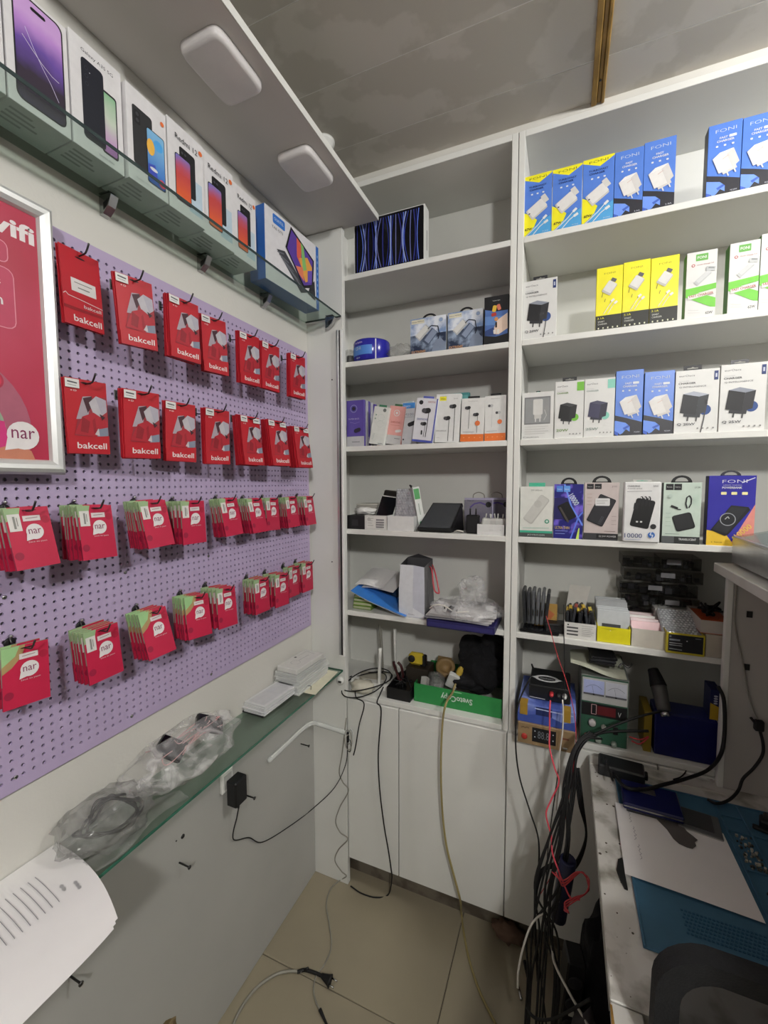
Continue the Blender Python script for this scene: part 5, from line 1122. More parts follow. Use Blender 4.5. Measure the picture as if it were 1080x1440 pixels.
q = Vector((xa+.055,1.345,zt+.034)); mb = MB(); mb.box((-.005,-.001,-.012),(.005,.001,.012), C('#e4e4e2')); mb.box((-.002,-.0014,-.002),(.002,-.001,.006), C('#2a2a2a')); mb.box((.006,.004,-.012),(.034,.03,.004), MATS['black'], .003); tag(mb.build('usb_adapter', loc=q, rot=(.1,.2,-.2)), 'small black adapter with white paper tag on the sleeves', 'adapter')
cable('white_lead', 'white lead lying across the clear plastic sleeves', [(q.x-.05,1.34,zt+.03),(q.x-.03,1.333,zt+.045),(q.x,1.335,zt+.045),(q.x+.04,1.33,zt+.03),(q.x+.08,1.34,zt+.035)], .0022, 'whitecable')

# ================================================================== cabinet top, left unit
z6 = SZ[5]
t = thing('wifi_router', 'white router with upright antennas in the corner of the cabinet top', 'router', (-.675,YF+.085,z6+.0004), .25)
mb = MB(); mb.prism([(-.075,-.05),(.075,-.05),(.085,.06),(-.085,.06)], .026, MATS['whiteplastic']); mb.build('body', t)
mb = MB(); mb.box((-.05,-.02,.0262),(.05,.045,.0275), C('#b9b5a6')); mb.build('top_vent', t)
def ant(x, y, h, r, m, lx): mb = MB(); mb.tube([(x,y,.01),(x+lx*.3,y,h*.3),(x+lx,y,h)], r, MATS[m], 8, 3); mb.build('antenna', t)
ant(.035,-.052,.165,.0065,'whiteplastic',.006); ant(.085,.062,.2,.006,'whiteplastic',-.004); ant(.03,.06,.215,.003,'greycable',-.01); ant(.036,.058,.2,.0025,'greycable',-.008)
mb = MB(); mb.blob((0,0,.02),(.05,.035,.022), C('#c9c5b6', .8), .4, 3, 3, 6, floor=.0004); tag(mb.build('crumpled_bag', loc=(-.68,YF+.012,z6+.0004)), 'crumpled cream paper lying in front of the white router', 'paper')
cc = Vector((-.672,YF+.055,z6)); pts = []
for k in range(46):
    th = k*.42; r_ = .092+.006*math.sin(k*.7); pts.append((cc.x+r_*math.cos(th), cc.y-.02+r_*.75*math.sin(th)-.03*math.sin(k*.11), z6+.035+.02*math.sin(th+1)+.012*math.sin(k*.5)))
pts = [tuple(p) for p in pts if True]
cable('coiled_cable', 'black cable coiled loosely around the white router', pts[:38], .0022, 'rubber')
# dark open box with tools
a = onz(547,978,z6); b = onz(581,984,z6)
tray('tool_box', 'open black box of small tools and cables on the cabinet top', a.x, b.x-.003, YF+.004, YF+.15, z6, .042, MATS['black'], .002, cat='box')
for i in range(7):
    r0 = random.Random(20+i); q = [(a.x+.012+r0.random()*.07,YF+.02+r0.random()*.1,z6+.03+r0.random()*.045) for _ in range(5)]
    cable('tangled_cable', 'black cable tangled above the open tool box', q, .0022, 'rubber', 'cable', 'tangled cables over the tool box')
t = thing('pliers', 'pliers with dark red handles sticking up from the tool box', 'pliers', (a.x+.035,YF+.05,z6+.05))
for s_ in (-1,1): mb = MB(); mb.tube([(0,0,0),(s_*.01,0,.02),(s_*.014-.01,0,.055),(s_*.008-.018,0,.07)], .0052, C('#3a1216'), 7, 4); mb.build('handle', t)
mb = MB(); mb.tube([(0,0,.004),(0,.004,-.02),(0,.006,-.045)], .006, MATS['dark_steel'], 6, 3); mb.build('jaw', t)
q = ony(586,922,YF+.08); t = thing('tape_measure', 'yellow and black tape measure on top of the dark carton', 'tape measure', (q.x,YF+.07,z6+.108))
mb = MB(); mb.box((-.032,0,0),(.03,.03,.045), C('#c9b232'), .01); mb.build('case', t); mb = MB(); mb.lathe([(.013,0),(.013,-.004),(.008,-.005)], MATS['black'], 14, (-.016,0,.026), 'y'); mb.build('badge', t); mb = MB(); mb.box((.012,.004,-.001),(.036,.028,.04), MATS['black'], .004); mb.build('grip', t)
mb = MB(); mb.box((0,0,0),(.085,.08,.106), C('#2a241d'), .002); tag(mb.build('dark_carton', loc=(a.x+.055,YF+.055,z6+.0004)), 'dark brown carton carrying the yellow tape measure', 'carton')
# green copy paper lid with its contents
A = onz(581,985,z6); B = onz(704,1011,z6); yf = (A.y+B.y)/2
def art_copy(p):
    p.r(0,0,1,1,'#2d8a48'); p.t('SvetoCopy',.5,.58,.36,.42,'#e2eee4',rot=PI,bold=.02); p.l([(.46,.92),(.56,.92)],.008,'#9fd0ac')
yf = max(yf, 1.335)
tray('paper_box', 'green copy paper box lid with upside down white lettering', A.x+.004, B.x+.004 if B.x+.004 < -.172 else -.172, yf, yf+.215, z6, .066, C('#2f8c4a'), .002, front=art_copy, cat='box', inner='#d9d7d0')
xg0, xg1 = A.x, B.x
mb = MB(); mb.lathe([(.02,0),(.034,.0),(.034,.048),(.02,.048),(.02,.001)], MATS['greyfilm'], 20); tag(mb.build('tape_roll', loc=(xg0+.062,yf+.055,z6+.035), rot=(.35,.25,0)), 'roll of clear tape in the green box', 'tape')
mb = MB(); mb.lathe([(.022,0),(.036,.0),(.036,.03),(.022,.03),(.022,.001)], C('#8a7049'), 20); tag(mb.build('tape_roll', loc=(xg0+.085,yf+.13,z6+.075), rot=(.7,.2,0)), 'roll of brown tape standing behind the clear tape', 'tape')
mb = MB(); mb.box((0,0,0),(.055,.04,.04), C('#8b7244'), .002); tag(mb.build('cardboard_piece', loc=(xg0+.04,yf+.16,z6+.055), rot=(.1,.1,.2)), 'brown cardboard carton at the back of the green box', 'carton')
mb = MB(); mb.grid(lambda a_, b_: (.004+.03*a_, .012+.01*math.sin(3*a_), .0+.085*b_), 4, 4, C('#c9c9c4')); tag(mb.build('paper_strip', loc=(xg0+.012,yf+.004,z6+.004), rot=(0,.12,0)), 'white dotted paper strip at the end of the green box', 'paper')
mb = MB(); mb.box((-.02,-.01,-.028),(.02,.01,.028), MATS['clearstrip'], .003); mb.box((-.016,-.008,-.02),(.016,.008,.014), C('#a8a49a')); tag(mb.build('blister_part', loc=(xg0+.135,yf+.04,z6+.082), rot=(.2,.35,.1)), 'clear plastic case tilted in the green box', 'case')
mb = MB()
def cloth(c, r, seed, amp=.32): mb.blob(c, r, MATS['blackcloth'], amp*.8, 1.6, 4, seed, 2, floor=.01)
cloth((.0,.0,.11),(.082,.085,.085),4); cloth((-.025,.01,.155),(.06,.07,.06),8); cloth((-.045,-.045,.075),(.06,.05,.03),2,.4); cloth((.03,.03,.17),(.05,.05,.07),6)
tag(mb.build('black_garment', loc=(xg1-.085,yf+.115,z6+.004)), 'black fabric garment bundled up in the green box', 'garment')

# ================================================================== right unit, fifth shelf
Y5 = YF+.012; xq = lambda u, Y=Y5: ony(u, 885, Y).x
for i in range(6):
    x = xq(731.5)+.011+.0123*i
    t = thing('phone', 'grey phone standing on edge in the row, '+['touching the upright','second from the upright','third from the upright','fourth from the upright','fifth from the upright','farthest from the upright'][i], 'phone', (x,YF+.045,z5+.016), 0, 'phones standing in a row'); t.rotation_euler = (0,.03*(i-2),0)
    mb = MB(); mb.box((-.0052,0,0),(.0052,.075,.11-.004*(i % 2)), C(['#2c2d30','#3b3c40','#55575b','#606266','#5a5c60','#2a2b2e'][i], .35), .003); mb.build('body', t)
    mb = MB(); mb.box((-.0024,-.0006,.03),(.0024,.0005,.05), MATS['dark_steel']); mb.build('side_key', t)
t = thing('phone', 'black phone lying flat in front of the standing phones', 'phone', (xq(731.5)+.06,YF+.024,z5+.0005))
mb = MB(); mb.box((-.062,-.018,0),(.055,.05,.010), MATS['gloss_black'], .003); mb.build('body', t)
mb = MB(); mb.box((-.056,-.014,.0101),(.05,.046,.0108), C('#101114', .1)); mb.build('screen', t)
t = thing('parts_pouch', 'clear pouch with yellow orange label beside the phones', 'pouch', (xq(768)-.004,YF+.06,z5+.0115)); t.rotation_euler = (-.5,0,0)
mb = MB(); mb.box((-.034,0,0),(.034,.004,.075), C('#d0a24a'), .001); p = P(mb, .068, .075); p.poly([(.1,.5),(.5,.8),(.9,.55),(.7,.3),(.3,.3)],'#d8743a'); p.l([(.45,.25),(.8,.25)],.06,'#5a4022'); mb.build('label', t)
mb = MB(); mb.box((-.04,-.0035,.0),(.04,-.0025,.098), MATS['acrylic']); mb.build('pouch_film', t)
mb = MB(); mb.box((-.03,0,0),(.035,.05,.03), MATS['black'], .003); tag(mb.build('small_case', loc=(xq(775)+.012,YF+.03,z5+.0005), rot=(0,0,.15)), 'small black case behind the red wire on the parts shelf', 'case')
# trays
def art_white(p):
    p.r(.04,.06,.97,.95,'#e9e8e4'); p.rot_rr(.12,.85,.05,.05,0,'#3a3a3a')
    for v in (.68,.46,.24): p.r(.08,v-.05,.44,v+.05,'#4a4a4c')
    lines(p,(.85,.72,.6,.48,.36,.24),.55,.92,'#9b9b99',.015)
def trayb(name, lab, u0, u1, h, m, front=None, y0=Y5-.002, d=.17, inner=None, th=.0015): return tray(name, lab, xq(u0,y0), xq(u1,y0)-.001, y0, y0+d, z5, h, m, th, front, 'tray', inner)
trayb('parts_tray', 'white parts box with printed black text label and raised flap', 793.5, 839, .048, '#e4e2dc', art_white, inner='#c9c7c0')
xa0, xa1 = xq(793.5), xq(839)
mb = MB(); mb.add([(0,0,0),(.055,0,0),(.075,.04,.085),(.012,.04,.085)], [(0,1,2,3)], C('#cfcdc6')); mb.add([(0,.0015,0),(.055,.0015,0),(.075,.0415,.085),(.012,.0415,.085)], [(0,1,2,3)], C('#cfcdc6')); tag(mb.build('box_flap', loc=(xa0+.002,Y5+.1,z5+.048)), 'pale cardboard flap standing up behind the white parts box', 'flap')
for i in range(8):
    r0 = random.Random(50+i); mb = MB(); mb.box((-.004,-.045,-.03),(.004,.045,.03), C(['#26282c','#1d1e22','#35373c'][i % 3]), .002); mb.box((-.0045,-.02,.02),(.0045,.02,.0303), C(['#c9a93a','#c9a93a','#8f3a30','#d8c24a'][i % 4]))
    tag(mb.build('flex_part', loc=(xa0+.01+.0095*i,Y5+.055,z5+.046+.006*(i % 3)), rot=(0,r0.uniform(-.15,.15),r0.uniform(-.1,.1))), 'dark spare display part with yellow flex in the white box', 'spare part', 'spare parts in the white box')
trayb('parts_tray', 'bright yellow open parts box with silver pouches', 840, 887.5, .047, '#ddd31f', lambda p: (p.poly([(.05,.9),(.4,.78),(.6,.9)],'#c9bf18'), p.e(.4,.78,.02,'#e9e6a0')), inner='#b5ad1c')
xy0, xy1 = xq(840), xq(887.5)
for i in range(6):
    mb = MB(); mb.box((-.044,0,0),(.044,.005,.085-.004*(i % 3)), C('#c9cdd0', .2), .002); mb.box((-.03,-.0004,.03),(.02,.0,.045), C('#26282b')) if i == 0 else None
    tag(mb.build('antistatic_pouch', loc=((xy0+xy1)/2-.0,Y5+.02+.02*i,z5+.004+.005*i), rot=(-.25,0,random.uniform(-.06,.06))), 'silvery plastic pouch filed in the yellow box', 'pouch', 'silver pouches in the yellow box')
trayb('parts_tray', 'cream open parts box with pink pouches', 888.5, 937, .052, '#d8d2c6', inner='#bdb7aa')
xw0, xw1 = xq(888.5), xq(937)
for i in range(7):
    mb = MB(); mb.box((-.04,0,0),(.04,.004,.062), C(['#dfb9bd','#e6ced0','#d3a3aa','#e2dcd8'][i % 4], .3), .0015)
    tag(mb.build('part_pouch', loc=((xw0+xw1)/2,Y5+.025+.017*i,z5+.004+.004*(i % 2)), rot=(-.3,0,random.uniform(-.08,.08))), 'pink tinted part pouch filed in the cream box', 'pouch', 'pink pouches in the cream box')
def art_by(p):
    p.r(0,0,1,1,'#b9a92a'); p.r(.05,.1,.96,.92,'#16181f'); p.r(.08,.62,.36,.7,'#8f959c'); p.l([(.08,.5),(.42,.5)],.02,'#b9bdc2'); p.l([(.08,.4),(.42,.4)],.02,'#b9bdc2'); p.l([(.08,.22),(.42,.2)],.03,'#8f959c'); p.e(.1,.82,.03,'#6f747a'); p.l([(.75,.82),(.9,.82)],.015,'#8f959c'); p.e(.54,.66,.02,'#dfe2e6')
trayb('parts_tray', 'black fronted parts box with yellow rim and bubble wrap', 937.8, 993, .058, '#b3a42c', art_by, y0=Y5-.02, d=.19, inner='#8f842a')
xk0, xk1 = xq(937.8,Y5-.02), xq(993,Y5-.02)
bubble_slab('bubble_wrapped_part', 'bubble wrapped slab lying sloped in the black fronted box', (xk0+xk1)/2, Y5+.005, z5+.05, .1, .105, .012, -1.15)
mb = MB(); mb.box((-.055,0,0),(.055,.06,.07), C('#d5d3d0'), .002); tag(mb.build('white_carton', loc=((xk0+xk1)/2+.002,Y5+.1,z5+.02), rot=(-.05,0,0)), 'plain white carton standing behind the bubble wrap', 'carton')
mb = MB(); x0 = xq(993.5,Y5-.015); mb.box((0,0,0),(.068,.16,.062), C('#b5ada0'), .001); tag(mb.build('beige_carton', loc=(x0,Y5-.015,z5+.0004)), 'plain beige carton beside the black fronted box', 'carton')
tray('parts_tray', 'pale tray with orange lining stacked on the beige carton', x0-.012, x0+.066, Y5-.01, Y5+.14, z5+.063, .036, C('#b9b3ac'), .0015, None, 'tray', '#b5481e')
mb = MB(); mb.box((.002,.02,.003),(.072,.13,.03), C('#b5481e')); tag(mb.build('orange_pack', loc=(x0-.011,Y5-.0,z5+.0645)), 'orange pack filling the pale upper tray', 'pack')
for i in range(4):
    r0 = random.Random(70+i); q = [(x0+r0.random()*.055,Y5+.02+r0.random()*.08,z5+.1+r0.random()*.03) for _ in range(5)]; cable('tangled_cable', 'black wire tangled on the orange pack', q, .003, 'rubber', 'cable', 'wires on the orange pack')
# clear drawer organiser
YO = 1.52; xo0, xo1 = ony(874,830,YO).x, ony(984,850,YO).x; zo0, zo1 = ony(930,874,YO).z, ony(930,781,YO).z; zo0 = z5+.001
t = thing('drawer_organiser', 'clear plastic drawer organiser full of dark screws at the shelf back', 'organiser', ((xo0+xo1)/2,YO,zo0)); wO = xo1-xo0; nO = 6; dh = (zo1-zo0)/nO
for i in range(nO):
    dx = .006*((i*5) % 3-1); mb = MB(); z_ = i*dh
    for lo, hi in (((-wO/2,0,.0),(wO/2,.0012,dh-.006)),((-wO/2,.1,0),(wO/2,.1012,dh-.006)),((-wO/2,0,0),(-wO/2+.0012,.1,dh-.006)),((wO/2-.0012,0,0),(wO/2,.1,dh-.006)),((-wO/2,0,0),(wO/2,.1,.0012)),((-.002,0,.001),(-.0008,.1,dh-.008))): mb.box((lo[0]+dx,lo[1],lo[2]+z_),(hi[0]+dx,hi[1],hi[2]+z_), MATS['acrylic'])
    d_ = mb.build('drawer', t)
    mb = MB(); r0 = random.Random(i)
    for k in range(22): cx, cy, s_ = dx-wO*.45+r0.random()*wO*.9, .012+r0.random()*.07, .004+.006*r0.random(); mb.box((cx-s_,cy-s_,z_+.002),(cx+s_,cy+s_,z_+.002+2*s_), C(['#1d1d22','#2c2c33','#45454c','#17171b'][k % 4], .3), .001)
    o = mb.build('small_parts', d_); o['kind'] = 'stuff'
    mb = MB(); mb.box((dx-wO*.12+.02*(i % 3),-.0006,z_+dh*.35),(dx+wO*.06+.02*(i % 3),-.0002,z_+dh*.7), C('#77777a', .3)); mb.build('label', d_)

# ================================================================== right unit, cabinet top: instruments
A = onz(728,1043,z6); yb = A.y
t = thing('heating_plate', 'brown metal heating plate with digital display and red button', 'instrument', (-.113,yb,z6+.0004)); w_, h_ = .157, .062
hz = ony(770,1023,yb).z-z6; h_ = hz
mb = MB(); mb.box((0,0,0),(w_,.22,h_), MATS['goldmetal'], .0015); p = P(mb, w_, h_, x0=0)
p.l([(.06,.75),(.1,.8),(.13,.75),(.16,.81),(.2,.78)],.012,'#5f4a3a'); p.r(.26,.18,.68,.86,'#15161a'); p.t('88.8',.46,.55,.2,.36,'#6f757c'); 
for (u, v) in ((.31,.7),(.31,.42),(.63,.68),(.63,.4)): p.e(u,v,.012,'#b9bfc6')
p.r(.78,.58,.9,.66,'#7a4a3a'); mb.build('body', t)
mb = MB(); mb.lathe([(.0085,0),(.0085,-.004),(.006,-.0055)], C('#a8332c'), 14, (w_*.12,0,h_*.36), 'y'); mb.build('button', t); mb = MB(); mb.box((w_*.8,-.004,h_*.14),(w_*.88,0,h_*.22), MATS['alu'], .001); mb.build('port', t)
mb = MB(); mk('box_blue', '#4c5fae', .35, hex2='#7f90cf', scale=12); hb = .055; mb.box((0,0,0),(w_+.004,.2,hb), MATS['box_blue'], .0015)
p = P(mb, w_+.004, hb, x0=0); p.poly([(0,0),(1,0),(1,.5),(.8,.3),(.45,.62),(.1,.35),(0,.5)],'#3a4f9c'); p.r(.32,.5,.6,.95,'#1d2a5c'); p.l([(.3,.85),(.95,.8)],.02,'#b9c3e6')
tag(mb.build('blue_carton', loc=(-.115,yb+.006,z6+h_+.001)), 'blue printed carton lying on the heating plate', 'carton')
for i, xx in enumerate((.006,.125)): mb = MB(); mb.box((0,-.0008,0),(.022,.03,.036), C('#9a7a2c'), .0004); tag(mb.build('tape_patch', loc=(-.115+xx,yb+.0052,z6+h_+.001+.022)), ['brown tape strip on the blue carton by the upright','brown tape strip on the blue carton beside the white lead'][i], 'tape')
zb = z6+h_+.001+hb+.001; hk_ = ony(765,972,yb+.04).z-zb
t = thing('signal_box', 'black box instrument with silver eye shaped emblem on the blue carton', 'instrument', (-.087,yb+.045,zb)); wk = .118; hk_ = max(.045, hk_)
mb = MB(); mb.box((0,0,0),(wk,.13,hk_), C('#17181b', .35), .003); p = P(mb, wk, hk_, x0=0); p.l([(.02,.12),(.4,.1)],.02,'#b9b9bb'); mb.build('body', t)
mb = MB(); n = 20; q1 = [(wk*.42+.036*math.cos(k*2*PI/n)*(1.25 if k % 10 == 0 else 1),.055+.024*math.sin(k*2*PI/n),hk_+.0006) for k in range(n)]; q2 = [(wk*.42+.026*math.cos(k*2*PI/n),.055+.015*math.sin(k*2*PI/n),hk_+.0006) for k in range(n)]
mb.add(q1+q2, [[k,(k+1) % n,n+(k+1) % n,n+k] for k in range(n)], C('#c9cacb')); vs, fs = glyphs('mechanic'); mb.add([(wk*.42+x_*.04,.055+y_*.009,hk_+.0007) for x_, y_ in vs], fs, C('#b0b1b3')); mb.build('emblem', t)
for i, (xx, m_) in enumerate(((.55,'#b8333a'),(.72,'#2a2a2c'),(.86,'#d5d5d2'))): mb = MB(); mb.lathe([(.007,0),(.006,-.012),(.004,-.018)], C(m_), 10, (wk*xx,0,hk_*.6), 'y'); mb.build('plug', t)
mb = MB(); mb.tube([(.004,.125,hk_),(.0,.12,hk_+.012),(.006,.09,hk_+.012)], .003, MATS['black'], 6, 3); mb.build('lead_stub', t)
# bench power supply
Yps = YF-.005; a = ony(815,1027,Yps); b = ony(883,1030,Yps); top = ony(850,953,Yps).z; zf = z6+.0004; w_ = b.x-a.x; h_ = top-zf
t = thing('bench_power_supply', 'green bench power supply with two white meters and red display', 'power supply', (a.x,Yps,zf))
mb = MB(); mb.box((0,.003,0),(w_,.2,h_), C('#6a6f6a', .5), .002); mb.build('housing', t)
mb = MB(); mb.box((.003,0,.003),(w_-.003,.003,h_-.003), MATS['psu_green'], .0005); p = P(mb, w_, h_, x0=0); p.r(.03,.62,.97,.97,'#a8a9a6'); p.r(.03,.41,.97,.6,'#141416'); p.r(.36,.44,.74,.57,'#5c161c'); p.l([(.24,.44),(.34,.44),(.34,.58),(.24,.58),(.24,.44)],.012,'#c9a0a0'); p.t('V',.82,.49,.07,.07,'#c9c9c9'); mb.build('front_panel', t)
for i, u0 in enumerate((.06,.52)):
    mb = MB(); p = P(mb, w_*.43, h_*.22, y=-.0015, x0=w_*u0, z0=h_*.72); mb.box((w_*u0,-.0014,h_*.72),(w_*(u0+.43),.0,h_*.94), C('#c9ccd8' if i else '#9fa8cf', .3)); p.l([(.1+.1*k,.35+.35*math.sin(PI*(.1+.1*k))) for k in range(9)],.015,'#44464c'); p.l([(.5,.1),(.42,.62)],.01,'#26262a'); p.r(.0,.0,1,.12,'#55565a'); p.e(.5,.06,.05,'#17171a'); mb.build('meter', t)
for (u, v, r_, c_) in ((.26,.32,.011,'#cfcac6'),(.5,.28,.007,'#b9b9b4'),(.17,.1,.009,'#c98a86'),(.4,.08,.009,'#8f9a90'),(.72,.06,.008,'#8f9a90')):
    mb = MB(); mb.lathe([(r_,0),(r_*.9,-.012),(r_*.5,-.014)], C(c_), 12, (w_*u,0,h_*v), 'y'); mb.build('knob', t)
mb = MB(); mb.box((w_*.7,-.005,h_*.2),(w_*.8,0,h_*.31), MATS['black'], .001); mb.build('switch', t)
zz = zf+h_
mb = MB(); mb.grid(lambda a_, b_: (-.03+.15*a_, -.004+.18*b_, .002+.022*(1-a_)**2*math.cos(2*b_)+.004*math.sin(6*a_)-.012*(1-b_)*(.3+a_*.3)+.012), 12, 8, C('#b5b7a6', .8)); tag(mb.build('paper_sheet', loc=(a.x,Yps,zz)), 'curled greenish paper lying on the bench power supply', 'paper')
for i in range(3):
    mb = MB(); mb.box((-.035,0,0),(.035,.11,.008), C(['#141417','#25262a','#1b1b1f'][i], .25), .002); tag(mb.build('phone', loc=(a.x+.055+.004*i,Yps+.02,zz+.028+.0085*i), rot=(0,0,.1*i-.1)), 'dark phone in the small pile above the power supply', 'phone', 'phones piled above the power supply')
mb = MB(); mb.tube([(0,0,0),(.01,.005,.01),(.025,.0,.004),(.035,.01,.012)], .0028, MATS['dark_steel'], 6, 4); tag(mb.build('metal_clip', loc=(a.x+.1,Yps+.02,zz+.03)), 'metal clip lying beside the piled phones', 'clip')
# hot air gun
q0 = ony(934,1000,YF); q1 = ony(926,965,YF+.04); q2 = ony(921,948,YF+.06)
t = thing('hot_air_gun', 'grey and black hot air gun handle leaning over the blue case', 'heat gun', q0)
mb = MB(); mb.tube([Vector((0,0,0)), (q1-q0)*.5, q1-q0], lambda s_: .017+.004*s_, C('#4a4a4a'), 14, 4); mb.build('handle', t)
mb = MB(); mb.tube([q1-q0, (q2-q0)*.9, q2-q0+Vector((-.004,.01,.01))], lambda s_: .022-.008*s_, MATS['rubber'], 12, 4); mb.build('hose_collar', t)
mb = MB(); mb.tube([Vector((0,0,0)), Vector((.003,-.006,-.012))], .012, MATS['steel'], 14, 1); mb.build('nozzle', t)
# blue instrument case
Yc = 1.387; a = onz(919,1060,z6); b = onz(1006,1076,z6); za = z6+.0004; hz = ony(950,1006,Yc).z-za
t = thing('blue_case', 'deep blue metal instrument case standing behind the desk', 'case', (a.x,Yc,za)); w_ = b.x-a.x
mb = MB(); mb.box((0,0,0),(w_,.02,hz), MATS['navy'], .003); mb.build('front', t)
mb = MB(); mb.box((0,.0205,0),(w_,.085,hz), MATS['navy'], .003); mb.build('housing', t)
mb = MB(); mb.box((.006,.004,hz),(w_-.006,.08,hz+.002), C('#1b2168', .3), .0008); mb.build('lid', t)
mb = MB(); mb.box((0,0,0),(.02,.1,.12), C('#8a7424'), .001); tag(mb.build('yellow_carton', loc=(a.x-.026,1.39,z6+.0004)), 'mustard carton wedged left of the blue case', 'carton')
t = thing('narrow_box', 'narrow navy and yellow carton standing right of the blue case', 'carton', (ony(1000,1020,1.40).x-.006,1.395,za+hz+.003))
mb = MB(); mb.box((0,0,0),(.024,.06,.085), C('#1e2350'), .0008); p = P(mb, .024, .085, x0=0); p.poly([(0,0),(1,0),(1,.42),(0,.55)],'#b9982c'); [p.e(.5,.55+.08*k,.2,'#c9cbe0',12,.03) for k in range(4)]; mb.build('carton', t)

# ================================================================== desk, counter, chair
ZD = .74
t = thing('repair_desk', 'worn white laminate repair desk with chipped edge', 'desk', (.085,.69,0))
mb = MB(); mb.box((0,.012,ZD-.022),(.9,.665,ZD), MATS['desk_white'], .0015); mb.build('desk_top', t)
mb = MB(); mb.box((-.0012,.012,ZD-.021),(0,.66,ZD-.001), C('#8f8d86')); mb.build('edge_band', t)
mb = MB(); mb.box((0,-.36,ZD-.022),(.044,.0095,ZD), MATS['desk_white'], .0015); mb.build('side_extension', t)
mb = MB(); mb.prism([(-.001,-.36),(-.001,.005),(.002,.004),(.0035,-.03),(.006,-.05),(.004,-.09),(.007,-.14),(.01,-.18),(.008,-.24),(.011,-.36)], .0006, MATS['chip'], 'z', ZD+.0001); mb.build('chipped_edge', t)
mb = MB(); mb.box((.22,.6,.0),(.25,.63,ZD-.023), C('#5f8a2e')); mb.build('leg', t)
mb = MB(); mb.box((.83,.6,0),(.86,.63,ZD-.023), C('#5f8a2e')); mb.build('leg', t)
mb = MB(); mb.box((.83,.03,0),(.86,.06,ZD-.023), C('#5f8a2e')); mb.build('leg', t)
mb = MB(); mb.box((.002,-.34,0),(.03,-.31,ZD-.023), C('#5f8a2e')); mb.build('leg', t)
mb = MB(); r0 = random.Random(5)
for k in range(26): 
    x_, y_, s_ = .004+.045*r0.random(), .02+.6*r0.random(), .0008+.0028*r0.random()**2; mb.lathe([(s_,0),(s_*.9,.0002)], C('#4f473d', .8), 6, (x_,y_,ZD+.00005))
o = mb.build('scuff_marks', t); o['kind'] = 'stuff'
mb = MB(); mb.box((.0,.617,ZD+.0003),(.32,.622,ZD+.004), C('#dedbd4')); mb.build('back_lip', t)
mk('panel_grey', '#b3afab', .6, var=.04, scale=6)
t = thing('side_counter', 'high white counter board with grey panel beneath it beside the desk', 'counter', (.37,1.37,0))
mb = MB(); mb.box((0,-1.6,1.312),(.62,.002,1.336), MATS['counter_white'], .0015); mb.build('counter_top', t)
mb = MB(); mb.box((.023,-.032,ZD+.0005),(.62,-.016,1.311), MATS['panel_grey'], .001); mb.build('back_panel', t)
mb = MB(); mb.box((.0215,-.034,ZD+.0005),(.0345,-.0155,1.311), MATS['laminate'], .001); mb.build('edge_strip', t)
for (u, v) in ((1054,864),(1050,938)): q = ony(u, v, 1.337); mb = MB(); mb.box((q.x-.37-.006,-.0345,q.z-.008),(q.x-.37+.006,-.0325,q.z+.008), MATS['black'], .0004); mb.build('hole_cap', t)
mb = MB(); mb.box((.6,-1.58,0),(.62,-.034,1.311), MATS['panel_grey']); mb.build('end_panel', t)
mb = MB(); mb.box((.56,-1.6,0),(.58,-1.58,1.311), MATS['panel_grey']); mb.build('support', t)
t = thing('display_case', 'low aluminium framed display case standing on the high counter', 'display case', (.402,1.355,1.3365))
mb = MB(); mb.box((0,-.5,.006),(.004,0,.068), MATS['alu'], .0008); mb.build('side_wall', t)
mb = MB(); mb.prism([(.004,.006),(.33,.006),(.33,.15),(.004,.068)], .004, MATS['alu'], 'y', -.004); mb.build('rear_wall', t)
mb = MB(); mb.box((.33,-.5,.006),(.334,0,.15), MATS['alu'], .0008); mb.build('side_wall', t)
mb = MB(); mb.box((.004,-.5,.006),(.33,-.004,.01), C('#d9d9d8')); mb.build('base', t)
mb = MB(); mb.add([(.0,-.5,.069),(.33,-.5,.151),(.33,0,.151),(.0,0,.069),(.0,-.5,.072),(.33,-.5,.154),(.33,0,.154),(.0,0,.072)], [(0,1,2,3),(4,5,6,7),(0,1,5,4),(1,2,6,5),(2,3,7,6),(3,0,4,7)], MATS['windowfilm']); mb.build('glass_lid', t)
mb = MB(); mb.box((-.002,-.5,.0675),(.012,0,.0735), MATS['alu'], .001); mb.build('rim', t)
for (x, y) in ((.02,-.02),(.31,-.02),(.02,-.48),(.31,-.48)): mb = MB(); mb.lathe([(.01,0),(.01,.006)], MATS['rubber'], 10, (x,y,0)); mb.build('foot', t)
mb = MB(); mb.box((.1,-.3,.0105),(.17,-.15,.02), C('#77787c', .3), .003); tag(mb.build('phone', loc=(.402,1.355,1.3365)), 'grey phone lying inside the aluminium display case', 'phone')
# silicone mat
zm = ZD+.0004
t = thing('repair_mat', 'blue silicone repair mat with compartments lying on the desk', 'mat', (.145,.806,zm)); mw_, mh_ = .36, .462
mb = MB(); mb.box((0,0,0),(mw_,mh_,.003), MATS['mat_blue'], .0008); mb.build('sheet', t)
def ridge(x0, y0, x1, y1): mb = MB(); mb.box((x0,y0,.0031),(x1,y1,.0068), MATS['mat_blue'], .0008); mb.build('ridge', t)
ridge(0,0,.004,mh_); ridge(.0045,mh_-.004,mw_,mh_); ridge(.218,.0,.222,mh_-.0045); ridge(.265,.1,.269,mh_-.0045); ridge(mw_-.004,0,mw_,mh_-.0045)
for y_ in (.11,.25,.36,.41): ridge(.2225,y_,.2645,y_+.003)
for y_ in (.15,.28,.36): ridge(.2695,y_,mw_-.0045,y_+.003)
mb = MB()
for i in range(22):
    for j in range(7): x_, y_ = .075+.0062*i+.003*(j % 2), .055+.0075*j-.0; mb.box((x_,y_,.0031),(x_+.0042,y_+.0032,.0042), MATS['mat_blue_dark'])
o = mb.build('dimples', t); o['kind'] = 'stuff'
mb = MB(); r0 = random.Random(9)
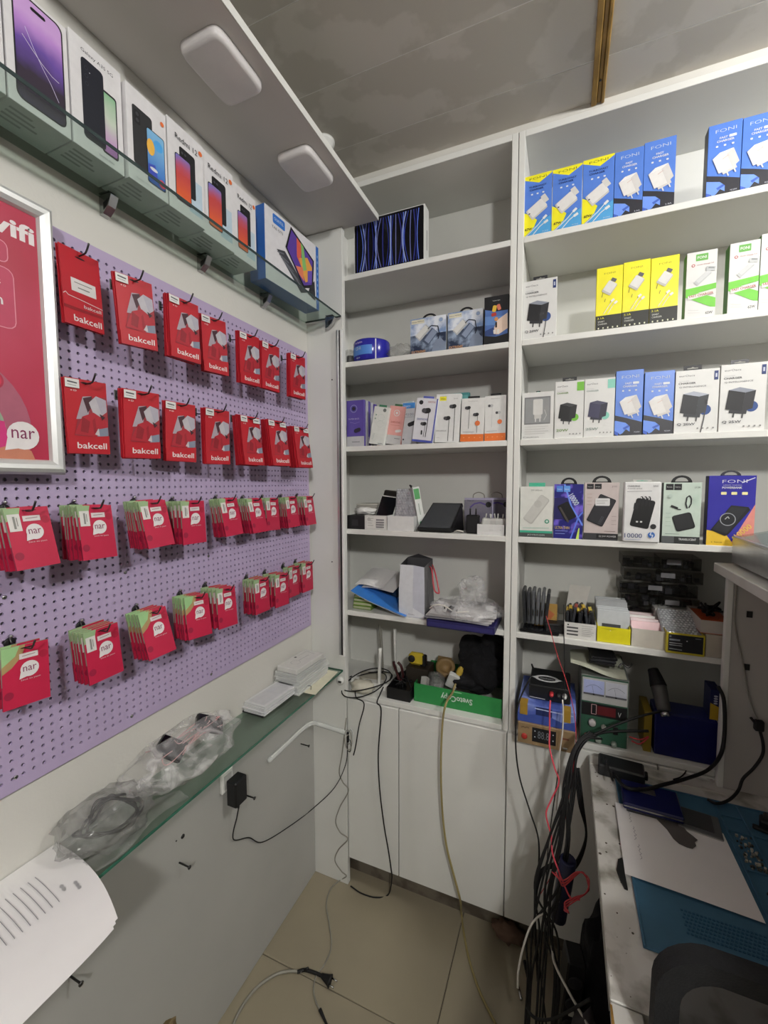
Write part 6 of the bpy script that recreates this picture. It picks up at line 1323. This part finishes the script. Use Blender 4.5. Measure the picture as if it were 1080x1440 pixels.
for k in range(70): x_, y_, s_ = .226+.034*r0.random(), .257+.095*r0.random(), .0012+.0012*r0.random(); mb.box((x_,y_,.0032),(x_+2*s_,y_+2*s_,.0032+2*s_), C(['#8f8f86','#5f5f58','#b9b6aa','#3c3a36'][k % 4], .3))
o = mb.build('tiny_screws'); o.location = (.145,.806,zm); tag(o, 'heap of tiny loose screws in a mat compartment', 'screws', kind='stuff')
for i, (x_, y_) in enumerate(((.243,.2),(.245,.15),(.24,.13))): mb = MB(); mb.blob((0,0,.003),(.006,.004,.003), MATS['black'], .4, 3, 2, i, floor=0); tag(mb.build('rubber_bit', loc=(.145+x_,.806+y_,zm+.0032)), 'black rubber scrap in the mat compartment, '+['nearest the screws','middle one','farthest from the screws'][i], 'scrap')
mb = MB(); mb.box((0,0,0),(.035,.03,.022), MATS['black'], .004); mb.box((.006,.004,.022),(.03,.02,.036), C('#2a2422'), .003); mb.box((-.012,-.01,0),(.04,.004,.007), MATS['black'], .002); tag(mb.build('black_clamp', loc=(.145+.29,.806+.395,zm+.0034), rot=(0,0,-.3)), 'black clamp standing in the rear mat compartment', 'clamp')
# white note sheet with handwriting, in front of it the blade
Q = [onz(*q, ZD+.0075) for q in ((865,1128),(1017,1172),(1077,1299),(879,1229))]
mb = MB(); zs = ZD+.0072
mb.grid(lambda a_, b_: tuple((Q[0].lerp(Q[1],a_)).lerp(Q[3].lerp(Q[2],a_),b_)+Vector((0,0,.0004+.0006*math.sin(4*a_)))), 8, 8, MATS['paper'])
r0 = random.Random(11); U = (Q[1]-Q[0]).normalized(); Vd = (Q[3]-Q[0]).normalized(); bx = Q[0]+U*.028+Vd*.015
for wd in range(3):
    q = [bx+Vd*(.001+.052*wd+.0042*k)+U*(.0025*math.sin(k*2.4)+.004*wd+r0.uniform(-.001,.001))+Vector((0,0,.0011)) for k in range(11)]
    for s0, s1 in zip(q[:-1], q[1:]):
        d_ = (s1-s0).normalized().cross(Vector((0,0,1)))*.0004; mb.add([s0-d_,s1-d_,s1+d_,s0+d_], [(0,1,2,3)], C('#8a8690'))
tag(mb.build('note_sheet'), 'white paper sheet with faint handwriting on the blue mat', 'paper')
out = [onz(u, v, ZD+.012) for u, v in ((918,1145),(930,1140),(945,1141),(957,1145),(959,1158),(966,1168),(975,1175),(981,1180),(977,1183),(979,1188),(974,1192),(966,1190),(955,1185),(947,1178),(938,1165),(928,1155))]
c0 = sum(out, Vector())/len(out); mb = MB(); mb.prism([(p_.x-c0.x,p_.y-c0.y) for p_ in out], .0012, C('#5a5654', .4), 'z', 0); tag(mb.build('opening_blade', loc=(c0.x,c0.y,ZD+.0093), rot=(0,.0,0)), 'dark grey fish shaped opening blade lying on the white sheet', 'tool')
mb = MB(); mb.tube([(0,0,0),(.02,.006,.002),(.045,.0,.001)], .0055, MATS['black'], 8, 4, .6); q = onz(925,1138,ZD+.012); tag(mb.build('black_tool', loc=(q.x,q.y,ZD+.0125), rot=(0,0,-.3)), 'black tool handle under the blue device', 'tool')
# stacked devices
a = onz(868,1098,ZD+.02)
t = thing('small_laptop', 'dark blue glossy device with metal rim lying on the mat', 'device', (.150,1.135,zm+.0135), -.03)
mb = MB(); mb.box((.0,0,0),(.125,.095,.016), C('#15194c', .2), .003); mb.build('body', t)
mb = MB(); mb.box((.001,-.0008,.008),(.124,.0,.011), MATS['steel']); mb.build('rim', t)
mb = MB(); mb.box((.04,.055,.0161),(.075,.075,.0175), C('#3c3a3c', .3), .0004); mb.box((.044,.062,.0176),(.054,.07,.019), MATS['steel']); mb.build('circuit_window', t)
mb = MB(); mb.box((.0,0,0),(.11,.085,.010), C('#26262c', .3), .002); tag(mb.build('phone', loc=(.158,1.138,zm+.0035), rot=(0,0,-.02)), 'dark phone chassis under the blue glossy device', 'phone')
t = thing('phone', 'silver edged tablet chassis beside the blue glossy device', 'phone', (.262,1.13,zm+.0036), -.12)
mb = MB(); mb.box((0,0,0),(.085,.075,.008), C('#5c5d5f', .3), .002); mb.build('body', t); mb = MB(); mb.box((.001,-.001,.002),(.084,.0005,.006), MATS['steel'], .0004); mb.build('rim', t); mb = MB(); mb.box((.01,.012,.0081),(.07,.07,.009), C('#3f4042', .3)); mb.build('back_plate', t)
# spill of black rubber at the left edge of the mat
out = [onz(u, v, ZD+.004) for u, v in ((869,1208),(875,1206),(878,1215),(879,1229),(883,1250),(878,1248),(872,1236),(867,1222))]; c0 = sum(out, Vector())/len(out)
mb = MB(); mb.prism([(p_.x-c0.x,p_.y-c0.y) for p_ in out], .0042, MATS['black'], 'z', 0); tag(mb.build('rubber_pad', loc=(c0.x,c0.y,ZD+.0001)), 'small black rubber pad sticking out beside the mat edge', 'pad')
# black power brick at the desk back
a = onz(838,1066,ZD); t = thing('power_brick', 'black power brick lying at the rear corner of the desk', 'adapter', (.103,1.265,ZD+.0006), -.08)
mb = MB(); mb.box((0,0,0),(.112,.06,.032), C('#222326', .4), .004); mb.build('body', t); mb = MB(); mb.box((.112,.02,.008),(.12,.04,.024), MATS['rubber'], .002); mb.build('socket_end', t)
mb = MB(); mb.box((0,0,0),(.05,.012,.0015), C('#d9d2d0')); mb.box((.006,.003,.0016),(.02,.009,.0018), C('#8a3a5a')); mb.box((.024,.003,.0016),(.04,.009,.0018), C('#7a4a6a')); q = onz(995,1092,ZD); tag(mb.build('sticker', loc=(q.x-.03,q.y,ZD+.0005), rot=(0,0,-.5)), 'small red printed sticker by the blue case', 'sticker')
# office chair
t = thing('office_chair', 'black mesh office chair with its back against the desk front', 'chair', (.36,.655,0))
def rr2(w_, h_, r_, n=6):
    q = []
    for (cx, cy, a0) in ((w_/2-r_,h_-r_,0),(-w_/2+r_,h_-r_,90),(-w_/2+r_,r_,180),(w_/2-r_,r_,270)):
        for k in range(n+1): th = math.radians(a0+90*k/n); q.append((cx+r_*math.cos(th), cy+r_*math.sin(th)))
    return q
def bend(x, z): return -.022*(x/.23)**2-.02*(z/.4)**2-.03
o_ = rr2(.46,.42,.06); i_ = rr2(.40,.36,.045); i_ = [(x_, y_+.03) for x_, y_ in i_]; n = len(o_); mb = MB(); V = []
for dy in (-.014,.014):
    V += [(x_, bend(x_, y_)+.06+dy, .5+y_) for x_, y_ in o_]; V += [(x_, bend(x_, y_)+.06+dy, .5+y_) for x_, y_ in i_]
F = []
for k in range(n):
    k2 = (k+1) % n; F += [[k,k2,n+k2,n+k],[2*n+k,2*n+k2,3*n+k2,3*n+k],[k,k2,2*n+k2,2*n+k],[n+k,n+k2,3*n+k2,3*n+k]]
mb.add(V, F, MATS['chair_fabric'], False); mb.build('back_frame', t)
mb = MB(); mb.grid(lambda a_, b_: (-.205+.41*a_, bend(-.205+.41*a_, .02+.38*b_)+.062, .52+.38*b_), 14, 10, MATS['chairmesh']); mb.build('mesh_back', t)
mb = MB()
for sx in (-.05,.05): mb.tube([(sx*.6,.04,.4),(sx,.02,.6),(sx*1.4,.01,.86)], .012, MATS['black'], 8, 4)
mb.build('back_support', t)
mb = MB(); q = [(x_, y_) for x_, y_ in rr2(.46,.42,.08)]; mb.prism([(x_, y_+.1) for x_, y_ in q], .06, MATS['chair_fabric'], 'z', .42); mb.build('seat', t)
mb = MB(); mb.lathe([(.028,.08),(.028,.42)], MATS['black'], 14, (0,.3,0)); mb.build('gas_column', t)
for k in range(5):
    th = 2*PI*k/5+.3; e = (.2*math.cos(th),.3+.2*math.sin(th)); mb = MB(); mb.tube([(0,.3,.085),(e[0]*.6,.3+(e[1]-.3)*.6,.075),(e[0],e[1],.06)], .018, MATS['black'], 8, 3); mb.build('base_arm', t)
    mb = MB(); mb.lathe([(.025,-.012),(.025,.012)], MATS['rubber'], 12, (e[0],e[1],.0255), 'y'); mb.build('castor', t)
mb = MB(); mb.box((-.02,.02,.405),(.02,.32,.419), MATS['black'], .003); mb.build('back_bracket', t)
# ================================================================== cables
def hang(u, v, Y, r=.003):
    p = ony(u, v, Y)
    return p if p.z > r+.001 else onz(u, v, r+.001)
# yellow network cable out of the green box
pts = [Vector((xg0+.152,yf+.05,z6+.09)), Vector((xg0+.148,yf+.012,z6+.074)), Vector((xg0+.147,yf-.012,z6+.064))]+[hang(u,v,1.315) for u,v in ((627,990),(622,1020),(620,1080),(622,1140),(628,1190),(638,1230),(647,1265))]+[onz(649,1285,.01), onz(652,1310,.005), onz(660,1350,.005), onz(675,1395,.005), onz(697,1440,.005)]
cable('network_cable', 'yellow network cable hanging from the green box to the floor', pts, .0036, 'yellowcable', n=8)
mb = MB(); mb.blob((0,0,0),(.012,.012,.03), C('#b59a3c'), .3, 4, 3, 3); tag(mb.build('cable_plug', loc=pts[0]+Vector((.004,.0,.018)), rot=(.3,.3,0)), 'yellow taped end of the network cable in the green box', 'plug')
# black cable from router to floor and behind the corner panel
pts = [Vector((-.60,YF+.02,z6+.03)), Vector((-.603,YF-.004,z6+.012)), Vector((-.606,YF-.024,z6-.01))]+[hang(u,v,1.352) for u,v in ((536,1000),(532,1060),(534,1110),(540,1160),(546,1195),(550,1222))]+[ony(551,1236,1.362), onz(546,1258,.004), onz(528,1262,.004), onz(508,1256,.004), onz(493,1246,.004)]
cable('black_cable', 'black cable hanging from the router down to the plinth corner', pts, .0024, 'rubber')
pts = [Vector((-.70,YF-.01,z6+.03)), Vector((-.69,YF-.026,z6-.005))]+[hang(u,v,1.352) for u,v in ((512,990),(505,1020),(500,1050),(497,1062))]
cable('black_cable', 'short black cable dropping from the router beside the panel edge', pts, .0022, 'rubber')
pts = [ony(u,v,1.352) for u,v in ((487,1010),(481,1060),(477,1085),(482,1100),(490,1112),(478,1135),(472,1155),(478,1170),(489,1180),(476,1195),(471,1210),(480,1225),(487,1232))]+[onz(478,1238,.004), onz(465,1250,.004), onz(459,1272,.004), onz(463,1300,.004), onz(466,1330,.004), onz(457,1355,.004), onz(445,1372,.004), onz(441,1390,.004), onz(444,1408,.004), onz(450,1420,.006)]
cable('grey_cable', 'thin grey cable clipped zigzag down the corner panel onto the floor', pts, .0022, 'greycable')
e0 = onz(450,1420,.006); e1 = onz(459,1440,.006); mb = MB(); mb.tube([Vector((0,0,0)), (e1-e0)*.6, (e1-e0)*1.6], lambda s_: .0055-.003*s_, MATS['rubber'], 8, 4); tag(mb.build('cable_plug', loc=e0), 'black connector end on the tiled floor', 'plug')
pts = [onz(u,v,.0052) for u,v in ((322,1460),(335,1425),(358,1392),(385,1372),(405,1366),(424,1366))]; cable('grey_cable', 'thick grey cable curving over the floor tiles to a plug', pts, .0042, 'greycable', n=8)
pts = [onz(u,v,.0062) for u,v in ((418,1367),(428,1364),(440,1367),(452,1372))]; cable('plug_lead', 'black taped joint between grey cable and mains plug', pts, .0048, 'rubber', n=8)
mb = MB(); mb.tube([(0,0,0),(.012,.004,.008)], .0035, MATS['rubber'], 6, 1); tag(mb.build('tape_tail', loc=onz(428,1364,.009)), 'stiff tape tail on the taped joint', 'tape')
q0 = onz(452,1372,.012); q1 = onz(470,1384,.012); t = thing('mains_plug', 'black two pin mains plug lying on the floor tiles', 'plug', (q0.x,q0.y,.013)); d_ = (q1-q0).normalized(); s_ = Vector((-d_.y,d_.x,0))
mb = MB(); mb.tube([Vector((0,0,0)), d_*.014, d_*.026, d_*.034], lambda x_: .006+.011*x_, MATS['rubber'], 10, 3, .7); mb.build('body', t)
for k in (-1,1): mb = MB(); a_ = d_*.034+s_*.0095*k; mb.tube([a_, a_+d_*.019], .0022, MATS['steel'], 8, 1); mb.build('pin', t)
# wire cluster on the corner panel edge
mb = MB(); t = thing('cable_clip', 'loose wire loops and small switch hung on the panel edge', 'wires', ony(492,1040,1.35)); c0 = Vector(t.location)
for k in range(4): mb = MB(); r_ = .012+.005*k; mb.tube([(r_*.6*math.cos(x_*.7+k), -.004-.003*k, -.03+.012*k+r_*1.4*math.sin(x_*.7+k)) for x_ in range(10)], .0011, MATS[['greycable','rubber','whitecable','greycable'][k]], 5, 4); mb.build('wire_loop', t)
mb = MB(); mb.box((-.012,-.006,-.012),(-.004,.004,.028), MATS['black'], .002); mb.build('switch', t)
mb = MB(); mb.tube([(.0,-.004,.03),(.008,-.006,.045),(.016,-.006,.03),(.012,-.006,-.01)], .0022, MATS['clearstrip'], 6, 4); mb.build('hook', t)

# hanging bundle left of the desk
def bundle(label, px, Ys, r, m, group=None, name='hanging_cable'):
    n = len(px); pts = [hang(u, v, Ys[0]+(Ys[1]-Ys[0])*i/(n-1), r) for i, (u, v) in enumerate(px)]
    return cable(name, label, pts, r, m, 'cable', group)
bundle('red lead dropping from the black instrument past the heating plate', [(774,985),(773,1000),(773,1030),(773,1052),(780,1080),(786,1100),(775,1125),(768,1145),(775,1175),(777,1200),(788,1230),(802,1262),(815,1265)], (1.262,1.10), .0022, 'pinkcable')
bundle('white lead dropping from the black instrument past the heating plate', [(791,984),(792,1000),(791,1030),(787,1060),(786,1100),(782,1140)], (1.262,1.22), .002, 'whitecable')
bundle('black lead left of the heating plate hanging in a long curve', [(746,952),(729,990),(725,1040),(730,1090),(745,1140),(757,1180),(757,1230),(752,1300),(760,1370),(768,1440)], (1.27,1.1), .0024, 'rubber')
bundle('thin red wire dropping from the parts shelf beside the phones', [(768,866),(775,890),(785,925),(797,960),(807,1000),(810,1040),(806,1080),(795,1150),(780,1220),(757,1262),(753,1270)], (1.335,1.2), .0011, 'redcable')
bundle('thin black wire hanging straight from the parts shelf', [(793,850),(793,890),(794,950),(792,1000),(788,1060),(780,1120),(770,1200),(766,1290)], (1.34,1.2), .0014, 'rubber')
GB = 'black cables bundled left of the desk'
rn = random.Random(4)
for k in range(11):
    o1 = rn.uniform(-10,10); o2 = rn.uniform(-22,22); o3 = rn.uniform(-24,20); o4 = rn.uniform(-28,24)
    bundle('black cable in the thick bundle hanging left of the desk', [(838+o1,1034+.6*o1),(820+o1*.6,1040),(806+o1*.5,1065),(800+o1,1110),(786+o2*.8,1180),(770+o2,1250),(765+o3,1310),(768+o4,1370),(764+o4,1440)], (1.24,1.06), .0026+.0007*rn.random(), 'rubber', GB)
for k in range(4):
    o1 = rn.uniform(-6,6); bundle('black cable running under the desk edge towards the floor', [(812+o1,1080),(818+o1,1130),(824,1180+o1),(806+o1,1222),(780,1218+o1),(760+o1,1230),(752,1280+o1),(756,1380)], (1.25,1.12), .0028, 'rubber', 'cables under the desk edge')
bundle('pale grey cable swinging out over the floor to a metal tip', [(800,1250),(778,1275),(756,1290),(745,1305),(735,1335),(729,1365),(728,1390)], (1.15,1.02), .0026, 'whitecable')
e0 = onz(729,1388,.006); e1 = onz(733,1406,.006); mb = MB(); mb.tube([Vector((0,0,0)), e1-e0], .0042, MATS['steel'], 8, 1); tag(mb.build('cable_plug', loc=e0), 'silver jack tip of the pale grey cable', 'plug')
e0 = onz(738,1352,.006); e1 = onz(742,1376,.006); mb = MB(); mb.tube([Vector((0,0,0)), (e1-e0)*.5, e1-e0], lambda s_: .006-.003*s_, MATS['rubber'], 8, 3); tag(mb.build('cable_plug', loc=e0), 'black jack plug beside the silver tip', 'plug')
bundle('black lead with plug curling at the foot of the bundle', [(741,1416),(748,1428),(760,1434),(780,1432),(800,1422),(830,1405)], (1.05,1.0), .0035, 'rubber')
bundle('light grey cable slanting under the desk to the floor', [(775,1300),(777,1340),(782,1360),(800,1395),(820,1430),(828,1445)], (1.12,.98), .003, 'whitecable')
for k in range(3): bundle('red wire looped under the desk front edge', [(776+5*k,1226),(792,1238+4*k),(812+3*k,1226),(828,1236+6*k),(824,1256),(808+4*k,1262),(794,1270+4*k),(800,1284)], (1.1,1.0), .0016, 'redcable', 'red wire loops under the desk')
# leads over the desk
def lead(label, pts, r=.0028, m='rubber', group=None): return cable('desk_lead', label, pts, r, m, 'cable', group)
lead('black cable arching from the blue case corner down onto the desk', [ony(1010,965,1.325), ony(1018,985,1.318), ony(1019,1030,1.31), ony(1013,1062,1.30), onz(995,1083,ZD+.03), onz(965,1095,ZD+.025), onz(935,1103,ZD+.032), onz(905,1110,ZD+.034), onz(880,1107,ZD+.036), onz(865,1090,ZD+.02), onz(855,1072,ZD+.012)], .0045)
lead('black power cord hanging from the grey panel onto the mat', [ony(1068,1025,1.325), ony(1073,1045,1.32), ony(1072,1062,1.318), ony(1060,1080,1.315), ony(1045,1095,1.31), ony(1038,1112,1.30), onz(1025,1125,ZD+.014), onz(1008,1130,ZD+.012), onz(995,1124,ZD+.012)], .0035)
mb = MB(); mb.box((-.01,-.008,-.014),(.01,.006,.014), MATS['rubber'], .003); mb.tube([(-.004,0,.0),(-.018,-.004,.018)], .0035, MATS['rubber'], 6, 1); tag(mb.build('cord_plug', loc=ony(1067,1020,1.328)), 'black cord connector hanging against the grey panel', 'plug')
bundle('grey twisted wire running down the grey panel from the counter', [(1036,822),(1034,845),(1033,870),(1036,895),(1042,920),(1047,945),(1052,975),(1060,1000),(1066,1014)], (1.333,1.331), .0018, 'greycable')
lead('black lead looping from the hot air gun over the power brick', [q0+Vector((0,0,0)) for q0 in (ony(930,1000,1.36), ony(905,1006,1.34), ony(880,1014,1.32), ony(850,1026,1.30), ony(825,1040,1.28), ony(808,1062,1.26), ony(801,1100,1.25))], .0034)
lead('second black lead draped behind the power brick', [ony(912,1028,1.345), ony(880,1028,1.335), ony(850,1030,1.32), ony(828,1038,1.29), ony(812,1060,1.26), ony(806,1100,1.25), ony(800,1150,1.22)], .0038)
lead('thin black wire looped on the desk in front of the blue case', [onz(890,1062,ZD+.004), onz(920,1066,ZD+.004), onz(955,1072,ZD+.004), onz(965,1082,ZD+.004), onz(958,1092,ZD+.006), onz(947,1096,ZD+.01)], .0018)
lead('brown wires bunched between power supply and blue case', [ony(885,1036,1.345), ony(900,1040,1.34), ony(912,1036,1.345), ony(900,1046,1.335), ony(888,1042,1.34)], .002, 'redcable')
bundle('black cord crossing the worn desk edge beside the mat', [(851,1064),(857,1085),(862,1098)], (1.27,1.2), .0028, 'rubber')

# ================================================================== clutter under the desk
mb = MB(); mb.blob((0,0,.19),(.085,.1,.2), MATS['blackcloth'], .3, 2.2, 4, 21, floor=.001); tag(mb.build('black_bag', loc=(.145,1.2,.0)), 'crumpled black bag standing on the floor under the desk', 'bag')
mb = MB(); mb.blob((0,0,.16),(.05,.07,.16), C('#3a3538', .5), .25, 3, 3, 31, floor=.001); tag(mb.build('grey_sack', loc=(.08,1.0,0)), 'dark purple grey sack in front of the black bag', 'bag')
mb = MB(); mb.grid(lambda a_, b_: (.0+.05*a_*(1-.4*b_), .0+.03*math.sin(4*a_+b_), .17*b_-.012*math.sin(5*a_)), 10, 10, C('#5c5d60', .7)); tag(mb.build('grey_cloth', loc=onx(818,1345,.1)), 'grey cloth draped under the desk edge', 'cloth')
mb = MB(); mb.lathe([(.02,0),(.02,.2),(.016,.205),(.016,.19)], C('#1b2142'), 14); tag(mb.build('navy_tube', loc=onz(785,1290,.38), rot=(.15,.1,0)), 'navy cylindrical tube among the cables under the desk', 'tube')
t = thing('power_strip', 'black power strip standing among the cables under the desk', 'power strip', (.02,1.12,.0)); t.rotation_euler = (0,.1,.2)
mb = MB(); mb.box((-.022,-.03,.001),(.022,.03,.34), MATS['black'], .004); mb.build('body', t)
for k in range(5): mb = MB(); mb.lathe([(.017,0),(.017,-.002),(.014,-.0025)], C('#26262a'), 14, (0,-.03,.05+.06*k), 'y'); mb.build('socket', t)
mb = MB(); mb.box((-.006,-.034,.2),(.006,-.030,.215), C('#d9d9d2')); mb.build('switch', t)
mb = MB(); mb.blob((0,0,.025),(.05,.03,.028), C('#6f5648', .8), .5, 3, 3, 41, floor=.0005); tag(mb.build('crumpled_paper', loc=(-.14,1.40,0)), 'brown crumpled paper scrap under the cabinet door', 'paper')
